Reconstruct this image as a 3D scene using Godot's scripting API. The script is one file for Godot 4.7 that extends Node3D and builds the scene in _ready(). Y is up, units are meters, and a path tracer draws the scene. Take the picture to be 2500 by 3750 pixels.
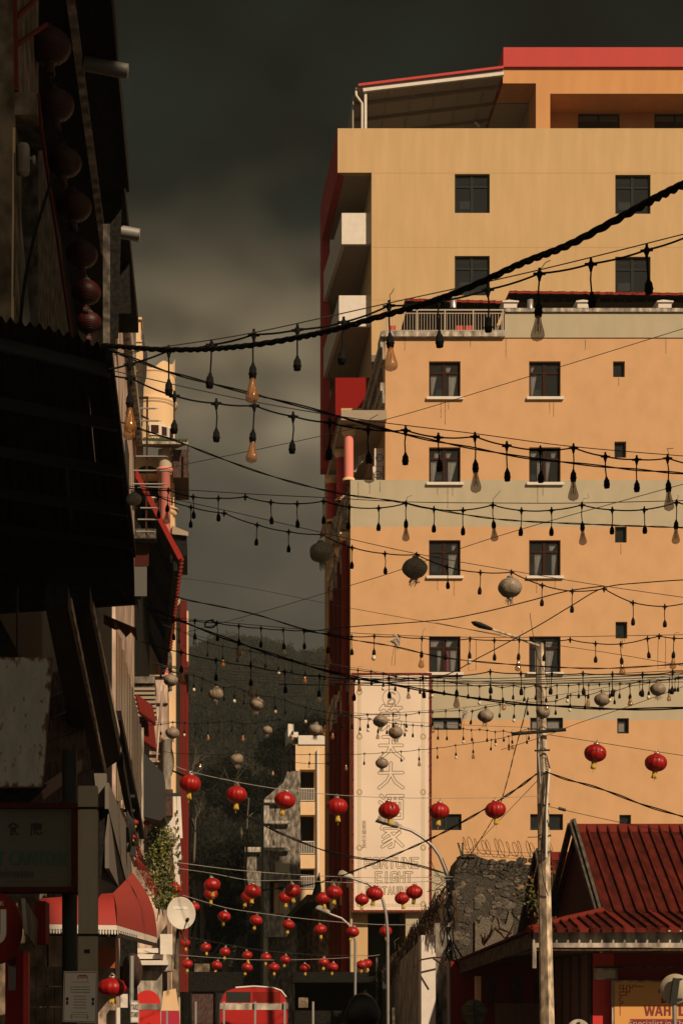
extends Node3D
# A narrow shopping street under a storm sky: u, v are pixels of the 2500 x 3750 view, 6000 pixels of focal length, eye 1.6 m above the street.
const EYE := 1.6
var used := {}
var M := {}
var rng := RandomNumberGenerator.new()
var tex_mottle: ImageTexture
var tex_grime: ImageTexture
var tex_bump: ImageTexture
var tex_streak: ImageTexture
const ORD := ["first", "second", "third", "fourth", "fifth", "sixth", "seventh", "eighth", "ninth"]

func at(u: float, v: float, d: float) -> Vector3:
	return Vector3((u - 750.0) / 6000.0 * d, EYE + (3667.0 - v) / 6000.0 * d, -d)

func pd(x: float, y: float, d: float) -> Vector3:
	return at(x * 1.5944, y * 1.5944, d)

class MB:
	var st := SurfaceTool.new()
	func _init() -> void:
		st.begin(Mesh.PRIMITIVE_TRIANGLES)
		st.set_smooth_group(-1)
	func tri(a: Vector3, b: Vector3, c: Vector3) -> void:
		st.add_vertex(a); st.add_vertex(b); st.add_vertex(c)
	func quad(a: Vector3, b: Vector3, c: Vector3, d: Vector3) -> void:
		tri(a, b, c); tri(a, c, d)
	func hexa(p: Array) -> void:  # 0..3 one face, 4..7 the opposite one
		quad(p[0], p[1], p[2], p[3]); quad(p[7], p[6], p[5], p[4])
		for i in 4:
			var j: int = (i + 1) % 4
			quad(p[i], p[i + 4], p[j + 4], p[j])
	func box(x0: float, y0: float, z0: float, x1: float, y1: float, z1: float) -> void:
		hexa([Vector3(x0, y0, z0), Vector3(x1, y0, z0), Vector3(x1, y1, z0), Vector3(x0, y1, z0), Vector3(x0, y0, z1), Vector3(x1, y0, z1), Vector3(x1, y1, z1), Vector3(x0, y1, z1)])
	func bar(a: Vector3, b: Vector3, w: float, h: float, up := Vector3.UP) -> void:
		var f := (b - a).normalized()
		if absf(f.dot(up)) > 0.98:
			up = Vector3(0, 0, 1)
		var s := f.cross(up).normalized() * w * 0.5
		var t := s.cross(f).normalized() * h * 0.5
		hexa([a - s - t, a + s - t, a + s + t, a - s + t, b - s - t, b + s - t, b + s + t, b - s + t])
	func slab(p: Array, n: Vector3) -> void:  # a quad given a thickness n
		hexa([p[0], p[1], p[2], p[3], p[0] + n, p[1] + n, p[2] + n, p[3] + n])
	func tube(pts: Array, r: float, n := 6, r2 := -1.0, smooth := true) -> void:
		st.set_smooth_group(0 if smooth else -1)
		var rings := []
		var side := Vector3.ZERO
		for i in pts.size():
			var p: Vector3 = pts[i]
			var f: Vector3 = (pts[mini(i + 1, pts.size() - 1)] - pts[maxi(i - 1, 0)]).normalized()
			if side == Vector3.ZERO:
				side = f.cross(Vector3.UP if absf(f.y) < 0.9 else Vector3.RIGHT).normalized()
			side = (side - f * side.dot(f)).normalized()
			var o := side.cross(f)
			var k: float = r if r2 < 0.0 else lerpf(r, r2, float(i) / maxf(1.0, pts.size() - 1))
			var ring := []
			for j in n:
				var a := TAU * j / n
				ring.append(p + (side * cos(a) + o * sin(a)) * k)
			rings.append(ring)
		for i in rings.size() - 1:
			for j in n:
				var q := (j + 1) % n
				quad(rings[i][j], rings[i][q], rings[i + 1][q], rings[i + 1][j])
		st.set_smooth_group(-1)
		for e in [0, rings.size() - 1]:
			for j in range(1, n - 1):
				tri(rings[e][0], rings[e][j], rings[e][j + 1])
	func lathe(prof: Array, n: int, xf := Transform3D(), lobes := 0, amp := 0.0, a0 := 0.0, a1 := TAU) -> void:
		st.set_smooth_group(0)
		for i in prof.size() - 1:
			for j in n:
				var q := []
				for e in [[i, j], [i, j + 1], [i + 1, j + 1], [i + 1, j]]:
					var a: float = lerpf(a0, a1, float(e[1]) / n)
					var k: float = 1.0 - amp * (1.0 - absf(sin(a * lobes * 0.5))) if lobes else 1.0
					var c: Vector2 = prof[e[0]]
					q.append(xf * Vector3(cos(a) * c.x * k, c.y, sin(a) * c.x * k))
				if prof[i].x > 0.0:
					tri(q[0], q[1], q[2])
				if prof[i + 1].x > 0.0:
					tri(q[0], q[2], q[3])
		st.set_smooth_group(-1)
	func extrude(poly: PackedVector2Array, xf: Transform3D, depth: float) -> void:
		var id := Geometry2D.triangulate_polygon(poly)
		for k in range(0, id.size(), 3):
			for z in [0.0, depth]:
				tri(xf * Vector3(poly[id[k]].x, poly[id[k]].y, z), xf * Vector3(poly[id[k + 1]].x, poly[id[k + 1]].y, z), xf * Vector3(poly[id[k + 2]].x, poly[id[k + 2]].y, z))
		for i in poly.size():
			var a := poly[i]
			var b := poly[(i + 1) % poly.size()]
			quad(xf * Vector3(a.x, a.y, 0), xf * Vector3(b.x, b.y, 0), xf * Vector3(b.x, b.y, depth), xf * Vector3(a.x, a.y, depth))
	func facade(x0: float, y0: float, x1: float, y1: float, z: float, holes: Array, depth: float) -> void:
		var xs := [x0, x1]
		var ys := [y0, y1]
		for h in holes:
			for e in [h[0], h[2]]:
				if e > x0 and e < x1 and not xs.has(e): xs.append(e)
			for e in [h[1], h[3]]:
				if e > y0 and e < y1 and not ys.has(e): ys.append(e)
		xs.sort(); ys.sort()
		for i in xs.size() - 1:
			for j in ys.size() - 1:
				var cx: float = (xs[i] + xs[i + 1]) * 0.5
				var cy: float = (ys[j] + ys[j + 1]) * 0.5
				var gap := false
				for h in holes:
					if cx > h[0] and cx < h[2] and cy > h[1] and cy < h[3]: gap = true
				if not gap:
					quad(Vector3(xs[i], ys[j], z), Vector3(xs[i], ys[j + 1], z), Vector3(xs[i + 1], ys[j + 1], z), Vector3(xs[i + 1], ys[j], z))
		for h in holes:
			var a: float = maxf(h[0], x0)
			var b: float = minf(h[2], x1)
			var c: float = maxf(h[1], y0)
			var e: float = minf(h[3], y1)
			if b <= a or e <= c: continue
			var w := z - depth
			if h[0] >= x0: quad(Vector3(a, c, z), Vector3(a, e, z), Vector3(a, e, w), Vector3(a, c, w))
			if h[2] <= x1: quad(Vector3(b, c, z), Vector3(b, e, z), Vector3(b, e, w), Vector3(b, c, w))
			if h[1] >= y0: quad(Vector3(a, c, z), Vector3(b, c, z), Vector3(b, c, w), Vector3(a, c, w))
			if h[3] <= y1: quad(Vector3(a, e, z), Vector3(b, e, z), Vector3(b, e, w), Vector3(a, e, w))
	func mesh() -> ArrayMesh:
		st.generate_normals()
		return st.commit()

func numbered(called: String) -> String:
	var n: int = used.get(called, 0)
	used[called] = n + 1
	return called if n == 0 else "%s_%03d" % [called, n]

func obj(called: String, what, m: Material, parent: Node = null) -> MeshInstance3D:
	var o := MeshInstance3D.new()
	o.mesh = what.mesh() if what is MB else what
	o.material_override = m
	o.name = called if parent else numbered(called)
	(parent if parent else self).add_child(o, true)
	return o

func tag(o: Node, label: String, category: String, group := "") -> Node:
	o.set_meta("label", label)
	o.set_meta("category", category)
	if group: o.set_meta("group", group)
	return o

func thing(called: String, label: String, category: String, where := Vector3.ZERO, group := "") -> Node3D:
	var o := Node3D.new()
	o.name = numbered(called)
	add_child(o)
	o.position = where
	tag(o, label, category, group)
	return o

func struct(called: String, what, m: Material) -> MeshInstance3D:
	var o := obj(called, what, m)
	o.set_meta("kind", "structure")
	return o

func boxed(x0: float, y0: float, z0: float, x1: float, y1: float, z1: float) -> MB:
	var b := MB.new()
	b.box(x0, y0, z0, x1, y1, z1)
	return b

func mat(r: float, g: float, b: float, rough := 0.85, tex: Texture2D = null, sc := Vector3.ONE, metal := 0.0, bump := 0.0) -> StandardMaterial3D:
	var m := StandardMaterial3D.new()
	m.albedo_color = Color(r, g, b).linear_to_srgb()
	m.roughness = rough
	if rough >= 0.75: m.metallic_specular = 0.25
	m.metallic = metal
	if tex or bump > 0.0:
		m.uv1_triplanar = true
		m.uv1_world_triplanar = true
		m.uv1_scale = sc
		m.albedo_texture = tex
	if bump > 0.0:
		m.normal_enabled = true
		m.normal_texture = tex_bump
		m.normal_scale = bump
	return m

func noise_tex(sd: int, freq: float, lo: float, hi: float, oct := 5, contrast := 1.0, squash := false) -> ImageTexture:
	var n := FastNoiseLite.new()
	n.seed = sd
	n.noise_type = FastNoiseLite.TYPE_SIMPLEX_SMOOTH
	n.frequency = freq
	n.fractal_octaves = oct
	var im := n.get_seamless_image(512, 512)
	im.convert(Image.FORMAT_L8)
	var src := im.get_data()
	var out := PackedByteArray()
	out.resize(512 * 512)
	for i in src.size():
		var t := clampf((src[i] / 255.0 - 0.5) * contrast + 0.5, 0.0, 1.0)
		out[i] = int(255.0 * lerpf(lo, hi, t))
	var res := Image.create_from_data(512, 512, false, Image.FORMAT_L8, out)
	res.convert(Image.FORMAT_RGB8)
	return ImageTexture.create_from_image(res)

func materials() -> void:
	tex_mottle = noise_tex(3, 0.012, 0.955, 1.0, 6, 1.3)
	tex_grime = noise_tex(8, 0.02, 0.55, 1.0, 6, 1.6)
	tex_streak = noise_tex(21, 0.03, 0.955, 1.0, 5, 1.3)
	var n := FastNoiseLite.new()
	n.seed = 5
	n.frequency = 0.05
	n.fractal_octaves = 4
	var bm := n.get_seamless_image(256, 256)
	bm.convert(Image.FORMAT_RGBA8)
	bm.bump_map_to_normal_map(3.0)
	tex_bump = ImageTexture.create_from_image(bm)
	var wall := Vector3(0.22, 0.05, 0.22)
	M.orange = mat(0.66, 0.40, 0.212, 0.9, tex_mottle, Vector3(0.17, 0.12, 0.17))
	M.tan = mat(0.62, 0.43, 0.225, 0.9, tex_mottle, Vector3(0.3, 0.05, 0.3))
	M.deep_orange = mat(0.66, 0.34, 0.145, 0.9, tex_mottle, wall)
	M.cream = mat(0.50, 0.44, 0.315, 0.9, tex_mottle, Vector3(0.2, 0.1, 0.2))
	M.white = mat(0.78, 0.72, 0.64, 0.8, tex_mottle, Vector3(0.5, 0.5, 0.5))
	M.offwhite = mat(0.62, 0.55, 0.46, 0.85, tex_grime, Vector3(0.35, 0.1, 0.35))
	M.red_paint = mat(0.52, 0.032, 0.028, 0.7, tex_mottle, wall)
	M.dark_red = mat(0.22, 0.017, 0.012, 0.75, tex_streak, wall)
	M.bright_red = mat(0.62, 0.02, 0.015, 0.5, tex_mottle, wall)
	M.pink = mat(0.85, 0.29, 0.23, 0.8, tex_mottle, Vector3(0.4, 0.1, 0.4))
	M.peach = mat(0.82, 0.58, 0.34, 0.85, tex_mottle, Vector3(0.3, 0.1, 0.3))
	M.rose_wall = mat(0.80, 0.60, 0.48, 0.85, tex_grime, Vector3(0.2, 0.06, 0.2))
	M.concrete = mat(0.34, 0.30, 0.25, 0.9, tex_grime, Vector3(0.3, 0.12, 0.3), 0.0, 0.5)
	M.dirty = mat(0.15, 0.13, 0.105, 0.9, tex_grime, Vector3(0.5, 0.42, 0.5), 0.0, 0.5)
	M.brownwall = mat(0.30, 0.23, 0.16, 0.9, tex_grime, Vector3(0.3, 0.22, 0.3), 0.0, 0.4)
	M.dark = mat(0.020, 0.0185, 0.015, 0.8, tex_grime, Vector3(1, 1, 1))  # near black for dark parts; also paints shade into undersides and gallery walls
	M.black = mat(0.012, 0.012, 0.011, 0.6)
	M.rubber = mat(0.008, 0.008, 0.0075, 0.85)
	M.wire = mat(0.03, 0.027, 0.024, 0.6)
	M.pale_wire = mat(0.35, 0.32, 0.28, 0.5)
	M.soffit = mat(0.40, 0.33, 0.25, 0.9, tex_mottle, Vector3(0.4, 0.4, 0.4))
	M.frame_grey = mat(0.032, 0.034, 0.03, 0.9)
	M.frame_brown = mat(0.045, 0.018, 0.011, 0.9)
	M.aluminium = mat(0.55, 0.53, 0.5, 0.35, null, Vector3.ONE, 0.7)
	M.railing = mat(0.34, 0.29, 0.22, 0.6, null, Vector3.ONE, 0.3)
	M.steel = mat(0.36, 0.35, 0.33, 0.5, tex_mottle, Vector3(2, 2, 2), 0.5)
	M.siding = mat(0.20, 0.195, 0.19, 0.25, null, Vector3.ONE, 0.9)
	M.gold = mat(0.62, 0.42, 0.06, 0.5)
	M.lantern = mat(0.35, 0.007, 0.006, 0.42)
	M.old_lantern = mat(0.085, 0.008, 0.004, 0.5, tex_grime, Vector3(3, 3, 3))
	M.faded = mat(0.46, 0.36, 0.26, 0.6, tex_grime, Vector3(6, 6, 6))
	M.faded_pale = mat(0.50, 0.40, 0.30, 0.5, tex_grime, Vector3(6, 6, 6))  # paler copy of faded: rings, fringes, and skins lifted against shade
	M.roof_red = mat(0.125, 0.017, 0.010, 0.85, tex_grime, Vector3(0.35, 0.12, 0.35))
	M.roof_edge = mat(0.16, 0.021, 0.013, 0.8, tex_mottle, Vector3(1, 1, 1))
	M.plank = mat(0.22, 0.14, 0.115, 0.8, tex_streak, Vector3(6, 0.5, 6))
	M.plank_dark = mat(0.14, 0.085, 0.072, 0.8, tex_grime, Vector3(3, 0.4, 3))
	M.stone = mat(0.17, 0.145, 0.115, 0.95, tex_grime, Vector3(1.5, 1.5, 1.5), 0.0, 1.0)
	M.stone_pale = mat(0.235, 0.2, 0.155, 0.95, tex_grime, Vector3(1.8, 1.8, 1.8), 0.0, 1.0)
	M.stone_dark = mat(0.10, 0.088, 0.072, 0.95, tex_grime, Vector3(1.5, 1.5, 1.5), 0.0, 1.0)
	M.pole = mat(0.86, 0.69, 0.50, 0.85, tex_grime, Vector3(1.1, 0.25, 1.1), 0.0, 0.4)
	M.asphalt = mat(0.05, 0.048, 0.045, 0.9, tex_grime, Vector3(0.6, 0.6, 0.6))
	M.paving = mat(0.22, 0.2, 0.17, 0.9, tex_grime, Vector3(0.8, 0.8, 0.8))
	M.soil = mat(0.012, 0.011, 0.008, 1.0, tex_grime, Vector3(0.02, 0.02, 0.02))
	M.leaf_dark = mat(0.0085, 0.0095, 0.005, 0.9)  # near black: cloud shadow over the hill is in this colour
	M.leaf = mat(0.045, 0.075, 0.014, 0.6)
	M.leaf_olive = mat(0.022, 0.018, 0.011, 0.9)
	M.dry = mat(0.10, 0.065, 0.04, 0.9)
	M.bark = mat(0.14, 0.115, 0.09, 0.9)
	M.skin = mat(0.30, 0.17, 0.11, 0.6)
	M.hair = mat(0.008, 0.007, 0.006, 0.5)
	M.cloth = mat(0.02, 0.02, 0.024, 0.9)
	M.curtain = mat(0.85, 0.82, 0.76, 0.9, tex_streak, Vector3(4, 0.3, 4))
	M.led = mat(0.72, 0.62, 0.44, 0.4)
	M.roofmetal = mat(0.36, 0.32, 0.26, 0.6, tex_streak, Vector3(0.5, 3, 0.5))
	M.green_tile = mat(0.10, 0.15, 0.045, 0.45, tex_grime, Vector3(2, 2, 2))
	M.pane = glass(0.03, 0.035, 0.035, 0.28)
	M.bulb = glass(0.36, 0.13, 0.022, 0.48)
	M.filament = mat(0.62, 0.52, 0.38, 0.25, null, Vector3.ONE, 0.4)

func glass(r: float, g: float, b: float, a: float) -> StandardMaterial3D:
	var m := mat(r, g, b, 0.06)
	m.transparency = BaseMaterial3D.TRANSPARENCY_ALPHA
	m.albedo_color.a = a
	return m

func sky() -> PanoramaSkyMaterial:
	# storm cloud: a dark deck overhead with a paler torn edge under it, thinner and warmer cloud behind the viewer where the sun is
	var w := 1024
	var h := 512
	var n := FastNoiseLite.new()
	n.seed = 11
	n.frequency = 1.3
	n.fractal_octaves = 5
	var n2 := FastNoiseLite.new()
	n2.seed = 4
	n2.frequency = 8.0
	n2.fractal_octaves = 4
	var data := PackedFloat32Array()
	data.resize(w * h * 3)
	var low := Vector3(0.062, 0.054, 0.040)
	var torn := Vector3(0.165, 0.130, 0.082)
	var deck := Vector3(0.0042, 0.0062, 0.0050)
	var warm := Vector3(0.27, 0.225, 0.165)
	for j in h:
		var el := (0.5 - (j + 0.5) / h) * PI
		for i in w:
			var az := (i + 0.5) / w * TAU  # column 0 lies straight ahead
			var dir := Vector3(cos(el) * sin(az), sin(el), -cos(el) * cos(az))
			var c := low
			if el > -0.05:
				var q := Vector3(dir.x, dir.y * 2.2, dir.z)
				var a := n.get_noise_3dv(q * 1.6)
				var b := n2.get_noise_3dv(q * 1.4)
				var e := rad_to_deg(el) + a * 4.0 + b * 4.0
				c = low.lerp(torn, smoothstep(14.0, 22.5, e) * 0.8)
				c = c.lerp(deck, smoothstep(20.3, 28.2, e))
				c *= 1.0 + 1.1 * b * smoothstep(17.0, 22.0, e)
				var glow := exp(-pow((rad_to_deg(az if az < PI else az - TAU) + 1.5) / 7.0, 2.0) - pow((rad_to_deg(el) - 21.8) / 2.0, 2.0))
				c += Vector3(0.050, 0.036, 0.017) * glow * (1.0 + 1.6 * b)
				c *= 1.0 + 0.18 * b + 0.22 * a
				var back := smoothstep(-0.35, 0.6, -cos(az) * cos(el)) * (0.75 + 0.6 * a)
				c = c.lerp(warm, clampf(back, 0.0, 1.0) * 0.8)
			var k := (j * w + i) * 3
			data[k] = c.x
			data[k + 1] = c.y
			data[k + 2] = c.z
	var im := Image.create_from_data(w, h, false, Image.FORMAT_RGBF, data.to_byte_array())
	var m := PanoramaSkyMaterial.new()
	m.panorama = ImageTexture.create_from_image(im)
	return m

func _ready() -> void:
	rng.seed = 77
	var cam := Camera3D.new()
	cam.name = "camera"
	cam.projection = Camera3D.PROJECTION_FRUSTUM
	cam.near = 0.1
	cam.far = 3000.0
	cam.size = 0.1 * 3750.0 / 6000.0
	cam.frustum_offset = Vector2(0.1 * 500.0 / 6000.0, 0.1 * 1792.0 / 6000.0)
	cam.position = Vector3(0, EYE, 0)
	add_child(cam)
	cam.current = true
	var we := WorldEnvironment.new()
	we.name = "world_environment"
	var env := Environment.new()
	env.background_mode = Environment.BG_SKY
	env.sky = Sky.new()
	env.sky.sky_material = sky()
	env.tonemap_mode = Environment.TONE_MAPPER_LINEAR
	env.tonemap_exposure = 1.0
	env.fog_enabled = true
	env.fog_light_color = Color(0.37, 0.39, 0.37)
	env.fog_density = 0.00021
	env.sdfgi_enabled = true
	env.ssao_enabled = true
	env.ssil_enabled = true
	we.environment = env
	add_child(we)
	var sun := DirectionalLight3D.new()
	sun.name = "sun"
	sun.light_energy = 1.3
	sun.light_color = Color(1.0, 0.76, 0.52).linear_to_srgb()
	sun.light_angular_distance = 0.5
	sun.shadow_enabled = true
	add_child(sun)
	var az := deg_to_rad(30.0)
	var el := deg_to_rad(33.0)
	sun.look_at_from_position(Vector3.ZERO, -Vector3(sin(az) * cos(el), sin(el), cos(az) * cos(el)))
	materials()
	ground()
	hillside()
	orange_block()
	hotel()
	far_buildings()
	left_row()
	left_street_level()
	kiosk()
	stone_walls()
	poles()
	strings()
	cables()
	lanterns()
	street_bits()

func ground() -> void:
	var g := MB.new()
	g.quad(Vector3(-1500, -0.12, 300), Vector3(1500, -0.12, 300), Vector3(1500, -0.12, -1500), Vector3(-1500, -0.12, -1500))
	struct("ground", g, M.soil)
	struct("road", boxed(-0.6, -0.11, 20, 4.6, 0.0, -170), M.asphalt)
	struct("pavement", boxed(-9, -0.115, 20, -0.6, 0.12, -170), M.paving)
	struct("pavement", boxed(4.6, -0.115, 20, 40, 0.12, -170), M.paving)
	# tower out of view behind the viewpoint, sized and placed to shade the near shophouses
	var t := thing("unseen_tower", "slim tall grey tower out of view, right of the street, shading the near shophouses", "tower", Vector3(13.8, 0, 8.75))
	var w := MB.new()
	w.box(-1.8, 0, -1.75, 1.6, 39, 2.2)
	obj("wall", w, M.concrete, t)
	obj("parapet", boxed(-1.9, 39, -1.85, 1.7, 39.6, 2.3), M.offwhite, t)
	for f in 11:
		for k in 1:
			obj("window", boxed(-0.6, 2.2 + f * 3.3, -1.78, 0.6, 3.8 + f * 3.3, -1.73), M.frame_grey, t)

func clump(sd: int, n: int, r: float, leaf: float) -> ArrayMesh:
	var g := RandomNumberGenerator.new()
	g.seed = sd
	var b := MB.new()
	for i in n:
		var p := Vector3(g.randfn(), g.randfn(), g.randfn()).normalized() * r * pow(g.randf(), 0.45)
		p.y *= 0.8
		var a := Vector3(g.randfn(), g.randfn(), g.randfn()).normalized()
		var c := a.cross(Vector3(g.randfn(), g.randfn(), g.randfn())).normalized()
		var l := leaf * g.randf_range(0.6, 1.3)
		b.quad(p - a * l, p + c * l * 0.45, p + a * l, p - c * l * 0.45)
	return b.mesh()

func hill_height(x: float, d: float) -> float:
	# a wooded slope that climbs away from the end of the street
	var t := clampf((d - 190.0) / 330.0, 0.0, 1.0)
	return -0.1 + 108.5 * pow(t, 1.05) * (1.0 + 0.01 * sin(x * 0.05 + 1.0) + 0.02 * sin(x * 0.15))

func hillside() -> void:
	var b := MB.new()
	b.st.set_smooth_group(0)
	for i in 40:
		for j in 30:
			var q := []
			for e in [[0, 0], [1, 0], [1, 1], [0, 1]]:
				var x: float = -300.0 + 15.0 * (i + e[0])
				var d: float = 180.0 + 14.0 * (j + e[1])
				q.append(Vector3(x, hill_height(x, d), -d))
			b.quad(q[0], q[3], q[2], q[1])
	struct("hill", b, M.soil)
	var g := RandomNumberGenerator.new()
	g.seed = 5
	for k in 2:
		var mm := MultiMesh.new()
		mm.transform_format = MultiMesh.TRANSFORM_3D
		mm.mesh = clump(40 + k, 520, 2.4, 0.22)
		mm.instance_count = 5200
		for i in mm.instance_count:
			var d := 205.0 + 318.0 * pow(g.randf(), 0.8)
			var x := g.randf_range(-0.06, 0.12) * d + g.randfn() * 12.0
			var s := g.randf_range(0.8, 1.9)
			mm.set_instance_transform(i, Transform3D(Basis(Vector3.UP, g.randf() * TAU).scaled(Vector3(s, s * g.randf_range(0.8, 1.5), s)), Vector3(x, hill_height(x, d) + s * 1.6, -d)))
		var o := MultiMeshInstance3D.new()
		o.multimesh = mm
		o.material_override = M.leaf_dark if k == 0 else M.leaf_olive
		o.name = numbered("forest")
		o.set_meta("kind", "stuff")
		tag(o, "evergreen forest on the hillside beyond the street, cloud shade in its dark colour" if k == 0 else "olive brown scrub mixed through the hillside forest", "forest")
		add_child(o)
	# nearer trees at the foot of the hill
	for a in [[820, 3300, 3050, 150, "broad dark tree at the end of the street behind the lantern rows", 0.12], [760, 3480, 3260, 120, "low dark tree behind the satellite dish at the street end", 0.10], [900, 3420, 3230, 135, "bushy olive tree before the grey concrete houses", 0.10], [880, 3000, 2780, 190, "tall dark tree high on the slope under the faded lanterns", 0.10], [1130, 2900, 2620, 200, "dark tree on the slope above the stepped white parapet", 0.14]]:
		var foot := at(a[0], 3690, a[3])
		foot.y = maxf(-0.1, hill_height(foot.x, a[3]))
		var crown := at(a[0], (a[1] + a[2]) * 0.5, a[3])
		var t := thing("leafy_tree", a[4], "tree", foot, "trees at the foot of the hill")
		var tr := MB.new()
		var top: Vector3 = crown - foot
		tr.tube([Vector3.ZERO, top * 0.5 + Vector3(0.3, 0, 0), top], 0.35, 8, 0.12)
		for i in 6:
			var q := top * g.randf_range(0.5, 0.9)
			tr.tube([q, q + Vector3(g.randfn(), 1.5, g.randfn()) * 1.2], 0.12, 5, 0.04)
		obj("trunk", tr, M.bark, t)
		var rr: float = (a[1] - a[2]) / 6000.0 * a[3] * 0.5
		var mm := MultiMesh.new()
		mm.transform_format = MultiMesh.TRANSFORM_3D
		mm.mesh = clump(60 + int(a[0]), 300, 1.0, 0.2)
		mm.instance_count = 70
		for i in 70:
			var p := Vector3(g.randfn(), g.randfn(), g.randfn()).normalized() * pow(g.randf(), 0.5) * rr
			mm.set_instance_transform(i, Transform3D(Basis(Vector3.UP, g.randf() * TAU).scaled(Vector3.ONE * g.randf_range(0.5, 1.0) * rr * 0.4), top + p * Vector3(1.3, 0.9, 1.2)))
		var o := MultiMeshInstance3D.new()
		o.multimesh = mm
		o.material_override = M.leaf if a[5] > 0.11 and a[3] < 130 else M.leaf_dark
		o.name = "crown"
		o.set_meta("kind", "stuff")
		t.add_child(o)
	# bare grey trees
	for a in [[735, 3120, 2880, 105, 3, "leafless grey tree beside the red edged wall, forked low"], [905, 3060, 2745, 125, 7, "leafless pale tree below the single faded lantern, spreading crown"], [700, 2960, 2740, 112, 9, "thin leafless tree above the first red lantern"], [715, 3050, 2930, 118, 12, "small leafless tree with tangled twigs, left of the slope"]]:
		var foot := at(a[0], 3690, a[3])
		foot.y = -0.1
		var t := thing("bare_tree", a[5], "tree", foot, "bare trees at the foot of the hill")
		var low: Vector3 = at(a[0], a[1], a[3]) - foot
		var hi: float = (a[1] - a[2]) / 6000.0 * a[3]
		var trunk := MB.new()
		trunk.tube([Vector3(-0.5, 0, 0), low * 0.3 + Vector3(-0.35, 0, 0), low * 0.6 + Vector3(0.22, 0, 0), low * 0.8 + Vector3(-0.12, 0, 0), low], 0.13, 7, 0.08)
		obj("trunk", trunk, M.bark, t)
		var br := MB.new()
		var gg := RandomNumberGenerator.new()
		gg.seed = a[4]
		branch(br, low, Vector3(0.05, 1, 0), hi * 0.42, 0.075, 5, gg)
		obj("branches", br, M.bark, t)
	# palm fronds low on the left
	var pt := thing("palm_tree", "palm with drooping fronds at the foot of the slope beside the dish", "tree", Vector3(at(735, 3690, 100).x, -0.1, -100))
	var hp := at(735, 3225, 100).y + 0.1
	var tb := MB.new()
	tb.tube([Vector3.ZERO, Vector3(0.1, hp * 0.6, 0), Vector3(0, hp, 0)], 0.16, 8, 0.1)
	obj("trunk", tb, M.bark, pt)
	for k in 11:
		var f := MB.new()
		var an := TAU * k / 11.0
		var dirv := Vector3(cos(an), 0, sin(an))
		var pts := []
		for i in 9:
			var s := i / 8.0
			pts.append(Vector3(0, hp, 0) + dirv * 2.3 * s + Vector3(0, 1.2 * sin(s * 2.4) - 1.0 * s * s, 0))
		f.tube(pts, 0.025, 4, 0.008)
		for i in range(1, 9):
			for sgn in [-1, 1]:
				var side: Vector3 = dirv.cross(Vector3.UP) * sgn
				var p: Vector3 = pts[i]
				f.tri(p, p + side * 0.55 + Vector3(0, -0.35, 0) + dirv * 0.3, p + dirv * 0.12)
				f.tri(p - dirv * 0.14, p - dirv * 0.14 + side * 0.55 + Vector3(0, -0.35, 0) + dirv * 0.3, p)
		obj("frond", f, M.leaf, pt)

func branch(b: MB, p: Vector3, dir: Vector3, l: float, r: float, depth: int, g: RandomNumberGenerator) -> void:
	var mid := p + dir.normalized() * l * 0.5 + Vector3(g.randfn(), g.randfn(), g.randfn()) * l * 0.06
	var e := p + dir.normalized() * l
	b.tube([p, mid, e], r, 5 if depth > 2 else 3, r * 0.6)
	if depth <= 0: return
	for i in (3 if depth > 3 else 2 + int(g.randf() * 1.6)):
		var nd := (dir.normalized() + Vector3(g.randfn() * 0.62, g.randfn() * 0.35 + 0.1, g.randfn() * 0.5)).normalized()
		branch(b, e if i < 2 else mid, nd, l * g.randf_range(0.55, 0.8), r * 0.6, depth - 1, g)

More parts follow.
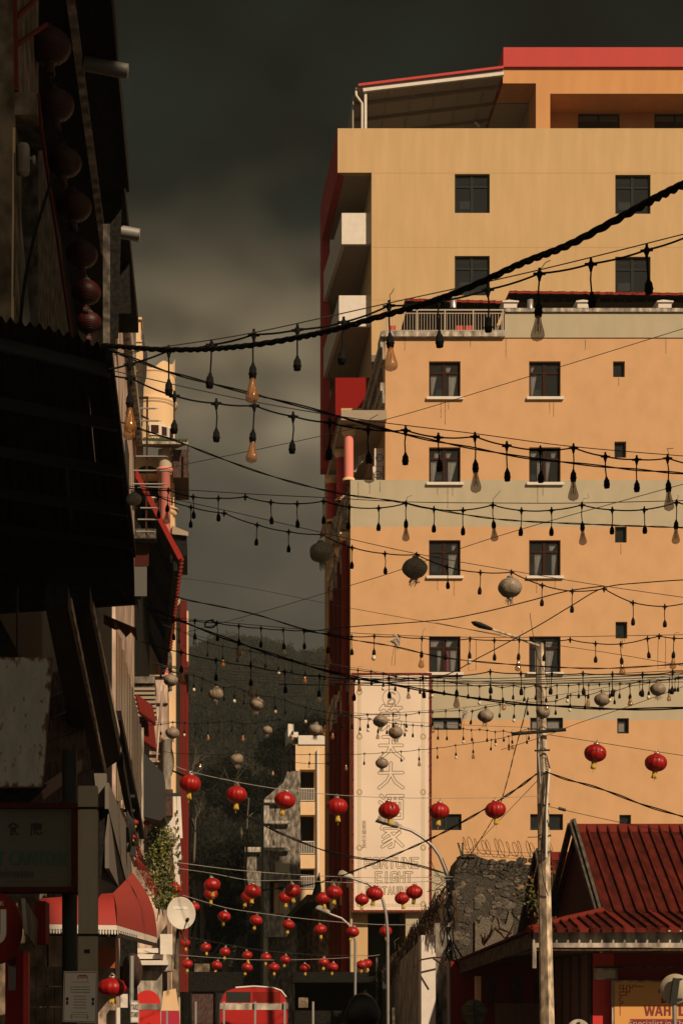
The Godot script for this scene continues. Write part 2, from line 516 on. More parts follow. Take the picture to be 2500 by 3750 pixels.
func win(parent: Node, x0: float, y0: float, x1: float, y1: float, z: float, fm: Material, style: int, seed := 0) -> void:
	# frame set in its opening, glass behind the bars, curtains before a black sheet that stands in for the unlit room; style 1 two lights with transoms, 2 single, 3 two side by side
	var f := MB.new()
	var w := 0.072
	f.box(x0, y0, z - 0.06, x1, y0 + w, z); f.box(x0, y1 - w, z - 0.06, x1, y1, z)
	f.box(x0, y0 + w, z - 0.06, x0 + w, y1 - w, z); f.box(x1 - w, y0 + w, z - 0.06, x1, y1 - w, z)
	var panes := [[x0 + w, y0 + w, x1 - w, y1 - w]]
	var mx := (x0 + x1) * 0.5
	if style == 1:
		var ty := y0 + (y1 - y0) * 0.70
		f.box(mx - 0.055, y0 + w, z - 0.055, mx + 0.055, y1 - w, z + 0.012)
		f.box(x0 + w, ty - 0.035, z - 0.05, mx - 0.055, ty + 0.035, z + 0.008)
		f.box(mx + 0.055, ty - 0.035, z - 0.05, x1 - w, ty + 0.035, z + 0.008)
		panes = []
		for e in [[x0 + w, mx - 0.055], [mx + 0.055, x1 - w]]:
			panes.append([e[0], y0 + w, e[1], ty - 0.035])
			panes.append([e[0], ty + 0.035, e[1], y1 - w])
	elif style == 3:
		f.box(mx - 0.035, y0 + w, z - 0.055, mx + 0.035, y1 - w, z + 0.01)
		panes = [[x0 + w, y0 + w, mx - 0.035, y1 - w], [mx + 0.035, y0 + w, x1 - w, y1 - w]]
	var o := obj("window", f, fm, parent)
	for p in panes:
		obj("pane", boxed(p[0], p[1], z - 0.036, p[2], p[3], z - 0.03), M.pane, o)
	obj("black_backing", boxed(x0 - 0.1, y0 - 0.1, z - 0.85, x1 + 0.1, y1 + 0.1, z - 0.8), M.black, o)
	var g := RandomNumberGenerator.new()
	g.seed = seed
	if seed > 0:
		for p in panes:
			if g.randf() < 0.3: continue
			var c := MB.new()
			var cw: float = (p[2] - p[0]) * g.randf_range(0.35, 0.75)
			var cx: float = p[0] + 0.02 if g.randf() < 0.5 else p[2] - cw - 0.02
			var tie := g.randf_range(0.25, 0.6)
			for i in 10:
				var q := []
				for e in [[i, 0], [i + 1, 0], [i + 1, 1], [i, 1]]:
					var s: float = e[0] / 10.0
					var wide: float = cw if e[1] == 1 else cw * tie
					q.append(Vector3(cx + wide * s, lerpf(p[1], p[3], e[1]), z - 0.085 + 0.02 * sin(s * 26.0)))
				c.quad(q[0], q[3], q[2], q[1])
			obj("curtain", c, M.curtain, o)

func fx(u: float) -> float: return (u - 750.0) / 100.0
func fy(v: float) -> float: return EYE + (3667.0 - v) / 100.0

func orange_block() -> void:
	var t := thing("apartment_block", "orange apartment block with cream bands, brown windows and a rooftop terrace", "building")
	var z := -60.0
	var big := []
	for r in [[1323, 1455], [1638, 1768], [1978, 2110], [2330, 2463]]:
		big.append([fx(1570), fy(r[1]), fx(1685), fy(r[0])])
		big.append([fx(1936), fy(r[1]), fx(2051), fy(r[0])])
		big.append([fx(2560), fy(r[1]), fx(2675), fy(r[0])])
	var wide := []
	for r in [[2628, 2673], [2981, 3040]]:
		wide.append([fx(1577), fy(r[1]), fx(1689), fy(r[0])])
		wide.append([fx(1940), fy(r[1]), fx(2060), fy(r[0])])
	var small := []
	for r in [[2243, 1323, 1381], [2248, 1617, 1676], [2250, 1928, 1987], [2252, 2277, 2338], [2258, 2630, 2686], [2266, 2984, 3022]]:
		small.append([fx(r[0]), fy(r[2]), fx(r[0] + 43), fy(r[1])])
	var low := [[fx(1290), 0.0, fx(1485), fy(3342)], [fx(1572), fy(3430), fx(1660), fy(3338)], [fx(1700), 0.0, fx(1850), 2.6], [fx(2000), 0.0, fx(2300), 2.8]]
	var holes := big + wide + small + low
	var seg := [[1410, 1238, 1758, M.orange, "wall"], [1283, 1758, 1929, M.cream, "band"], [1283, 1929, 2470, M.orange, "wall"], [1283, 2470, 2636, M.cream, "band"], [1283, 2636, 3185, M.orange, "wall"], [1283, 3185, 3827, M.cream, "wall"]]
	for s in seg:
		var b := MB.new()
		b.facade(fx(s[0]), fy(s[2]), 24.0, fy(s[1]), z, holes, 0.28)
		obj(s[4], b, s[3], t)
	var sh := MB.new()  # the closed box behind the front
	sh.quad(Vector3(24, 0, z), Vector3(24, 26, z), Vector3(24, 26, -67.4), Vector3(24, 0, -67.4))
	sh.quad(Vector3(5.6, 0, -67.4), Vector3(5.6, 26, -67.4), Vector3(24, 26, -67.4), Vector3(24, 0, -67.4))
	sh.quad(Vector3(6.6, fy(1758), z), Vector3(6.6, fy(1240), z), Vector3(6.6, fy(1240), -67.4), Vector3(6.6, fy(1758), -67.4))
	sh.quad(Vector3(6.0, 0, z - 0.4), Vector3(6.0, fy(1758), z - 0.4), Vector3(6.0, fy(1758), -67.4), Vector3(6.0, 0, -67.4))
	sh.quad(Vector3(5.33, 0, z), Vector3(5.33, fy(1758), z), Vector3(5.33, fy(1758), z - 0.4), Vector3(5.33, 0, z - 0.4))
	sh.quad(Vector3(5.33, 0, z - 0.4), Vector3(5.33, fy(1758), z - 0.4), Vector3(6.0, fy(1758), z - 0.4), Vector3(6.0, 0, z - 0.4))
	obj("side_wall", sh, M.tan, t)
	obj("terrace_floor", boxed(6.6, fy(1240), -67.4, 24, fy(1234), z - 0.01), M.concrete, t)
	var i := 0
	for w in big:
		i += 1
		win(t, w[0], w[1], w[2], w[3], z - 0.13, M.frame_brown, 1, 10 + i)
		obj("sill", boxed(w[0] - 0.1, w[1] - 0.1, z - 0.1, w[2] + 0.1, w[1] - 0.003, z + 0.11), M.white, t)
	for w in wide:
		win(t, w[0], w[1], w[2], w[3], z - 0.12, M.frame_grey, 3, 0)
		if w[1] > 10.0:
			for k in 2:
				var bx: float = lerpf(w[0], w[2], 0.09 + 0.46 * k)
				obj("blind", boxed(bx, w[1] + 0.09, z - 0.21, bx + 0.42, w[3] - 0.09, z - 0.19), M.curtain, t)
	for w in small:
		win(t, w[0], w[1], w[2], w[3], z - 0.14, M.frame_grey, 2, 0)
	var oz: Array = big[9]
	obj("pink_curtain", boxed(oz[0] + 0.66, oz[1] + 0.1, z - 0.2, oz[0] + 0.76, oz[3] - 0.5, z - 0.17), mat(0.55, 0.12, 0.2, 0.9), t)
	obj("blind", boxed(small[4][0] + 0.1, small[4][1] + 0.1, z - 0.24, small[4][2] - 0.1, small[4][3] - 0.1, z - 0.22), M.curtain, t)
	for w in low:
		obj("black_backing", boxed(w[0] - 0.1, w[1], z - 2.9, w[2] + 0.1, w[3] + 0.1, z - 2.8), M.black, t)  # black sheets stand in for the dark behind the openings
	# rain streaks under the sills
	var stain_wall := mat(0.52, 0.30, 0.145, 0.95, tex_grime, Vector3(3, 0.6, 3))
	var stain_band := mat(0.36, 0.32, 0.225, 0.95, tex_grime, Vector3(3, 0.6, 3))
	for s in [[1612, 1470, 60], [1628, 1470, 85], [2010, 1470, 45], [1637, 1786, 75], [1655, 1786, 30], [1966, 1782, 60], [1600, 1786, 26], [1985, 1784, 34], [1640, 1470, 30], [2024, 1470, 60], [1600, 2122, 40], [1660, 2122, 60], [1962, 2122, 50], [2030, 2122, 35], [1600, 2474, 50], [1672, 2474, 40], [2008, 2474, 55], [1850, 1240, 70], [2140, 1240, 40], [2435, 1240, 55], [1480, 1240, 45], [1720, 1240, 30], [2262, 1384, 30], [2270, 1990, 40], [2276, 2340, 34], [1310, 1764, 60], [1352, 1762, 46], [1390, 1762, 40]]:
		obj("stain", boxed(fx(s[0]), fy(s[1] + s[2]), z - 0.01, fx(s[0] + 2.4), fy(s[1]), z + 0.003), stain_band if (s[1] > 1755 and s[1] < 1930) or s[1] == 1240 or s[1] > 2468 else stain_wall, t)
	# parapet with pyramid capped posts, coping
	obj("parapet", boxed(fx(1846), fy(1238) + 0.003, z - 0.2, 24, fy(1146), z + 0.04), M.cream, t)
	obj("coping", boxed(fx(1846), fy(1146), z - 0.24, 24, fy(1133), z + 0.12), M.offwhite, t)
	for u in [1865, 2134, 2429]:
		var p := MB.new()
		var x: float = fx(u)
		p.box(x - 0.24, fy(1133), z - 0.34, x + 0.24, fy(1114), z + 0.135)
		p.box(x - 0.30, fy(1114), z - 0.40, x + 0.30, fy(1109), z + 0.19)
		for k in 4:
			var a := k * PI / 2 + PI / 4
			var c := a + PI / 2
			p.tri(Vector3(x, fy(1093), z - 0.1), Vector3(x + cos(a) * 0.4, fy(1109), z - 0.1 + sin(a) * 0.4), Vector3(x + cos(c) * 0.4, fy(1109), z - 0.1 + sin(c) * 0.4))
		obj("parapet_post", p, M.white, t)
	# left terrace: weathered slab edge, railing
	obj("slab_edge", boxed(fx(1393), fy(1238) + 0.003, z - 1.0, fx(1846) - 0.003, fy(1219), z + 0.16), M.offwhite, t)
	var rail := MB.new()
	rail.box(fx(1400), fy(1141), z + 0.05, fx(1845), fy(1136), z + 0.09)
	rail.box(fx(1400), fy(1152), z + 0.055, fx(1845), fy(1149), z + 0.085)
	rail.box(fx(1400), fy(1215), z + 0.055, fx(1845), fy(1212), z + 0.085)
	for u in [1412, 1523, 1625, 1728, 1836]:
		rail.box(fx(u), fy(1219), z + 0.045, fx(u + 4.5), fy(1136), z + 0.095)
	var ro := obj("railing", rail, M.railing, t)
	for k in 42:
		var u := 1405.0 + k * 10.4
		obj("baluster", boxed(fx(u), fy(1213), z + 0.062, fx(u + 1.7), fy(1151), z + 0.08), M.railing, ro)
	# rooms on the terrace under tiled eaves
	obj("terrace_wall", boxed(8.5, fy(1234), -66.6, 24, 29, -66.4), M.brownwall, t)
	for u in [1690, 1725, 1440]:
		obj("red_panel", boxed(fx(u), fy(1230), -61.4, fx(u + 26), fy(1136), -61.36), M.red_paint, t)
	obj("bench", boxed(fx(1480), fy(1200), -62.4, fx(1680), fy(1160), -62.0), mat(0.12, 0.08, 0.05, 0.8, tex_grime), t)
	var tile_a := mat(0.30, 0.035, 0.024, 0.8)
	var tile_b := mat(0.38, 0.05, 0.034, 0.8)
	for e in [[1482, 1846, 1084, 1098, 62.6], [1862, 2640, 1056, 1070, 62.3]]:
		var d: float = e[4]
		var y0 := at(e[0], e[2] + 20, d).y
		var xa := at(e[0], 0, d).x
		var xb := at(e[1], 0, d).x
		var roof := MB.new()
		roof.slab([Vector3(xa, y0, -d), Vector3(xb, y0 - 0.1, -d), Vector3(xb, y0 + 0.1, -67.0), Vector3(xa + 1.2, y0 + 0.2, -67.0)], Vector3(0, 0.05, 0))
		var rf := obj("roof", roof, M.dark, t)
		obj("soffit", boxed(xa + 0.1, y0 - 0.2, -66.4, xb, y0 - 0.18, -d - 0.3), M.plank_dark, t)
		var n := int((xb - xa) / 0.165)
		var tm := MB.new()
		tm.lathe([Vector2(0.07, 0), Vector2(0.082, 0.9)], 8, Transform3D(Basis(Vector3.RIGHT, -PI / 2), Vector3.ZERO), 0, 0, -PI, 0)
		tm.lathe([Vector2(0.0, 0), Vector2(0.07, 0)], 8, Transform3D(Basis(Vector3.RIGHT, -PI / 2), Vector3.ZERO), 0, 0, -PI, 0)
		tm.box(-0.082, -0.09, -0.04, 0.082, -0.0, 0.0)
		var tmesh := tm.mesh()
		for k in n:
			var s := float(k) / n
			var tl := obj("roof_tile", tmesh, tile_a if k % 3 else tile_b, rf)
			tl.position = Vector3(xa + 0.165 * (k + 0.5), y0 + 0.10 - 0.1 * s + 0.012 * sin(k * 2.3), -d + 0.05)
	for c in [[1658, 1105, 0.12], [1940, 1118, 0.11]]:
		var ch := MB.new()
		ch.lathe([Vector2(c[2], 0), Vector2(c[2], 0.45), Vector2(0, 0.46)], 12, Transform3D(Basis(), at(c[0], c[1] + 25, 61.4)))
		obj("vent_pipe", ch, M.aluminium, t)
	# the open corner below: slab, column, air conditioners
	obj("corner_slab", boxed(4.95, fy(1556), -67.3, 6.597, fy(1520), z + 0.5), M.soffit, t)
	obj("corner_floor", boxed(5.3, fy(1762), -67.3, 6.6, fy(1757), z - 0.01), M.concrete, t)
	obj("corner_back_wall", boxed(5.3, fy(1757), -66.6, 6.597, fy(1557), -66.5), M.brownwall, t)
	var colm := func(x: float, zz: float, y0: float, y1: float, m: Material) -> void:
		var c := MB.new()
		c.lathe([Vector2(0.175, y0), Vector2(0.175, y1)], 20, Transform3D(Basis(), Vector3(x, 0, zz)))
		var o := obj("column", c, m, t)
		var k := MB.new()
		k.lathe([Vector2(0.175, y1 - 0.02), Vector2(0.24, y1 + 0.08), Vector2(0.25, y1 + 0.2)], 20, Transform3D(Basis(), Vector3(x, 0, zz)))
		k.box(x - 0.25, y1 + 0.19, zz - 0.25, x + 0.25, y1 + 0.26, zz + 0.25)
		var bs := MB.new()
		bs.lathe([Vector2(0.24, y0), Vector2(0.22, y0 + 0.1), Vector2(0.176, y0 + 0.12)], 20, Transform3D(Basis(), Vector3(x, 0, zz)))
		obj("column_base", bs, M.peach, o)
		obj("capital", k, M.peach, o)
	colm.call(5.28, -60.2, fy(1757), fy(1590), M.pink)
	colm.call(5.20, -62.6, fy(1757), fy(1590), M.red_paint)
	colm.call(5.05, -65.4, fy(1757), fy(1600), M.red_paint)
	var arch := MB.new()
	for k in 10:
		var a0 := PI * 0.5 + k * PI * 0.05
		var a1 := a0 + PI * 0.05
		var c := Vector3(6.35, fy(1690), -61.2)
		for zz in [0.0, 0.35]:
			arch.quad(c + Vector3(cos(a0) * 0.95, sin(a0) * 0.75, -zz), c + Vector3(cos(a1) * 0.95, sin(a1) * 0.75, -zz), c + Vector3(cos(a1) * 0.7, sin(a1) * 0.5, -zz), c + Vector3(cos(a0) * 0.7, sin(a0) * 0.5, -zz))
		arch.quad(c + Vector3(cos(a0) * 0.7, sin(a0) * 0.5, 0), c + Vector3(cos(a1) * 0.7, sin(a1) * 0.5, 0), c + Vector3(cos(a1) * 0.7, sin(a1) * 0.5, -0.35), c + Vector3(cos(a0) * 0.7, sin(a0) * 0.5, -0.35))
	obj("arch", arch, M.offwhite, t)
	for e in [[1376, 1625, 1690], [1370, 1692, 1752]]:
		var ac := thing("air_conditioner", "white outdoor air conditioner, upper one on the corner balcony" if e[1] < 1650 else "white outdoor air conditioner, lower one on the corner balcony floor", "air conditioner", Vector3(fx(e[0]), fy(e[2]), -60.5), "air conditioners on the corner balcony")
		obj("case", boxed(0, 0, -0.3, 0.36, (e[2] - e[1]) / 100.0, 0), M.white, ac)
		var fan := MB.new()
		for k in 20:
			fan.tube([Vector3(0.18 + 0.13 * cos(k * TAU / 20), 0.3 + 0.13 * sin(k * TAU / 20), 0.012), Vector3(0.18 + 0.13 * cos((k + 1) * TAU / 20), 0.3 + 0.13 * sin((k + 1) * TAU / 20), 0.012)], 0.012, 4)
		fan.box(0.05, 0.3, 0.003, 0.31, 0.312, 0.012)
		obj("fan_guard", fan, M.dirty, ac)
	# street side: cornices between the floors and red columns
	for e in [[fy(1758), 0.95, 0.42], [fy(1925), 1.1, 0.5], [fy(2460), 1.1, 0.45], [fy(3180), 1.2, 0.5], [fy(1240), 0.0, 0.0], [fy(1400), 0.0, 0.0]]:
		if e[1] > 0.0:
			var c := MB.new()
			for k in 5:
				var zz: float = -60.45 - k * 1.35
				var out: float = 5.33 - 0.06 * k - (0.1 if k % 2 else 0.0)
				c.box(out, e[0] - e[1], zz - 1.2, 5.99, e[0] - e[1] * 0.55, zz)
				c.box(out - 0.1, e[0] - e[1] * 0.55, zz - 1.3, 5.99, e[0] - e[1] * 0.3, zz)
				c.box(out + 0.02, e[0] - e[1] * 0.3, zz - 1.2, 5.99, e[0], zz)
			obj("cornice", c, M.offwhite, t)
		else:
			var c := MB.new()
			c.box(6.5, e[0] - 0.75, -67.3, 6.597, e[0] - 0.3, -60.02)
			c.box(6.42, e[0] - 0.3, -67.3, 6.597, e[0], -60.02)
			obj("cornice", c, M.offwhite, t)
	for k in 3:
		obj("painted_recess", boxed(6.57, fy(1500), -62.2 - k * 2.0, 6.603 - 0.01, fy(1300), -60.9 - k * 2.0), mat(0.16, 0.10, 0.055, 0.9), t)  # raised dark brown plates stand in for shade on the side wall
	var shade_red := mat(0.085, 0.009, 0.007, 0.85)  # darker copy of the column red, shade of the rear columns painted in
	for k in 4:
		colm.call(5.235, -60.75 - k * 2.05, 0.0, fy(1960), M.dark_red if k == 0 else shade_red)
	for k in 7:
		obj("painted_side_opening", boxed(5.96, 1.0 + k * 2.75, -66.6, 6.003 - 0.01, 2.9 + k * 2.75, -61.0), M.black, t)  # flat black plates stand in for the shade inside openings
	banner()

var glyph_box := {}
func strokes_for(ch: String) -> Array:
	var g := {
		"F": [[0, 0, 0, 60], [0, 0, 34, 0], [0, 28, 28, 28]],
		"O": [[8, 0, 28, 0], [28, 0, 36, 12], [36, 12, 36, 48], [36, 48, 28, 60], [28, 60, 8, 60], [8, 60, 0, 48], [0, 48, 0, 12], [0, 12, 8, 0]],
		"R": [[0, 0, 0, 60], [0, 0, 26, 0], [26, 0, 34, 8], [34, 8, 34, 22], [34, 22, 26, 30], [26, 30, 0, 30], [20, 30, 36, 60]],
		"T": [[0, 0, 36, 0], [18, 0, 18, 60]],
		"U": [[0, 0, 0, 50], [0, 50, 9, 60], [9, 60, 27, 60], [27, 60, 36, 50], [36, 50, 36, 0]],
		"N": [[0, 60, 0, 0], [0, 0, 36, 60], [36, 60, 36, 0]],
		"E": [[0, 0, 0, 60], [0, 0, 34, 0], [0, 29, 28, 29], [0, 60, 34, 60]],
		"I": [[18, 0, 18, 60]],
		"G": [[36, 10, 28, 0], [28, 0, 8, 0], [8, 0, 0, 12], [0, 12, 0, 48], [0, 48, 8, 60], [8, 60, 28, 60], [28, 60, 36, 50], [36, 50, 36, 34], [36, 34, 22, 34]],
		"H": [[0, 0, 0, 60], [36, 0, 36, 60], [0, 30, 36, 30]],
		"S": [[34, 8, 26, 0], [26, 0, 8, 0], [8, 0, 0, 10], [0, 10, 0, 20], [0, 20, 8, 28], [8, 28, 28, 32], [28, 32, 36, 40], [36, 40, 36, 52], [36, 52, 28, 60], [28, 60, 8, 60], [8, 60, 0, 52]],
		"A": [[0, 60, 18, 0], [18, 0, 36, 60], [8, 40, 28, 40]],
	}
	return g.get(ch, [])

func outline(px: PackedByteArray, w: int, h: int, segs: Array, r: float, line: float, col: Array, fill := false) -> void:
	# strokes (x0 y0 x1 y1) joined into one shape; its rim is drawn
	var x0 := 1e9
	var x1 := -1e9
	var y0 := 1e9
	var y1 := -1e9
	for s in segs:
		x0 = minf(x0, minf(s[0], s[2])); x1 = maxf(x1, maxf(s[0], s[2]))
		y0 = minf(y0, minf(s[1], s[3])); y1 = maxf(y1, maxf(s[1], s[3]))
	for y in range(maxi(0, int(y0 - r - 3)), mini(h, int(y1 + r + 4))):
		for x in range(maxi(0, int(x0 - r - 3)), mini(w, int(x1 + r + 4))):
			var best := 1e9
			for s in segs:
				var ax: float = s[2] - s[0]
				var ay: float = s[3] - s[1]
				var bx: float = x - s[0]
				var by: float = y - s[1]
				var t := clampf((bx * ax + by * ay) / maxf(1e-6, ax * ax + ay * ay), 0.0, 1.0)
				best = minf(best, (bx - ax * t) * (bx - ax * t) + (by - ay * t) * (by - ay * t))
			var sd := sqrt(best) - r
			var a := clampf(line + 0.5 - (sd if fill else absf(sd)), 0.0, 1.0)
			if a > 0.0:
				var k := (y * w + x) * 3
				for c in 3:
					px[k + c] = int(lerpf(px[k + c], col[c], a))

func moved(segs: Array, ox: float, oy: float, sx: float, sy: float) -> Array:
	var out := []
	for s in segs:
		out.append([ox + s[0] * sx, oy + s[1] * sy, ox + s[2] * sx, oy + s[3] * sy])
	return out

func poly(segs: Array) -> Array:  # polylines to single strokes
	var out := []
	for s in segs:
		for i in range(0, s.size() - 2, 2):
			out.append([s[i], s[i + 1], s[i + 2], s[i + 3]])
	return out

func cjk(n: int) -> Array:
	match n:
		0: return poly([[20, 0, 8, 16], [15, 9, 44, 9], [30, 9, 34, 18], [62, 0, 52, 15], [58, 9, 92, 9], [75, 9, 80, 18], [15, 32, 80, 32, 80, 49, 22, 49, 20, 67, 88, 67, 82, 92], [50, 32, 50, 100], [48, 67, 14, 96]])
		1: return poly([[18, 8, 82, 8], [50, 8, 48, 40], [5, 42, 95, 42], [48, 42, 38, 68, 4, 96], [52, 50, 64, 70, 98, 96]])
		2: return poly([[3, 38, 97, 38], [50, 0, 48, 45, 34, 72, 2, 98], [52, 48, 68, 76, 98, 98]])
		3: return poly([[10, 8, 20, 18], [5, 35, 15, 42], [5, 95, 22, 65], [35, 10, 98, 10], [40, 30, 40, 98], [40, 30, 95, 30, 95, 98, 40, 98], [58, 10, 56, 50], [76, 10, 76, 50], [42, 72, 94, 72]])
		4: return poly([[50, 0, 50, 10], [12, 24, 15, 14, 88, 14, 82, 26], [26, 32, 74, 32], [50, 32, 18, 56], [45, 42, 60, 62, 58, 94, 44, 99], [58, 55, 18, 76], [60, 68, 14, 96], [86, 38, 62, 58], [60, 58, 97, 92]])
		5: return poly([[50, 0, 50, 100], [10, 14, 90, 14], [24, 28, 76, 28, 76, 58, 24, 58, 24, 28], [24, 43, 76, 43], [48, 60, 8, 94], [52, 60, 92, 94]])
		6: return poly([[50, 0, 10, 34], [52, 4, 92, 34], [30, 10, 14, 20], [60, 6, 84, 24], [32, 38, 68, 38, 68, 66, 32, 66, 32, 38], [32, 52, 68, 52], [32, 66, 30, 98, 56, 90], [60, 72, 92, 98]])
		_: return poly([[50, 0, 52, 8], [8, 10, 94, 10], [12, 10, 4, 98], [24, 24, 50, 24], [26, 38, 48, 38], [26, 50, 48, 50], [36, 24, 36, 70], [60, 22, 92, 22], [62, 36, 90, 36, 90, 52, 62, 52, 62, 36], [30, 90, 40, 78], [56, 70, 60, 92, 86, 92], [92, 76, 96, 88]])

func sign_material(w: int, h: int, px: PackedByteArray, rough := 0.7) -> StandardMaterial3D:
	var m := StandardMaterial3D.new()
	m.albedo_texture = ImageTexture.create_from_image(Image.create_from_data(w, h, false, Image.FORMAT_RGB8, px))
	m.roughness = rough
	return m

func plain(w: int, h: int, c: Array) -> PackedByteArray:
	var px := PackedByteArray()
	px.resize(w * h * 3)
	for i in w * h:
		for k in 3: px[i * 3 + k] = c[k]
	return px

func fill(px: PackedByteArray, w: int, x0: int, y0: int, x1: int, y1: int, c: Array) -> void:
	for y in range(y0, y1):
		for x in range(x0, x1):
			for k in 3: px[(y * w + x) * 3 + k] = c[k]

func sheet(p: Array, nx := 1, ny := 1, bulge := 0.0) -> ArrayMesh:  # textured quad p: top left, top right, bottom right, bottom left
	var st := SurfaceTool.new()
	st.begin(Mesh.PRIMITIVE_TRIANGLES)
	var nrm: Vector3 = (p[1] - p[0]).cross(p[3] - p[0]).normalized() * -1.0
	for j in ny:
		for i in nx:
			for e in [[0, 0], [1, 0], [1, 1], [0, 0], [1, 1], [0, 1]]:
				var s := float(i + e[0]) / nx
				var t := float(j + e[1]) / ny
				var a: Vector3 = p[0].lerp(p[1], s)
				var b: Vector3 = p[3].lerp(p[2], s)
				st.set_uv(Vector2(s, t))
				st.add_vertex(a.lerp(b, t) + nrm * bulge * (sin(s * 9.0 + t * 5.0) * 0.5 + sin(s * 3.0 - t * 17.0) * 0.5) * sin(s * PI))
	st.generate_normals()
	return st.commit()

func banner() -> void:
	var w := 420
	var h := 1290
	var k := 1.5
	var px := plain(w, h, [230, 212, 192])
	var ink := [70, 52, 30]
	var pale := [170, 152, 118]
	# key pattern border with medallions
	for side in [[14, 26], [252, 264]]:
		var y := 18.0
		while y < 842.0:
			var o: float = side[0]
			outline(px, w, h, moved(poly([[0, 0, 11, 0, 11, 9, 3, 9, 3, 4, 7, 4], [0, 0, 0, 11]]), o * k, y * k, k, k), 0.0, 0.9, pale)
			y += 13.0
		for c in [62, 225, 428, 632, 838]:
			var m := []
			for i in 16:
				m.append([(side[0] + 6 + 9 * cos(i * TAU / 16)) * k, (c + 9 * sin(i * TAU / 16)) * k, (side[0] + 6 + 9 * cos((i + 1) * TAU / 16)) * k, (c + 9 * sin((i + 1) * TAU / 16)) * k])
			outline(px, w, h, m, 0.0, 3.0, [160, 140, 104])
			outline(px, w, h, moved(poly([[-6, -3, 6, -3], [-6, 3, 6, 3], [0, -7, 0, 7]]), (side[0] + 6) * k, c * k, k, k), 0.0, 1.2, [205, 186, 150])
	for yy in [14, 838]:
		var x := 34.0
		while x < 246.0:
			outline(px, w, h, moved(poly([[0, 0, 11, 0, 11, 9, 3, 9, 3, 4, 7, 4]]), x * k, yy * k, k, k), 0.0, 0.9, pale)
			x += 13.0
	# emblem: ring with a curling figure
	var ring := []
	for i in 40:
		ring.append([(139 + 32 * cos(i * TAU / 40)) * k, (82 + 32 * sin(i * TAU / 40)) * k, (139 + 32 * cos((i + 1) * TAU / 40)) * k, (82 + 32 * sin((i + 1) * TAU / 40)) * k])
	outline(px, w, h, ring, 0.0, 1.1, ink)
	outline(px, w, h, moved(poly([[14, -14, 4, -20, -8, -16, -12, -8, -6, -1, 6, 3, 14, 11, 12, 19, 2, 23, -12, 22, -10, 12, -2, 7]]), 139 * k, 82 * k, k, k), 2.6, 1.3, ink)
	for i in 5:
		var c: Array = [[0, 110], [1, 218], [2, 322], [3, 432], [4, 540]][i]
		outline(px, w, h, moved(cjk(c[0]), 92 * k, c[1] * k, 0.92 * k, 0.92 * k), 5.2 * k, 1.4, ink)
	for i in 6:
		outline(px, w, h, moved(cjk([4, 0, 3, 2, 6, 4][i]), 30 * k, (533 + i * 17) * k, 0.15 * k, 0.14 * k), 1.4, 0.5, ink)
	for l in [["FORTUNE", 42, 670, 29.5, 0.58, 4.2], ["EIGHT", 82, 722, 28.5, 0.57, 4.2], ["RESTAURANT", 46, 776, 20.5, 0.42, 2.9]]:
		var word: String = l[0]
		for i in word.length():
			outline(px, w, h, moved(strokes_for(word[i]), (l[1] + i * l[3]) * k, l[2] * k, l[4] * k * (1.0 if word.length() < 8 else 0.85), l[4] * k), l[5] * k * 0.8, 1.3, ink)
	var t := thing("banner", "tall cream hanging banner of outlined characters in a red frame, on the orange wall", "banner", Vector3(fx(1430), fy(3340), -59.9))
	var x0 := fx(1289) - fx(1430)
	var x1 := fx(1570) - fx(1430)
	var y1 := fy(2478) - fy(3340)
	var m := sign_material(w, h, px, 0.75)
	obj("cloth", sheet([Vector3(x0 + 0.04, y1, 0.16), Vector3(x1 - 0.04, y1, 0.16), Vector3(x1 - 0.04, 0.06, 0.16), Vector3(x0 + 0.04, 0.06, 0.16)], 16, 40, 0.045), m, t)
	for e in [[x0 - 0.06, -0.02, x0 + 0.02, y1 + 0.08], [x1 - 0.02, -0.02, x1 + 0.06, y1 + 0.08], [x0 + 0.023, -0.02, x1 - 0.023, 0.05], [x0 + 0.023, y1 + 0.01, x1 - 0.023, y1 + 0.08]]:
		obj("frame_bar", boxed(e[0], e[1], 0.08, e[2], e[3], 0.2), mat(0.27, 0.05, 0.036, 0.85, tex_grime), t)
	var ties := MB.new()
	for i in 17:
		for s in [x0 + 0.0, x1 - 0.02]:
			ties.box(s - 0.012, 0.3 + i * 0.5, 0.14, s + 0.035, 0.335 + i * 0.5, 0.21)
	obj("ties", ties, M.black, t)
	obj("bracket", boxed(x0 - 0.03, 1.0, -0.1, x0, 1.06, 0.08), M.dark, t)
	obj("bracket", boxed(x1, 6.0, -0.1, x1 + 0.03, 6.06, 0.08), M.dark, t)

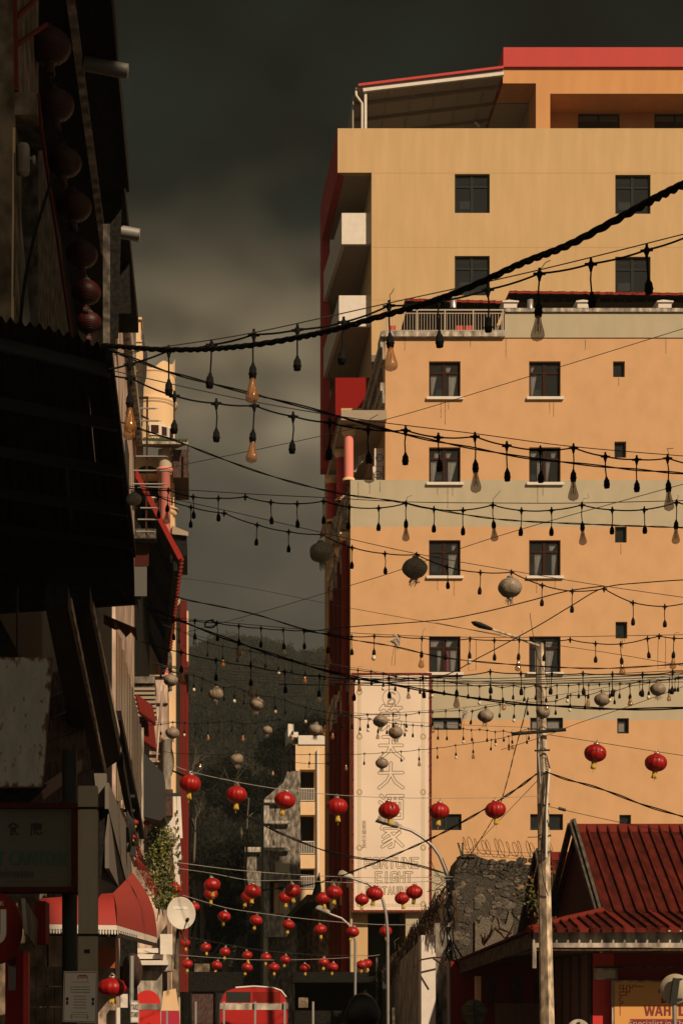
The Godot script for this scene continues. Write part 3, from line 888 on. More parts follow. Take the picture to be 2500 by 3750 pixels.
func hotel() -> void:
	# tall tan block behind the orange one: facade 68 m away, balconies and a red frame on the street side, canopy and penthouse on the roof
	var t := thing("hotel_block", "tall tan block with white street balconies, a red side frame and a red topped penthouse", "building")
	var d := 68.0
	var X := func(u: float, dd: float) -> float: return (u - 750.0) / 6000.0 * dd
	var Y := func(v: float, dd: float) -> float: return EYE + (3667.0 - v) / 6000.0 * dd
	var holes := []
	for r in [[637, 780], [937, 1082]]:
		holes.append([X.call(1664, d), Y.call(r[1], d), X.call(1792, d), Y.call(r[0], d)])
		holes.append([X.call(2251, d), Y.call(r[1] + 3, d), X.call(2380, d), Y.call(r[0] + 3, d)])
	var w := MB.new()
	w.facade(X.call(1360, d), Y.call(1300, d), 28.0, Y.call(632, d), -d, holes, 0.3)
	w.facade(X.call(1236, d), Y.call(632, d), 28.0, Y.call(470, d), -d, [], 0.3)
	obj("wall", w, M.tan, t)
	for v in [633, 905, 1098]:
		obj("joint_line", boxed(X.call(1362, d), Y.call(v + 1.2, d), -d - 0.01, 28.0, Y.call(v, d), -d + 0.004), mat(0.50, 0.34, 0.17, 0.95), t)
	var sh := MB.new()
	var xi: float = X.call(1360, d)
	sh.quad(Vector3(xi, 0, -d), Vector3(xi, Y.call(632, d), -d), Vector3(xi, Y.call(632, d), -80), Vector3(xi, 0, -80))
	sh.quad(Vector3(28, 0, -d), Vector3(28, 37.8, -d), Vector3(28, 37.8, -84), Vector3(28, 0, -84))
	sh.quad(Vector3(6.9, 0, -84), Vector3(6.9, 34.4, -84), Vector3(28, 34.4, -84), Vector3(28, 0, -84))
	sh.quad(Vector3(5.85, 0, -80), Vector3(5.85, 34.4, -80), Vector3(xi, 34.4, -80), Vector3(xi, 0, -80))
	obj("side_wall", sh, M.tan, t)
	obj("roof_slab", boxed(6.0, Y.call(632, d) + 0.003, -84, 28, Y.call(632, d) + 0.3, -74.003), M.soffit, t)
	obj("roof_slab", boxed(X.call(1236, d) + 0.02, Y.call(632, d) + 0.003, -74, 28, Y.call(632, d) + 0.3, -d - 0.3), M.soffit, t)
	obj("parapet_back", boxed(X.call(1236, d) + 0.01, Y.call(632, d), -d - 0.28, 28, Y.call(470, d) - 0.003, -d - 0.01), M.tan, t)
	for i in holes.size():
		win(t, holes[i][0], holes[i][1], holes[i][2], holes[i][3], -d - 0.12, M.frame_grey, 1, 0)
	# red frame on the street side: a beam running back and a post down from its end
	var xa: float = X.call(1236, d)
	var ya: float = Y.call(470, d)
	var yb: float = Y.call(634, d)
	var fr := MB.new()
	fr.hexa([Vector3(xa, yb, -d - 0.003), Vector3(xa + 0.3, yb, -d - 0.32), Vector3(xa + 0.3, ya, -d - 0.32), Vector3(xa, ya, -d - 0.003), Vector3(xa - 0.23, yb, -74), Vector3(xa + 0.1, yb, -74), Vector3(xa + 0.1, ya, -74), Vector3(xa - 0.23, ya, -74)])
	obj("frame_beam", fr, M.red_paint, t)
	var px: float = X.call(1178, 74.0)
	obj("frame_post", boxed(px, Y.call(1712, 74.0), -75.0, px + 0.36, ya - 0.01, -74.0), M.red_paint, t)
	# balconies
	for e in [[780, 894, 1251, M.white, "balcony"], [1082, 1195, 1241, M.white, "balcony"], [1383, 1520, 1228, mat(0.24, 0.010, 0.008, 0.85), "balcony"]]:  # lowest balcony: red darkened to hold the shade on its front
		var dn := 68.35
		var y0: float = Y.call(e[1], dn)
		var y1: float = Y.call(e[0], dn)
		var xl: float = X.call(e[2], dn)
		var b := MB.new()
		var xr: float = X.call(1357, dn)
		b.hexa([Vector3(xl, y0, -dn), Vector3(xr, y0, -dn), Vector3(xr, y1, -dn), Vector3(xl, y1, -dn), Vector3(xl - 0.02, y0, -dn - 0.15), Vector3(xr, y0, -dn - 0.15), Vector3(xr, y1, -dn - 0.15), Vector3(xl - 0.02, y1, -dn - 0.15)])
		b.hexa([Vector3(xl - 0.003, y0, -dn - 0.152), Vector3(xl + 0.14, y0, -dn - 0.152), Vector3(xl + 0.14, y1, -dn - 0.152), Vector3(xl - 0.003, y1, -dn - 0.152), Vector3(5.36, y0, -73.98), Vector3(5.5, y0, -73.98), Vector3(5.5, y1, -73.98), Vector3(5.36, y1, -73.98)])
		var o := obj(e[4], b, e[3], t)
		var s := MB.new()
		s.hexa([Vector3(xl + 0.01, y0 + 0.01, -dn - 0.16), Vector3(6.9, y0 + 0.01, -dn - 0.16), Vector3(6.9, y0 + 0.2, -dn - 0.16), Vector3(xl + 0.01, y0 + 0.2, -dn - 0.16), Vector3(5.38, y0 + 0.01, -73.97), Vector3(6.9, y0 + 0.01, -79.9), Vector3(6.9, y0 + 0.2, -79.9), Vector3(5.38, y0 + 0.2, -73.97)])
		obj("floor_slab", s, M.soffit, o)
		obj("door", boxed(6.45, y0 + 0.2, -79.95, 6.8, y1 + 1.0, -79.8), M.black, o)
	# canopy over the roof terrace
	var cx0: float = X.call(1302, 68.5)
	var cx1: float = X.call(1842, 68.5)
	var cy0: float = Y.call(326, 68.5)
	var cy1: float = Y.call(262, 68.5)
	var cp := MB.new()
	cp.slab([Vector3(cx0, cy0, -68.5), Vector3(cx1, cy1, -68.5), Vector3(cx1, cy1, -80), Vector3(cx0 - 0.25, cy0, -80)], Vector3(0, 0.06, 0))
	var co := obj("canopy", cp, M.roofmetal, t)
	var gut := MB.new()
	gut.bar(Vector3(cx0 + 0.3, cy0 - 0.09, -68.45), Vector3(cx1, cy1 - 0.13, -68.45), 0.12, 0.13)
	obj("gutter", gut, M.white, co)
	var edge := MB.new()
	edge.bar(Vector3(cx0 + 0.1, cy0 + 0.12, -68.42), Vector3(cx1, cy1 + 0.14, -68.42), 0.06, 0.1)
	obj("roof_edge", edge, M.red_paint, co)
	for i in 6:
		var p := MB.new()
		var zz := -69.6 - i * 1.3
		p.bar(Vector3(cx0, cy0 - 0.08, zz), Vector3(cx1, cy1 - 0.08, zz), 0.1, 0.14)
		obj("purlin", p, M.soffit, co)
	for i in 6:
		var s := (i + 0.4) / 6.0
		var p := MB.new()
		var q := Vector3(lerpf(cx0, cx1, s), lerpf(cy0, cy1, s) - 0.02, 0)
		p.bar(q + Vector3(0, 0, -68.6), q + Vector3(0, 0, -79.8), 0.05, 0.06)
		obj("rafter", p, M.steel, co)
	var lampm := MB.new()
	lampm.bar(at(1780, 312, 71), at(1798, 330, 71.2), 0.09, 0.06)
	obj("tube_light", lampm, M.white, co)
	var lamp2 := MB.new()
	lamp2.bar(at(1738, 446, 72), at(1756, 462, 72.2), 0.09, 0.06)
	obj("tube_light", lamp2, M.white, co)
	var pipe := MB.new()
	pipe.tube([Vector3(cx0 + 0.02, cy0 - 0.02, -68.6), Vector3(cx0 + 0.03, cy0 - 0.22, -68.6), Vector3(cx0 + 0.27, cy0 - 0.55, -68.6), Vector3(cx0 + 0.27, ya - 0.1, -68.6)], 0.055, 8)
	obj("downpipe", pipe, M.white, co)
	obj("canopy_post", boxed(X.call(1334, 68.5), ya - 0.1, -68.65, X.call(1343, 68.5), cy0 - 0.05, -68.5), M.white, co)
	obj("side_screen", boxed(cx0 - 0.1, ya - 0.2, -76, cx0 - 0.05, cy0 - 0.1, -68.9), M.roofmetal, co)
	# penthouse
	var pd0 := 69.0
	var pw := MB.new()
	var xl2: float = X.call(1840, pd0)
	pw.facade(xl2, ya - 0.3, 28.0, Y.call(250, pd0), -pd0, [[xl2 - 1.0, ya - 0.4, X.call(1961, pd0), Y.call(305, pd0)], [X.call(2013, pd0), ya - 0.4, 29.0, Y.call(343, pd0)]], 1.5)
	obj("penthouse_wall", pw, M.deep_orange, t)
	obj("penthouse_ceiling", boxed(xl2, Y.call(305, pd0), -78, 28, Y.call(298, pd0), -pd0 - 1.6), M.soffit, t)
	obj("penthouse_inner", boxed(X.call(1961, pd0) + 0.003, ya - 0.3, -78, X.call(2005, pd0), Y.call(310, pd0), -pd0 - 0.4), M.soffit, t)
	obj("penthouse_back", boxed(xl2, ya - 0.3, -78.2, 28, Y.call(250, pd0), -78), M.brownwall, t)
	obj("red_band", boxed(xl2, Y.call(250, pd0) + 0.003, -78, 28, Y.call(179, pd0), -pd0 + 0.12), M.red_paint, t)
	var bw := MB.new()
	var zb := -pd0 - 1.5
	var wh := []
	for u in [[2115, 2268], [2394, 2548]]:
		wh.append([X.call(u[0], -zb), ya - 0.4, X.call(u[1], -zb), Y.call(414, -zb)])
	bw.facade(X.call(2006, -zb), ya - 0.4, 28, Y.call(320, -zb), zb, wh, 0.2)
	obj("loggia_wall", bw, M.deep_orange, t)
	for q in wh:
		win(t, q[0], q[1], q[2], q[3], zb - 0.08, M.frame_grey, 3, 0)

func far_buildings() -> void:
	# narrow tan house with a stepped white parapet
	var d := 120.0
	var k := 6000.0 / d
	var X := func(u: float) -> float: return (u - 750.0) / k
	var Y := func(v: float) -> float: return EYE + (3667.0 - v) / k
	var t := thing("narrow_house", "narrow tan house with stepped white parapet, dark balconies and a white downpipe", "building")
	var holes := []
	for r in [[2818, 2936], [2984, 3130], [3180, 3258]]:
		holes.append([X.call(1097), Y.call(r[1]), X.call(1153), Y.call(r[0])])
	var w := MB.new()
	w.facade(X.call(1082), 0, X.call(1200), Y.call(2728), -d, holes, 1.4)
	obj("wall", w, M.peach, t)
	var s := MB.new()
	s.quad(Vector3(X.call(1082), 0, -d), Vector3(X.call(1082), Y.call(2728), -d), Vector3(X.call(1082), Y.call(2728), -d - 12), Vector3(X.call(1082), 0, -d - 12))
	s.quad(Vector3(X.call(1066), 0, -d - 1.6), Vector3(X.call(1066), Y.call(2712), -d - 1.6), Vector3(X.call(1200), Y.call(2712), -d - 1.6), Vector3(X.call(1200), 0, -d - 1.6))
	s.quad(Vector3(X.call(1066), Y.call(2728), -d), Vector3(X.call(1200), Y.call(2728), -d), Vector3(X.call(1200), Y.call(2728), -d - 12), Vector3(X.call(1066), Y.call(2728), -d - 12))
	obj("side_wall", s, M.concrete, t)
	var pr := MB.new()
	pr.box(X.call(1092), Y.call(2727), -d - 0.5, X.call(1200), Y.call(2694), -d + 0.12)
	pr.box(X.call(1066), Y.call(2700), -d - 0.9, X.call(1092) - 0.003, Y.call(2681), -d + 0.06)
	pr.box(X.call(1057), Y.call(2712), -d - 5.0, X.call(1082) - 0.1, Y.call(2643), -d - 0.92)
	obj("parapet", pr, M.white, t)
	obj("side_slab", boxed(X.call(1052), 0, -d - 9.0, X.call(1066), Y.call(2716), -d - 1.7), M.concrete, t)
	for i in 3:
		var h: Array = holes[i]
		var b := MB.new()
		b.box(h[0], h[1] + 0.95, -d - 0.1, h[2], h[1] + 1.0, -d - 0.06)
		b.box(h[0], h[1] + 0.08, -d - 0.1, h[2], h[1] + 0.12, -d - 0.06)
		var r := obj("railing", b, M.white, t)
		for j in 9:
			var x: float = lerpf(h[0], h[2], (j + 0.5) / 9.0)
			obj("baluster", boxed(x - 0.018, h[1] + 0.12, -d - 0.095, x + 0.018, h[1] + 0.95, -d - 0.065), M.white, r)
		obj("black_backing", boxed(h[0] - 0.3, h[1] - 0.2, -d - 1.55, h[2] + 0.3, h[3] + 0.2, -d - 1.5), M.dark, t)  # dark sheet stands in for the unlit space behind the balcony
		obj("pillar", boxed(X.call(1083), h[1], -d + 0.003, X.call(1096), h[3], -d + 0.25), M.peach, t)
	var pipe := MB.new()
	pipe.tube([Vector3(X.call(1163), Y.call(2748), -d + 0.15), Vector3(X.call(1163), Y.call(3240), -d + 0.15)], 0.1, 8)
	obj("downpipe", pipe, M.white, t)
	# weathered concrete house with a gable, behind it
	d = 117.0
	k = 6000.0 / d
	X = func(u: float) -> float: return (u - 750.0) / k
	Y = func(v: float) -> float: return EYE + (3667.0 - v) / k
	t = thing("concrete_house", "grey weathered concrete house with a gabled top left of the narrow tan house", "building")
	var g := MB.new()
	g.extrude(PackedVector2Array([Vector2(X.call(969), 0), Vector2(X.call(1100), 0), Vector2(X.call(1100), Y.call(2822)), Vector2(X.call(1052), Y.call(2826)), Vector2(X.call(1038), Y.call(2866)), Vector2(X.call(969), Y.call(2924))]), Transform3D(Basis(), Vector3(0, 0, -d)), -8.0)
	obj("wall", g, M.concrete, t)
	obj("corner_pier", boxed(X.call(966), 0, -d + 0.003, X.call(985), Y.call(2930), -d + 0.25), M.offwhite, t)
	for v in [2932, 3008, 3106]:
		obj("ledge", boxed(X.call(966), Y.call(v + 10), -d + 0.26, X.call(1062), Y.call(v), -d + 0.5), M.offwhite, t)
	for p in [[1005, 2952, 1012, 2974], [1004, 3012, 1008, 3018], [998, 3078, 1006, 3096]]:
		obj("window", boxed(X.call(p[0]), Y.call(p[3]), -d - 0.1, X.call(p[2]), Y.call(p[1]), -d + 0.004), M.black, t)
	obj("boarded_panel", boxed(X.call(1007), Y.call(3205), -d + 0.01, X.call(1060), Y.call(3155), -d + 0.09), M.cream, t)
	obj("balcony", boxed(X.call(964), Y.call(3228), -d + 0.02, X.call(1060), Y.call(3200), -d + 1.3), M.offwhite, t)
	obj("painted_shade_bay", boxed(X.call(990), Y.call(3345), -d + 0.005, X.call(1020), Y.call(3230), -d + 0.02), M.dark, t)  # thin dark sheet painted in for the shade of a bay
	obj("orange_strip", boxed(X.call(1003), Y.call(3350), -d + 0.03, X.call(1020), Y.call(3232), -d + 0.1), M.orange, t)
	obj("pale_strip", boxed(X.call(1022), Y.call(3350), -d + 0.03, X.call(1058), Y.call(3262), -d + 0.1), M.cream, t)
	obj("lower_slab", boxed(X.call(963), Y.call(3435), -d + 0.3, X.call(1045), Y.call(3350), -d + 2.0), M.offwhite, t)
	obj("lower_pier", boxed(X.call(963), 0, -d + 0.4, X.call(976), Y.call(3436), -d + 1.9), M.cream, t)
	var sl := MB.new()
	sl.hexa([at(1168, 3195, 90), at(1176, 3270, 90), at(1122, 3436, 112), at(1090, 3440, 112), at(1170, 3195, 91), at(1178, 3270, 91), at(1124, 3436, 113), at(1092, 3440, 113)])
	obj("stair_slab", sl, M.dirty, t)
	d = 142.0
	k = 6000.0 / d
	X = func(u: float) -> float: return (u - 750.0) / k
	Y = func(v: float) -> float: return EYE + (3667.0 - v) / k
	t = thing("low_house", "small grey concrete house lower on the slope, flat ledge on top", "building")
	obj("wall", boxed(X.call(899), 0, -d - 6, X.call(962), Y.call(3112), -d), M.concrete, t)
	obj("ledge", boxed(X.call(897), Y.call(3122), -d + 0.003, X.call(958), Y.call(3104), -d + 0.5), M.offwhite, t)
	obj("window", boxed(X.call(940), Y.call(3190), -d + 0.002, X.call(958), Y.call(3130), -d + 0.01), M.dark, t)
	d = 126.0
	k = 6000.0 / d
	X = func(u: float) -> float: return (u - 750.0) / k
	Y = func(v: float) -> float: return EYE + (3667.0 - v) / k
	t = thing("ruined_house", "low grey house front with empty openings behind the middle lantern row", "building")
	var hh := [[X.call(905), Y.call(3330), X.call(928), Y.call(3302)], [X.call(912), Y.call(3395), X.call(960), Y.call(3352)], [X.call(902), Y.call(3470), X.call(950), Y.call(3420)]]
	var rw := MB.new()
	rw.facade(X.call(865), 0, X.call(985), Y.call(3280), -d, hh, 0.5)
	rw.box(X.call(985), 0, -d - 3, X.call(985) + 0.2, Y.call(3330), -d - 0.01)
	obj("wall", rw, M.dirty, t)
	for h in hh:
		obj("window", boxed(h[0], h[1], -d - 0.5, h[2], h[3], -d - 0.4), M.black, t)  # black sheet stands in for the dark inside the empty opening
	obj("awning", boxed(X.call(900), Y.call(3348), -d + 0.003, X.call(968), Y.call(3340), -d + 1.0), M.offwhite, t)
	# dark flat roofed block between the narrow house and the orange block
	t = thing("shadowed_shophouse", "dark shophouse with brown piers under the orange block street side", "building")
	var p0 := MB.new()
	p0.box(5.5, 0, -88, 8.5, 6.5, -69)
	obj("wall", p0, M.brownwall, t)
	for i in 5:
		obj("pier", boxed(4.9, 0, -87.5 + i * 4.2, 5.3, 5.8, -87.0 + i * 4.2), M.brownwall, t)
	obj("canopy", boxed(4.3, 5.8, -88, 5.499, 6.1, -69), M.dirty, t)
	for i in 4:
		obj("opening", boxed(5.45, 0.3, -86.6 + i * 4.2, 5.497, 4.8, -84.0 + i * 4.2), M.black, t)  # black plates painted in for the shade between the piers
	# tall white slab with a red edge at the far left
	d = 70.0
	k = 6000.0 / d
	X = func(u: float) -> float: return (u - 750.0) / k
	Y = func(v: float) -> float: return EYE + (3667.0 - v) / k
	t = thing("white_slab_house", "tall white house end with a long red painted edge facing the hill", "building")
	obj("wall", boxed(X.call(560), 0, -d - 10, X.call(660), Y.call(2187), -d), M.cream, t)
	obj("red_edge", boxed(X.call(660) + 0.003, 2.0, -d - 0.6, X.call(684), Y.call(2206), -d + 0.3), mat(0.13, 0.018, 0.014, 0.9), t)
	obj("tan_edge", boxed(X.call(684) + 0.003, Y.call(2420), -d - 1.4, X.call(690), Y.call(2235), -d - 0.1), M.peach, t)
	obj("red_step", boxed(X.call(684) + 0.003, 2.0, -d - 1.0, X.call(690), Y.call(2420) - 0.003, -d - 0.1), M.dark_red, t)
	var rod := MB.new()
	rod.tube([at(637, 2165, d - 0.5), at(637, 2240, d - 0.5)], 0.03, 5)
	rod.box(X.call(637), Y.call(2228), -d + 0.4, X.call(648), Y.call(2224), -d + 0.46)
	obj("pipe", rod, M.wire, t)

func left_row() -> void:
	# shophouses on the left, near to far
	var t := thing("near_shophouse", "dim plastered shophouse end at the left edge with a high dark eave", "building")
	obj("pier", boxed(-4.5, 7.3, -16.5, at(58, 0, 14.5).x, 14.6, -14.5), M.brownwall, t)
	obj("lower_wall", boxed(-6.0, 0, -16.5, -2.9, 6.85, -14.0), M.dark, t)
	var tr := MB.new()
	tr.bar(at(56, -60, 14.45), at(61, 335, 14.45), 0.035, 0.035)
	obj("red_trim", tr, M.roof_edge, t)
	for q in [[at(63, 62, 14.6), at(150, -20, 15.8)], [at(63, 165, 14.6), at(172, 88, 15.8)]]:
		var b := MB.new()
		b.bar(q[0], q[1], 0.03, 0.03)
		obj("brace", b, M.roof_edge, t)
	var beam := MB.new()
	beam.box(at(55, 0, 14.4).x, at(0, 420, 14.4).y, -14.9, at(138, 0, 14.4).x, at(0, 338, 14.4).y, -14.4)
	obj("beam_end", beam, M.brownwall, t)
	obj("beam_end", boxed(at(58, 0, 14.6).x, at(0, 466, 14.6).y, -15.0, at(144, 0, 14.6).x, at(0, 424, 14.6).y, -14.6), M.dirty, t)
	var wl := MB.new()
	wl.hexa([at(140, 1260, 15.0), at(60, 1260, 15.0), at(60, 470, 15.0), at(142, 470, 15.0), at(262, 1260, 18.0), at(160, 1260, 18.0), at(160, 880, 18.0), at(222, 880, 18.0)])
	obj("street_wall", wl, M.dirty, t)
	var pb := MB.new()
	pb.hexa([at(52, 1230, 14.9), at(118, 1230, 14.9), at(64, 640, 14.9), at(52, 640, 14.9), at(52, 1230, 15.0), at(118, 1230, 15.0), at(64, 640, 15.0), at(52, 640, 15.0)])
	obj("white_board", pb, M.offwhite, t)
	var strip := MB.new()
	strip.bar(at(47, 1175, 14.42), at(53, 470, 14.42), 0.02, 0.03)
	obj("corner_bead", strip, M.peach, t)
	var ed := MB.new()
	ed.tube([at(140, 345, 14.4), at(152, 470, 14.6), at(183, 690, 15.2), at(212, 880, 16.0), at(240, 1080, 16.9), at(266, 1262, 17.7)], 0.017, 6)
	obj("ledge_edge", ed, M.roof_edge, t)
	var cyl := MB.new()
	cyl.lathe([Vector2(0, 0), Vector2(0.055, 0.01), Vector2(0.06, 0.04), Vector2(0.06, 0.23), Vector2(0.05, 0.265), Vector2(0, 0.275)], 16, Transform3D(Basis(), at(86, 640, 14.6)))
	cyl.tube([at(110, 580, 14.6), at(122, 580, 14.6)], 0.012, 6)
	cyl.box(at(122, 0, 14.6).x, at(0, 600, 14.6).y, -14.62, at(131, 0, 14.6).x, at(0, 573, 14.6).y, -14.58)
	obj("insulator", cyl, M.offwhite, t)
	var hang := MB.new()
	hang.tube([at(196, 640, 14.8), at(170, 720, 14.6), at(130, 850, 14.4), at(100, 980, 14.3), at(84, 1090, 14.3), at(76, 1180, 14.3)], 0.016, 6)
	obj("loose_cable", hang, M.rubber, t)
	var thin := MB.new()
	thin.tube([at(54, 560, 14.4), at(56, 800, 14.4), at(52, 1080, 14.4), at(70, 1172, 14.4)], 0.006, 5)
	obj("thin_wire", thin, M.dirty, t)
	# eave high above: soffit boards, pale beam, dark fascia
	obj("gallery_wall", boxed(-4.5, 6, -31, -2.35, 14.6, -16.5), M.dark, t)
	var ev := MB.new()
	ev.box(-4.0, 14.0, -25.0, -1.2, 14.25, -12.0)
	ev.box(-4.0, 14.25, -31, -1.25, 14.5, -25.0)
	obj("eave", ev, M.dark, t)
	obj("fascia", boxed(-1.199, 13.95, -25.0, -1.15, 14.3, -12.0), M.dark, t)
	obj("pale_beam", boxed(-1.70, 13.90, -27.0, -1.6, 13.997, -12.0), M.offwhite, t)
	var gb := MB.new()
	gb.hexa([at(378, 820, 24), at(404, 820, 24), at(404, 1290, 24), at(378, 1290, 24), at(378, 820, 24.2), at(404, 820, 24.2), at(404, 1290, 24.2), at(378, 1290, 24.2)])
	obj("hanger_post", gb, M.dirty, t)
	var gl := MB.new()
	gl.hexa([at(404, 690, 25.2), at(448, 690, 25.2), at(434, 1240, 25.2), at(404, 1240, 25.2), at(404, 690, 25.4), at(448, 690, 25.4), at(434, 1240, 25.4), at(404, 1240, 25.4)])
	obj("dark_panel", gl, M.dark, t)
	var gl2 := MB.new()
	gl2.hexa([at(430, 1148, 28), at(481, 1148, 28), at(462, 690, 28), at(430, 690, 28), at(430, 1148, 28.2), at(481, 1148, 28.2), at(462, 690, 28.2), at(430, 690, 28.2)])
	obj("dark_panel", gl2, M.dark, t)
	for p in [[372, 242, 468, 262, 21.5, 26], [448, 848, 511, 862, 26.6, 23]]:
		var sp := MB.new()
		var r: float = p[5] / 6000.0 * p[4]
		sp.tube([at(p[0] - 60, p[1] - 10, p[4]), at(p[2], p[3], p[4])], r, 14)
		sp.tube([at(p[2] + 0.4, p[3], p[4]), at(p[2] + 0.8, p[3], p[4])], r * 0.86, 14)
		var so := obj("spout", sp, M.steel, t)
	# corrugated awning close overhead, shade of its underside put into the near-black colour
	var aw := thing("corrugated_awning", "weathered corrugated awning seen from below at the left, its shade painted near black", "awning")
	var a0 := at(400, 1272, 13.0)
	var a1 := at(-160, 1130, 13.0)
	var b0 := at(490, 2010, 18.7)
	var b1 := at(-160, 1930, 18.7)
	for sidx in 6:
		var c := MB.new()
		c.st.set_smooth_group(0)
		for i in 24:
			for j in 6:
				var q := []
				for e in [[0, 0], [1, 0], [1, 1], [0, 1]]:
					var s: float = (sidx + (i + e[0]) / 24.0) / 6.0
					var tt: float = (j + e[1]) / 6.0
					var p: Vector3 = a0.lerp(a1, s).lerp(b0.lerp(b1, s), tt)
					q.append(p + Vector3(0, 0.022 * sin(s * TAU * 16.0) + 0.006 * sidx + 0.02 * sin(tt * 7.0 + sidx), 0))
				c.quad(q[0], q[1], q[2], q[3])
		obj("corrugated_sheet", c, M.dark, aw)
	for i in 5:
		var tt := 0.05 + i * 0.22
		var bb := MB.new()
		bb.bar(a0.lerp(b0, tt) + Vector3(0, -0.08, 0), a1.lerp(b1, tt) + Vector3(0, -0.08, 0), 0.06, 0.09)
		obj("batten", bb, M.black, aw)
	var side := MB.new()
	side.hexa([b0 + Vector3(0, -0.02, 0), b1, b1 + Vector3(0, -1.0, 0), b0 + Vector3(0.01, -0.62, 0), b0 + Vector3(0, -0.02, -0.1), b1 + Vector3(0, 0, -0.1), b1 + Vector3(0, -1.0, -0.1), b0 + Vector3(0.01, -0.62, -0.1)])
	obj("end_board", side, M.dark, aw)
	var gt := MB.new()
	gt.bar(a0 + Vector3(0, -0.05, 0), b0 + Vector3(0, -0.05, 0), 0.05, 0.1)
	obj("edge_trim", gt, M.dark, aw)
	for e in [[400, 2140, 470, 2175, 0.05], [465, 2150, 505, 2200, 0.09], [380, 2250, 500, 2300, 0.12]]:
		var rag := MB.new()
		var p := at(e[0], e[1], 18.9)
		var q := at(e[2], e[3], 18.6)
		for i in 6:
			var s := i / 6.0
			var s2 := (i + 1) / 6.0
			rag.quad(p.lerp(q, s), p.lerp(q, s2), p.lerp(q, s2) + Vector3(0.01, -e[4] - 0.04 * sin(i * 2.7), 0.05 * sin(i * 1.9)), p.lerp(q, s) + Vector3(0, -e[4] - 0.04 * sin((i - 1) * 2.7), 0.05 * sin((i - 1) * 1.9)))
		obj("torn_plastic", rag, mat(0.32, 0.11, 0.03, 0.5, tex_grime, Vector3(5, 5, 5)), aw)
	# tall beige house rising behind the eave, metal siding in front
	t = thing("beige_house", "tall beige house with a bare side wall above the metal siding", "building")
	var hb := MB.new()
	hb.hexa([Vector3(-8, 0, -30.5), Vector3(-1.66, 0, -30.5), Vector3(-1.66, 18.0, -30.5), Vector3(-8, 18.0, -30.5), Vector3(-8, 0, -41.5), Vector3(-1.78, 0, -41.5), Vector3(-1.78, 18.0, -41.5), Vector3(-8, 18.0, -41.5)])
	obj("wall", hb, M.rose_wall, t)
	obj("added_dark_block", boxed(-6, 4.9, -30.45, -1.72, 9.6, -27.05), M.dark, t)  # added near-black block, covers the bright house front to read as shade
	obj("ledge", boxed(-3.0, 15.5, -41, -1.55, 15.8, -34), M.offwhite, t)
	obj("window", boxed(-1.78, 12.5, -36, -1.655, 13.6, -35), M.frame_grey, t)
	t = thing("metal_siding", "shiny ribbed metal siding receding along the left side of the street", "cladding")
	obj("frame", boxed(-1.72, 5.4, -42.2, -1.66, 8.6, -30.9), M.dark, t)
	for i in 9:
		var z := -31.0 - i * 1.245
		var r := MB.new()
		var arc := []
		for j in 9:
			arc.append(Vector2(-1.66 + 0.05 * sin(PI * j / 8.0) + 0.012 * sin(j * 2.0 + i), z - 1.235 * j / 8.0))
		r.st.set_smooth_group(0)
		for j in 8:
			r.quad(Vector3(arc[j].x, 5.4, arc[j].y), Vector3(arc[j].x, 8.6, arc[j].y), Vector3(arc[j + 1].x, 8.6, arc[j + 1].y), Vector3(arc[j + 1].x, 5.4, arc[j + 1].y))
		obj("panel", r, M.siding, t)
	obj("corner_trim", boxed(-1.68, 5.4, -42.35, -1.57, 8.65, -42.2), M.offwhite, t)
	obj("bottom_trim", boxed(-1.62, 5.25, -42.3, -1.55, 5.395, -30.9), M.rose_wall, t)
	# pale tower with a scalloped top, green tiled eaves and a pink column
	t = thing("peach_tower", "sunlit peach corner tower with a scalloped top, green tiled eave and dark soffit", "building")
	var d := 62.0
	var k := 6000.0 / d
	var X := func(u: float) -> float: return (u - 750.0) / k
	var Y := func(v: float) -> float: return EYE + (3667.0 - v) / k
	var cxm: float = X.call(556)
	var tower := MB.new()
	var R: float = X.call(640) - cxm
	var zc := -d - R
	tower.st.set_smooth_group(0)
	for i in 32:
		var q := []
		for e in [[0, 0], [1, 0], [1, 1], [0, 1]]:
			var a: float = -0.6 + (PI + 1.0) * (i + e[0]) / 32.0
			var p := Vector3(cxm + R * cos(a), 0, zc + R * sin(a))
			var yt: float = Y.call(1335) + 0.42 * pow(absf(cos(a * 1.0)), 2.5) + 0.12 * cos(a * 6.0)
			q.append(Vector3(p.x, Y.call(1625) if e[1] == 0 else yt, p.z))
		tower.quad(q[0], q[1], q[2], q[3])
	obj("tower_wall", tower, M.peach, t)
	var cr := MB.new()
	for e in [[1452, 0.10, 0.16], [1463, 0.05, 0.08], [1352, 0.04, 0.07]]:
		var yy: float = Y.call(e[0])
		cr.lathe([Vector2(R, yy - e[2]), Vector2(R + e[1], yy - e[2] * 0.4), Vector2(R + e[1], yy), Vector2(R, yy + 0.02)], 32, Transform3D(Basis(), Vector3(cxm, 0, zc)), 0, 0, -0.6, PI + 0.4)
	obj("cornice", cr, M.peach, t)
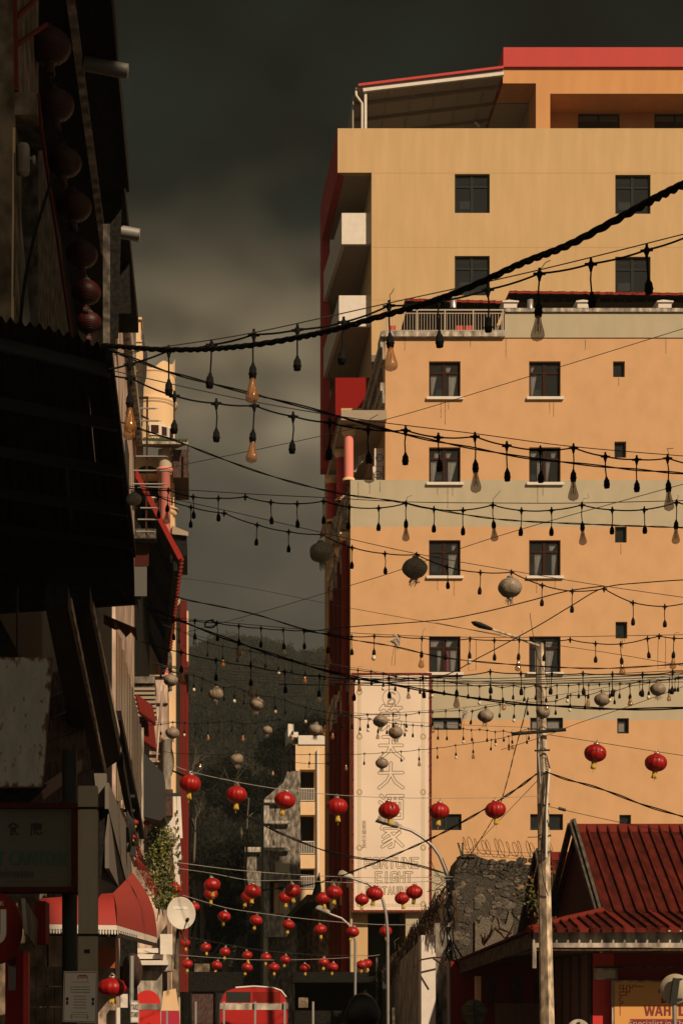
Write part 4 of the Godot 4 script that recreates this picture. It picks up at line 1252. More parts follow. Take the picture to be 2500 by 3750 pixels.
	for e in [[0.98, 1556, 1600], [1.28, 1556, 1598], [1.72, 1553, 1594]]:
		var a: float = e[0] - 0.28
		var c := Vector3(cxm + (R + 0.01) * cos(a), 0, zc + (R + 0.01) * sin(a))
		var s := Vector3(-sin(a), 0, cos(a))
		var o := Vector3(cos(a), 0, sin(a))
		var y0: float = Y.call(e[2])
		var y1: float = Y.call(e[1])
		var f := MB.new()
		f.hexa([c - s * 0.2 + Vector3(0, y0, 0), c + s * 0.2 + Vector3(0, y0, 0), c + s * 0.2 + Vector3(0, y1, 0), c - s * 0.2 + Vector3(0, y1, 0), c - s * 0.2 + Vector3(0, y0, 0) + o * 0.05, c + s * 0.2 + Vector3(0, y0, 0) + o * 0.05, c + s * 0.2 + Vector3(0, y1, 0) + o * 0.05, c - s * 0.2 + Vector3(0, y1, 0) + o * 0.05])
		var wo := obj("window", f, M.white, t)
		var g := MB.new()
		var o1 := o * 0.054
		g.quad(c - s * 0.15 + Vector3(0, y0 + 0.05, 0) + o1, c + s * 0.15 + Vector3(0, y0 + 0.05, 0) + o1, c + s * 0.15 + Vector3(0, y1 - 0.05, 0) + o1, c - s * 0.15 + Vector3(0, y1 - 0.05, 0) + o1)
		obj("pane", g, M.frame_brown, wo)
	# tower body lower down, recess with the arch
	var lw := MB.new()
	lw.facade(X.call(470), 0, X.call(632), Y.call(1640), -d - 0.9, [[X.call(497), Y.call(1790), X.call(577), Y.call(1706)]], 1.0)
	lw.box(X.call(632), 0, -d - 4, X.call(632) + 0.05, Y.call(1640), -d - 0.91)
	obj("wall", lw, M.peach, t)
	var ar := MB.new()
	var ac := Vector3(X.call(537), Y.call(1706), -d - 0.9)
	for i in 12:
		var a0r := PI * i / 12.0
		var a1r := PI * (i + 1) / 12.0
		var rr: float = X.call(577) - X.call(537)
		ar.tri(ac, ac + Vector3(cos(a0r) * rr, sin(a0r) * rr * 0.72, 0.006), ac + Vector3(cos(a1r) * rr, sin(a1r) * rr * 0.72, 0.006))
	obj("painted_arch_dark", ar, M.dark, t)  # flat dark fan on the wall, painted shade of the arch
	obj("black_backing", boxed(X.call(490), Y.call(1800), -d - 1.9, X.call(585), Y.call(1690), -d - 1.85), M.dark, t)  # dark sheet stands in for the unlit space under the arch
	var wc := MB.new()
	wc.lathe([Vector2(0.26, Y.call(1730)), Vector2(0.26, Y.call(1640))], 20, Transform3D(Basis(), Vector3(X.call(604), 0, -d - 0.3)))
	obj("column", wc, M.cream, t)
	var pc := MB.new()
	pc.lathe([Vector2(0.235, Y.call(2485)), Vector2(0.22, Y.call(1742)), Vector2(0.31, Y.call(1738)), Vector2(0.31, Y.call(1728)), Vector2(0.0, Y.call(1727))], 22, Transform3D(Basis(), Vector3(X.call(604), 0, -d + 0.35)))
	obj("column", pc, M.pink, t)
	var ch := MB.new()
	ch.box(X.call(494), Y.call(1640), -d - 2.0, X.call(511), Y.call(1122), -d - 1.2)
	ch.box(X.call(492), Y.call(1125), -d - 2.1, X.call(516), Y.call(1117), -d - 1.1)
	ch.box(X.call(496), Y.call(1640), -d - 1.19, X.call(521), Y.call(1218), -d - 0.9)
	ch.box(X.call(495), Y.call(1219), -d - 1.25, X.call(523), Y.call(1211), -d - 0.85)
	obj("chimney", ch, M.peach, t)
	var cond := MB.new()
	for i in 4:
		var u := 513.0 + i * 4.0
		cond.tube([at(u + 8, 1230 + 12 * i, d - 0.2), at(u + 14, 1300, d - 0.25), at(u + 10, 1380, d - 0.2), at(u, 1420, d - 0.2), at(u - 4, 1500 + 20 * i, d - 0.2)], 0.022, 5)
	cond.box(X.call(522), Y.call(1290), -d + 0.1, X.call(529), Y.call(1235), -d + 0.3)
	obj("conduit", cond, M.wire, t)
	# green glazed tiled eave: tiles, fascia and the dark soffit box on the right
	var ge := MB.new()
	ge.hexa([Vector3(X.call(480), Y.call(1632), -d + 0.4), Vector3(X.call(690), Y.call(1640), -d + 0.4), Vector3(X.call(690), Y.call(1628), -d + 0.4), Vector3(X.call(480), Y.call(1622), -d + 0.4), Vector3(X.call(480), Y.call(1600), -d - 1.0), Vector3(X.call(640), Y.call(1612), -d - 1.0), Vector3(X.call(640), Y.call(1600), -d - 1.0), Vector3(X.call(480), Y.call(1588), -d - 1.0)])
	var go := obj("eave_roof", ge, M.soffit, t)
	for i in 19:
		var s := (i + 0.5) / 19.0
		var p0 := Vector3(lerpf(X.call(484), X.call(690), s), lerpf(Y.call(1622), Y.call(1628), s) + 0.03, -d + 0.45)
		var p1 := Vector3(lerpf(X.call(484), X.call(632), s), lerpf(Y.call(1586), Y.call(1598), s) + 0.05, -d - 0.95)
		var tl := MB.new()
		tl.tube([p0, p0.lerp(p1, 0.5) + Vector3(0, -0.03, 0), p1], 0.052, 8)
		obj("roof_tile", tl, M.green_tile, go)
	obj("eave_fascia", boxed(X.call(482), Y.call(1642), -d + 0.41, X.call(664), Y.call(1633), -d + 0.5), M.offwhite, t)
	var sb := MB.new()
	sb.box(X.call(634), Y.call(1742), -d - 3.0, X.call(690), Y.call(1640), -d - 0.2)
	obj("soffit_box", sb, M.plank_dark, t)
	var sbp := MB.new()
	sbp.tube([at(690, 1632, d - 0.2), at(690, 1738, d - 0.2)], 0.04, 8)
	obj("gutter_pipe", sbp, M.dirty, t)
	obj("soffit_box", boxed(X.call(630), Y.call(2030), -d - 3.0, X.call(684), Y.call(1952), -d - 0.2), M.dark, t)
	var lt := MB.new()
	lt.hexa([at(630, 1955, d), at(690, 1962, d), at(690, 1948, d), at(632, 1925, d), at(630, 1955, d + 2), at(690, 1962, d + 2), at(690, 1948, d + 2), at(632, 1925, d + 2)])
	obj("lower_eave", lt, M.soffit, t)
	var cc := MB.new()
	for e in [[1856, 1866, 0.12], [1846, 1855, 0.2], [2010, 2020, 0.14]]:
		cc.lathe([Vector2(R * 0.95, Y.call(e[1])), Vector2(R * 0.95 + e[2], Y.call(e[0])), Vector2(R * 0.95, Y.call(e[0]) + 0.04)], 32, Transform3D(Basis(), Vector3(cxm, 0, zc)), 0, 0, -0.6, PI + 0.4)
	obj("lower_cornice", cc, M.peach, t)
	obj("teal_band", boxed(X.call(520), Y.call(1838), -d - 0.88, X.call(584), Y.call(1826), -d + 0.1), mat(0.03, 0.07, 0.08, 0.6), t)
	var rb := MB.new()
	rb.lathe([Vector2(R * 0.93, Y.call(2500)), Vector2(R * 0.93, Y.call(1845))], 32, Transform3D(Basis(), Vector3(cxm, 0, zc)), 0, 0, -0.6, PI + 0.4)
	obj("lower_tower_wall", rb, M.peach, t)
	# television aerial on a rusty frame
	var an := thing("tv_aerial", "rusty rectangular mast with rods of an old television aerial beside the peach tower", "antenna")
	var dn := 40.0
	var fm := MB.new()
	fm.bar(at(494, 1456, dn), at(494, 1765, dn), 0.045, 0.045)
	fm.bar(at(540, 1456, dn), at(536, 1960, dn), 0.045, 0.045)
	fm.bar(at(490, 1456, dn), at(544, 1456, dn), 0.05, 0.045)
	fm.bar(at(498, 1512, dn), at(545, 1536, dn), 0.04, 0.04)
	obj("mast", fm, M.frame_brown, an)
	for e in [[498, 570, 1495], [498, 582, 1540], [498, 607, 1671], [490, 622, 1723], [470, 605, 1772], [505, 590, 1784], [515, 577, 1860], [505, 567, 1902], [500, 562, 1946]]:
		var r := MB.new()
		r.tube([at(e[0], e[2], dn - 0.05), at(e[1], e[2] + 1, dn - 0.05)], 0.02, 6)
		r.tube([at(e[1], e[2] + 1, dn - 0.05), at(e[1] + 9, e[2] + 2, dn - 0.05)], 0.009, 5)
		obj("rod", r, M.steel, an)
	# red edged roof slanting over the street
	t = thing("red_eaved_house", "dark house under a red edged sloping roof with a scalloped tile eave", "building")
	var A := at(470, 1690, 49.5)
	var B := at(657, 2058, 50)
	var C := at(598, 2535, 65)
	var E := A + (C - B)
	var rs := MB.new()
	rs.slab([A, B, C, E], Vector3(0, 0.1, 0))
	var ro := obj("roof", rs, M.plank_dark, t)
	var bg := MB.new()
	bg.bar(A + Vector3(0, 0.08, 0.05), B + Vector3(0.03, 0.08, 0.05), 0.08, 0.16)
	obj("barge_board", bg, mat(0.26, 0.022, 0.017, 0.85), ro)
	for i in 44:
		var s := (i + 0.5) / 44.0
		var p := B.lerp(C, s) + Vector3(0.05, 0.06, 0)
		var tl := MB.new()
		tl.tube([p, p + (A - B).normalized() * 0.45 + Vector3(0, 0.06, 0)], 0.13, 7, 0.11)
		obj("roof_tile", tl, M.roof_edge, ro)
	for i in 5:
		var s := 0.08 + i * 0.22
		var rf := MB.new()
		rf.bar(B.lerp(C, s) + Vector3(-0.1, -0.1, 0), A.lerp(E, s) + Vector3(0, -0.1, 0), 0.1, 0.16)
		obj("rafter", rf, M.dark, ro)
	var fb := MB.new()
	fb.bar(B + Vector3(-0.12, -0.12, 0), C + Vector3(-0.12, -0.12, 0), 0.12, 0.3)
	obj("eave_board", fb, M.dark, ro)
	obj("wall", boxed(-6, 5.5, -58, -1.95, 17.0, -50.2), M.dark, t)
	obj("red_panel", boxed(at(493, 0, 50).x, at(0, 2070, 50).y, -50.15, at(545, 0, 50).x, at(0, 1990, 50).y, -50.1), mat(0.06, 0.012, 0.008, 0.8), t)  # red, grey and glass panels darkened in colour for the shade here
	obj("grey_panel", boxed(at(488, 0, 50).x, at(0, 1985, 50).y, -50.1, at(573, 0, 50).x, at(0, 1950, 50).y, -49.6), M.dirty, t)
	obj("glass_panel", boxed(at(488, 0, 50).x, at(0, 2180, 50).y, -50.15, at(538, 0, 50).x, at(0, 2072, 50).y, -50.1), mat(0.10, 0.095, 0.085, 0.4), t)
	var rl := thing("rope_light", "clear rope light hanging loosely under the red edged eave", "rope light")
	var rp := MB.new()
	rp.tube([at(629, 2035, 50.5), at(631, 2055, 51), at(633, 2085, 52), at(625, 2125, 54), at(615, 2180, 56), at(610, 2240, 58.5), at(604, 2300, 60.5), at(598, 2360, 61.5), at(593, 2420, 62.5), at(586, 2450, 63)], 0.045, 6)
	obj("tube", rp, M.led, rl)
	# rose painted shophouse with pediment, louvre box and small tiled hoods
	t = thing("rose_shophouse", "pale rose shophouse front with a louvred box and small red tiled hoods", "building")
	d = 58.0
	k = 6000.0 / d
	X = func(u: float) -> float: return (u - 750.0) / k
	Y = func(v: float) -> float: return EYE + (3667.0 - v) / k
	var w := MB.new()
	w.facade(X.call(440), 0, X.call(614), Y.call(2478), -d, [[X.call(470), Y.call(3300), X.call(520), Y.call(3160)]], 0.4)
	w.quad(Vector3(X.call(614), 0, -d), Vector3(X.call(614), Y.call(2478), -d), Vector3(X.call(600), Y.call(2478), -d - 14), Vector3(X.call(600), 0, -d - 14))
	obj("wall", w, M.rose_wall, t)
	for v in [2474, 2572, 2735, 2760, 2788]:
		obj("moulding", boxed(X.call(440), Y.call(v + 5), -d + 0.003, X.call(618), Y.call(v), -d + 0.14), M.rose_wall, t)
	var pl := MB.new()
	pl.lathe([Vector2(0.17, Y.call(2960)), Vector2(0.16, Y.call(2720)), Vector2(0.22, Y.call(2716)), Vector2(0.22, Y.call(2708)), Vector2(0, Y.call(2707))], 16, Transform3D(Basis(), Vector3(X.call(610), 0, -d + 0.25)))
	obj("column", pl, M.offwhite, t)
	var scr := MB.new()
	scr.st.set_smooth_group(0)
	for i in 14:
		var a0s := -PI / 2 + PI * i / 14.0
		var a1s := -PI / 2 + PI * (i + 1) / 14.0
		var c := Vector3(X.call(614), Y.call(2790), -d + 0.1)
		scr.quad(c + Vector3(cos(a0s) * 0.24, sin(a0s) * 0.58, 0), c + Vector3(cos(a1s) * 0.24, sin(a1s) * 0.58, 0), c + Vector3(cos(a1s) * 0.24, sin(a1s) * 0.58, -0.2), c + Vector3(cos(a0s) * 0.24, sin(a0s) * 0.58, -0.2))
		scr.tri(c, c + Vector3(cos(a0s) * 0.24, sin(a0s) * 0.58, 0), c + Vector3(cos(a1s) * 0.24, sin(a1s) * 0.58, 0))
	obj("scroll", scr, M.cream, t)
	obj("pier", boxed(X.call(622), Y.call(3000), -d - 2.0, X.call(640), Y.call(2300), -d - 1.4), M.peach, t)
	for e in [[2380, 2440], [2460, 2500], [2690, 2760]]:
		obj("gutter", boxed(X.call(615), Y.call(e[1]), -d - 1.5, X.call(628), Y.call(e[0]), -d - 0.4), M.dirty, t)
	var lb := MB.new()
	lb.hexa([at(478, 2640, 46), at(576, 2640, 46), at(568, 2482, 46), at(478, 2482, 46), at(478, 2640, 48), at(576, 2640, 48), at(568, 2482, 48), at(478, 2482, 48)])
	var lo := obj("louvre_box", lb, M.dirty, t)
	obj("louvre_top", boxed(at(478, 0, 46).x, at(0, 2504, 46).y, -47.9, at(567, 0, 46).x, at(0, 2480, 46).y, -45.9), M.concrete, lo)
	for i in 7:
		var l := MB.new()
		l.box(at(484, 0, 45.9).x, at(0, 2528 + i * 16, 45.9).y, -45.95, at(568 + i, 0, 45.9).x, at(0, 2519 + i * 16, 45.9).y, -45.85)
		obj("louvre_slat", l, M.soffit, lo)
	for e in [[498, 2556, 558, 2600, 512, 2618, 570, 2660], [508, 2640, 563, 2668, 520, 2718, 572, 2755]]:
		var dd := 44.0
		var hd := MB.new()
		hd.slab([at(e[0], e[1], dd + 1.2), at(e[2], e[3], dd + 0.8), at(e[6], e[7], dd), at(e[4], e[5], dd + 0.3)], Vector3(0, 0.06, 0))
		var ho := obj("tiled_hood", hd, M.roof_red, t)
		for i in 8:
			var s := (i + 0.5) / 8.0
			var tl := MB.new()
			tl.tube([at(e[0], e[1], dd + 1.2).lerp(at(e[2], e[3], dd + 0.8), s) + Vector3(0, 0.08, 0.04), at(e[4], e[5], dd + 0.3).lerp(at(e[6], e[7], dd), s) + Vector3(0, 0.05, 0.04)], 0.045, 7)
			obj("roof_tile", tl, M.roof_edge, ho)
	var dpp := MB.new()
	dpp.tube([at(594, 2530, 52), at(582, 2660, 52), at(574, 2790, 52)], 0.035, 6)
	dpp.tube([at(600, 2510, 52), at(587, 2650, 52)], 0.03, 6)
	obj("drain_pipe", dpp, M.rose_wall, t)
	# white balconied house below
	t = thing("white_balcony_house", "white house with stepped balconies and a tall side lattice beside the dish", "building")
	d = 50.0
	k = 6000.0 / d
	X = func(u: float) -> float: return (u - 750.0) / k
	Y = func(v: float) -> float: return EYE + (3667.0 - v) / k
	obj("wall", boxed(X.call(430), 0, -d - 7, X.call(612), Y.call(2985), -d), M.rose_wall, t)
	obj("balcony", boxed(X.call(600), Y.call(3090), -d - 3.0, X.call(644), Y.call(3003), -d + 0.9), M.white, t)
	obj("balcony_slab", boxed(X.call(560), Y.call(3085), -d + 0.02, X.call(646), Y.call(3064), -d + 1.0), M.offwhite, t)
	obj("painted_shade_bay", boxed(X.call(612), Y.call(3220), -d - 2.0, X.call(634), Y.call(3112), -d + 0.3), M.plank_dark, t)  # dark brown box stands in for the shade under the balcony
	var pole := MB.new()
	pole.tube([at(585, 3051, d - 1.2), at(631, 3055, d - 1.2)], 0.045, 8)
	pole.tube([at(585, 3056, d - 1.2), at(631, 3061, d - 1.2)], 0.045, 8)
	obj("rail_tube", pole, M.steel, t)
	obj("dark_box", boxed(X.call(604), Y.call(3006), -d + 0.95, X.call(636), Y.call(2912), -d + 1.4), M.plank_dark, t)
	var la := MB.new()
	la.bar(at(638, 2905, d), at(660, 3150, d), 0.1, 0.06)
	la.bar(at(654, 2905, d), at(662, 3070, d), 0.12, 0.1)
	la.bar(at(640, 3080, d), at(659, 3260, d), 0.08, 0.06)
	la.bar(at(634, 3100, d), at(648, 3230, d), 0.06, 0.05)
	var lao := obj("lattice", la, M.white, t)
	for i in 8:
		var cl := MB.new()
		var p := at(645 + i * 2.1, 2968 + i * 30, d - 0.1)
		cl.box(p.x, p.y - 0.1, p.z, p.x + 0.06, p.y, p.z + 0.05)
		obj("clip", cl, M.black, lao)
	obj("lower_balcony", boxed(X.call(590), Y.call(3500), -d - 3.0, X.call(634), Y.call(3425), -d + 0.9), M.white, t)
	obj("lower_slab", boxed(X.call(480), Y.call(3560), -d + 0.02, X.call(630), Y.call(3500), -d + 1.6), M.offwhite, t)
	for i in 3:
		obj("step", boxed(X.call(500), Y.call(3540 - i * 22), -d + 1.62, X.call(622 - i * 18), Y.call(3524 - i * 22), -d + 2.4 - i * 0.2), M.white, t)
	obj("slant_pier", boxed(X.call(632), 0, -d + 0.2, X.call(655), Y.call(3360), -d + 0.6), M.brownwall, t)
	obj("street_arch", boxed(X.call(450), 0.0, -d + 1.7, X.call(600), Y.call(3560) - 0.01, -d + 1.8), M.offwhite, t)

func left_street_level() -> void:
	# walkway roofs
	var t := thing("walkway_roof", "dark timber walkway roof with receding beams and pale boards, left side", "roof")
	for e in [[168, 2230, 250, 2230, 292, 2830, 382, 2830, 15.0, 25.5, "beam", "dark"], [262, 2225, 330, 2225, 384, 2820, 442, 2780, 16.5, 26.0, "beam", "dark"]]:
		var b := MB.new()
		var p := [at(e[0], e[1], e[8]), at(e[2], e[3], e[8]), at(e[6], e[7], e[9]), at(e[4], e[5], e[9])]
		b.slab(p, Vector3(0, 0.22, 0))
		obj(e[10], b, M.dark, t)
	for e in [[250, 2228, 264, 2228, 382, 2835, 390, 2835, 15.4, 25.8], [330, 2240, 344, 2240, 428, 2715, 440, 2700, 17.0, 26.0]]:
		var b := MB.new()
		b.slab([at(e[0], e[1], e[8]), at(e[2], e[3], e[8]), at(e[6], e[7], e[9]), at(e[4], e[5], e[9])], Vector3(0, 0.1, 0))
		obj("pale_strip", b, M.rose_wall, t)
	for i in 6:
		var b := MB.new()
		var v := 2440.0 + i * 76
		b.slab([at(-60, v + 150, 20.0), at(262 + i * 16, v, 21.5), at(270 + i * 16, v + 70, 21.5), at(-60, v + 222, 20.0)], Vector3(0, 0.03, -0.03))
		obj("ceiling_board", b, M.plank_dark, t)
	var sl := MB.new()
	sl.slab([at(150, 2886, 20), at(302, 2786, 21), at(300, 2822, 21), at(160, 2930, 20)], Vector3(0, 0.03, 0))
	obj("eave_board", sl, M.plank, t)
	var low := MB.new()
	low.slab([at(-100, 2905, 19), at(170, 2880, 19), at(95, 2955, 19), at(-100, 3060, 19)], Vector3(0, 0.04, -0.1))
	obj("lower_board", low, M.dark, t)
	obj("back_wall", boxed(-6, 0, -27, -2.6, 6.5, -26.5), M.brownwall, t)
	obj("inner_wall", boxed(-6, 0, -40, -2.9, 8, -27.01), M.dark, t)
	# hanging blank sign
	var s := thing("blank_sign", "blank grey metal sign box with rusty edges hanging at the left edge", "sign")
	var sb := MB.new()
	sb.hexa([at(-60, 2405, 13.6), at(197, 2408, 13.6), at(160, 2884, 13.6), at(-60, 2884, 13.6), at(-60, 2405, 13.85), at(197, 2408, 13.85), at(160, 2884, 13.85), at(-60, 2884, 13.85)])
	obj("panel", sb, mat(0.62, 0.58, 0.52, 0.6, tex_mottle, Vector3(2, 2, 2)), s)
	var rw0 := 160
	var rh0 := 260
	var rp := plain(rw0, rh0, [150, 147, 138])
	var rn := FastNoiseLite.new()
	rn.seed = 6
	rn.frequency = 0.05
	rn.fractal_octaves = 4
	for y in rh0:
		for x in rw0:
			var edge := minf(minf(rw0 - x, rh0 - y), y + 3.0)
			var n0 := rn.get_noise_2d(x, y * 0.5)
			var a0 := clampf(1.3 - edge / (3.0 + 22.0 * maxf(0.0, n0 + 0.15)), 0.0, 1.0) + clampf((n0 - 0.42) * 4.0, 0.0, 0.5)
			for c in 3:
				var base: float = [150.0, 147.0, 138.0][c] * (1.0 + 0.10 * rn.get_noise_2d(x * 0.7 + 200.0, y * 0.2))
				rp[(y * rw0 + x) * 3 + c] = int(clampf(lerpf(base, [74.0, 40.0, 22.0][c], clampf(a0, 0.0, 1.0)), 0.0, 255.0))
	obj("face", sheet([at(-60, 2405, 13.59), at(197, 2408, 13.59), at(160, 2884, 13.59), at(-60, 2884, 13.59)]), sign_material(rw0, rh0, rp, 0.6), s)
	obj("hanger", boxed(at(60, 0, 13.7).x, at(0, 2405, 13.7).y, -13.75, at(66, 0, 13.7).x, at(0, 2150, 13.7).y, -13.7), M.dark, s)
	# restaurant sign, the shade around it painted into face and frame colours
	s = thing("restaurant_sign", "dim framed restaurant sign with green capitals and a row of characters", "sign")
	var d := 14.4
	var w := 320
	var h := 310
	var px := plain(w, h, [92, 90, 76])
	outline(px, w, h, poly([[0, 32, 222, 32, 222, 126, 0, 126]]), 0.0, 1.2, [90, 80, 60])
	outline(px, w, h, poly([[0, 8, 236, 8, 236, 22, 262, 22]]), 0.0, 1.2, [90, 80, 60])
	outline(px, w, h, poly([[0, 288, 236, 288, 236, 272, 262, 272]]), 0.0, 1.2, [110, 50, 40])
	for i in 3:
		outline(px, w, h, moved(cjk(5 + i), 4 + i * 84, 56, 0.42, 0.48), 2.4, 0.6, [26, 22, 18], true)
	obj("panel", boxed(at(-60, 0, d).x, at(0, 3248, d).y, -d - 0.16, at(262, 0, d).x, at(0, 2962, d).y, -d - 0.004), M.dirty, s)
	obj("face", sheet([at(-60, 2962, d), at(262, 2962, d), at(262, 3248, d), at(-60, 3248, d)]), sign_material(w, h, px), s)
	var fb := MB.new()
	fb.box(at(-60, 0, d).x, at(0, 2962, d).y + 0.003, -d - 0.2, at(286, 0, d).x, at(0, 2942, d).y, -d + 0.05)
	fb.box(at(-60, 0, d).x, at(0, 3268, d).y, -d - 0.2, at(286, 0, d).x, at(0, 3248, d).y - 0.003, -d + 0.05)
	fb.box(at(265, 0, d).x, at(0, 3247, d).y, -d - 0.2, at(286, 0, d).x, at(0, 2963, d).y, -d + 0.04)
	obj("frame", fb, mat(0.07, 0.012, 0.009, 0.8), s)
	letters("T CANTON", s, at(-10, 3168, d - 0.006), 0.123, mat(0.02, 0.10, 0.06, 0.6), true, 250.0 / 6000.0 * d)
	letters("hinoise", s, at(-4, 3212, d - 0.006), 0.072, mat(0.05, 0.04, 0.04, 0.6), true, 128.0 / 6000.0 * d)
	# posts
	var p := thing("square_post", "pale square post with metal bands, notice taped low on it", "post", Vector3(at(324, 0, 14).x, 0.1, -14))
	obj("shaft", boxed(-0.08, 0, -0.08, 0.08, at(0, 2882, 14).y - 0.1, 0.08), mat(0.42, 0.36, 0.27, 0.9, tex_mottle, Vector3(2, 0.5, 2)), p)
	for v in [2962, 3424]:
		obj("band", boxed(-0.086, at(0, v + 5, 14).y - 0.1, -0.086, 0.086, at(0, v - 3, 14).y - 0.1, 0.086), M.dark, p)
	obj("tag", boxed(-0.03, at(0, 3492, 14).y - 0.1, 0.08, 0.02, at(0, 3478, 14).y - 0.1, 0.084), M.frame_grey, p)
	p = thing("dark_post", "dark round post left of the pale square post", "post", Vector3(at(256, 0, 14.7).x, 0.1, -14.7))
	var dp := MB.new()
	dp.lathe([Vector2(0.07, 0), Vector2(0.068, at(0, 2790, 14.7).y), Vector2(0, at(0, 2789, 14.7).y)], 16)
	obj("shaft", dp, M.black, p)
	# notice
	s = thing("notice", "white notice with a red border taped across the pale square post", "notice")
	w = 256
	h = 390
	px = plain(w, h, [212, 206, 196])
	outline(px, w, h, poly([[7, 8, 249, 8, 249, 382, 7, 382, 7, 8]]), 0.0, 2.2, [140, 30, 30])
	outline(px, w, h, poly([[108, 60, 108, 36, 180, 36, 180, 60], [116, 30, 172, 30], [120, 48, 168, 48]]), 1.5, 1.5, [150, 36, 30], true)
	outline(px, w, h, poly([[60, 84, 70, 76, 80, 86, 92, 78, 104, 86, 118, 78, 130, 86, 146, 78, 160, 86, 178, 76, 196, 84]]), 0.8, 0.8, [150, 60, 50], true)
	for i in 3:
		var x := 56.0
		while x < 196.0:
			outline(px, w, h, [[x, 118 + i * 20, x + 5 + fmod(x * 7.3, 6.0), 118 + i * 20]], 2.2, 0.6, [60, 70, 60], true)
			x += 15.0
	for i in 5:
		outline(px, w, h, [[82, 190 + i * 22, 170, 190 + i * 22]], 5.0, 0.5, [182, 150, 146], true)
	for sx in [30, 226]:
		outline(px, w, h, [[sx, 210, sx, 214]], 11.0, 0.5, [50, 34, 34], true)
		outline(px, w, h, [[sx, 238, sx, 248]], 10.0, 0.5, [120, 50, 50] if sx < 100 else [50, 60, 110], true)
	for i in 3:
		outline(px, w, h, [[70, 312 + i * 18, 186, 312 + i * 18]], 1.4, 0.5, [120, 110, 104], true)
	for sx in [[70, 60], [182, 192]]:
		outline(px, w, h, poly([[sx[0], 330, sx[1], 345, sx[0], 362]]), 2.0, 0.6, [70, 66, 50], true)
	obj("sheet", sheet([at(235, 3557, 13.85), at(357, 3557, 13.85), at(354, 3746, 13.85), at(230, 3742, 13.85)]), sign_material(w, h, px), s)
	# red round sign with a white letter
	s = thing("round_shop_sign", "round dark red shop sign with a large white letter at the left edge", "sign")
	d = 14.2
	var dsc := MB.new()
	var c := at(-8, 3400, d)
	dsc.lathe([Vector2(0, 0.05), Vector2(0.207, 0.05), Vector2(0.213, 0.03), Vector2(0.213, -0.05), Vector2(0, -0.05)], 40, Transform3D(Basis(Vector3.RIGHT, PI / 2).scaled(Vector3(1, 1.45, 1)), c))
	obj("disc", dsc, M.dark_red, s)
	letters("U", s, c + Vector3(-0.097, -0.135, 0.056), 0.297, M.white, true, 0.18)
	letters("K", s, c + Vector3(0.032, 0.194, 0.056), 0.039, M.white, false, 0.028)
	letters("NG", s, c + Vector3(0.0, -0.22, 0.056), 0.018, M.white, false, 0.028)
	p = thing("red_cabinet", "red painted cabinet with a bright red edge at the lower left", "cabinet", Vector3(at(72, 0, 15).x, 0.1, -15))
	obj("body", boxed(-0.13, 0, -0.5, 0.04, at(0, 3480, 15).y - 0.1, 0), M.dark_red, p)
	obj("edge", boxed(0.043, 0, -0.06, 0.09, at(0, 3490, 15).y - 0.1, 0.06), M.bright_red, p)
	obj("pane", boxed(-0.1, 1.6, 0.002, -0.03, at(0, 3500, 15).y - 0.1, 0.012), M.pane, p)
	p = thing("angled_board", "grey angled board and dark red box beyond the round shop sign", "board")
	var ab := MB.new()
	ab.slab([at(78, 3290, 13), at(127, 3370, 15), at(122, 3472, 15), at(88, 3420, 13)], Vector3(0.03, 0, 0))
	obj("board", ab, M.concrete, p)
	obj("box", boxed(at(127, 0, 16).x, at(0, 3455, 16).y, -16.4, at(168, 0, 16).x, at(0, 3300, 16).y, -16), M.dark_red, p)
	var shopw := thing("stall_wall", "dim tiled wall low behind the posts at the lower left", "wall")
	for i in 3:
		for j in 4:
			obj("panel", boxed(at(100 + j * 34, 0, 17).x, at(0, 3760 - i * 75 + 0.0, 17).y, -17.1, at(132 + j * 34, 0, 17).x, at(0, 3690 - i * 75, 17).y, -17.0 + 0.004 * ((i + j) % 2)), M.brownwall, shopw)
	# red awning with a white lace edge
	var aw := thing("red_awning", "red cloth awning with a white lace edge, left beside the dish", "awning")
	d = 24.0
	var F := [at(150, 3290, d), at(415, 3270, d + 0.3), at(428, 3394, d - 0.6), at(150, 3390, d - 0.6)]
	var cm := mat(0.36, 0.032, 0.024, 0.7, tex_mottle, Vector3(1, 1, 1))
	var fa := MB.new()
	fa.st.set_smooth_group(0)
	for i in 8:
		var q := []
		for e in [i, i + 1]:
			var s0: float = e / 8.0
			var bulge := Vector3(0, 0.10 * sin(s0 * PI), 0.12 * sin(s0 * PI))
			q.append([F[0].lerp(F[3], s0) + bulge, F[1].lerp(F[2], s0) + bulge])
		fa.quad(q[0][0], q[0][1], q[1][1], q[1][0])
	obj("front_cloth", fa, cm, aw)
	var G := [at(415, 3270, d + 0.3), at(487, 3196, 30), at(576, 3437, 32), at(428, 3394, d - 0.6)]
	var sa := MB.new()
	sa.st.set_smooth_group(0)
	for i in 10:
		var q := []
		for e in [i, i + 1]:
			var s0: float = e / 10.0
			var bulge := Vector3(0.12 * sin(s0 * PI), 0.05 * sin(s0 * PI), 0)
			q.append([G[0].lerp(G[3], s0) + bulge * 0.2, G[1].lerp(G[2], s0) + bulge])
		sa.quad(q[0][0], q[0][1], q[1][1], q[1][0])
	obj("side_cloth", sa, cm, aw)
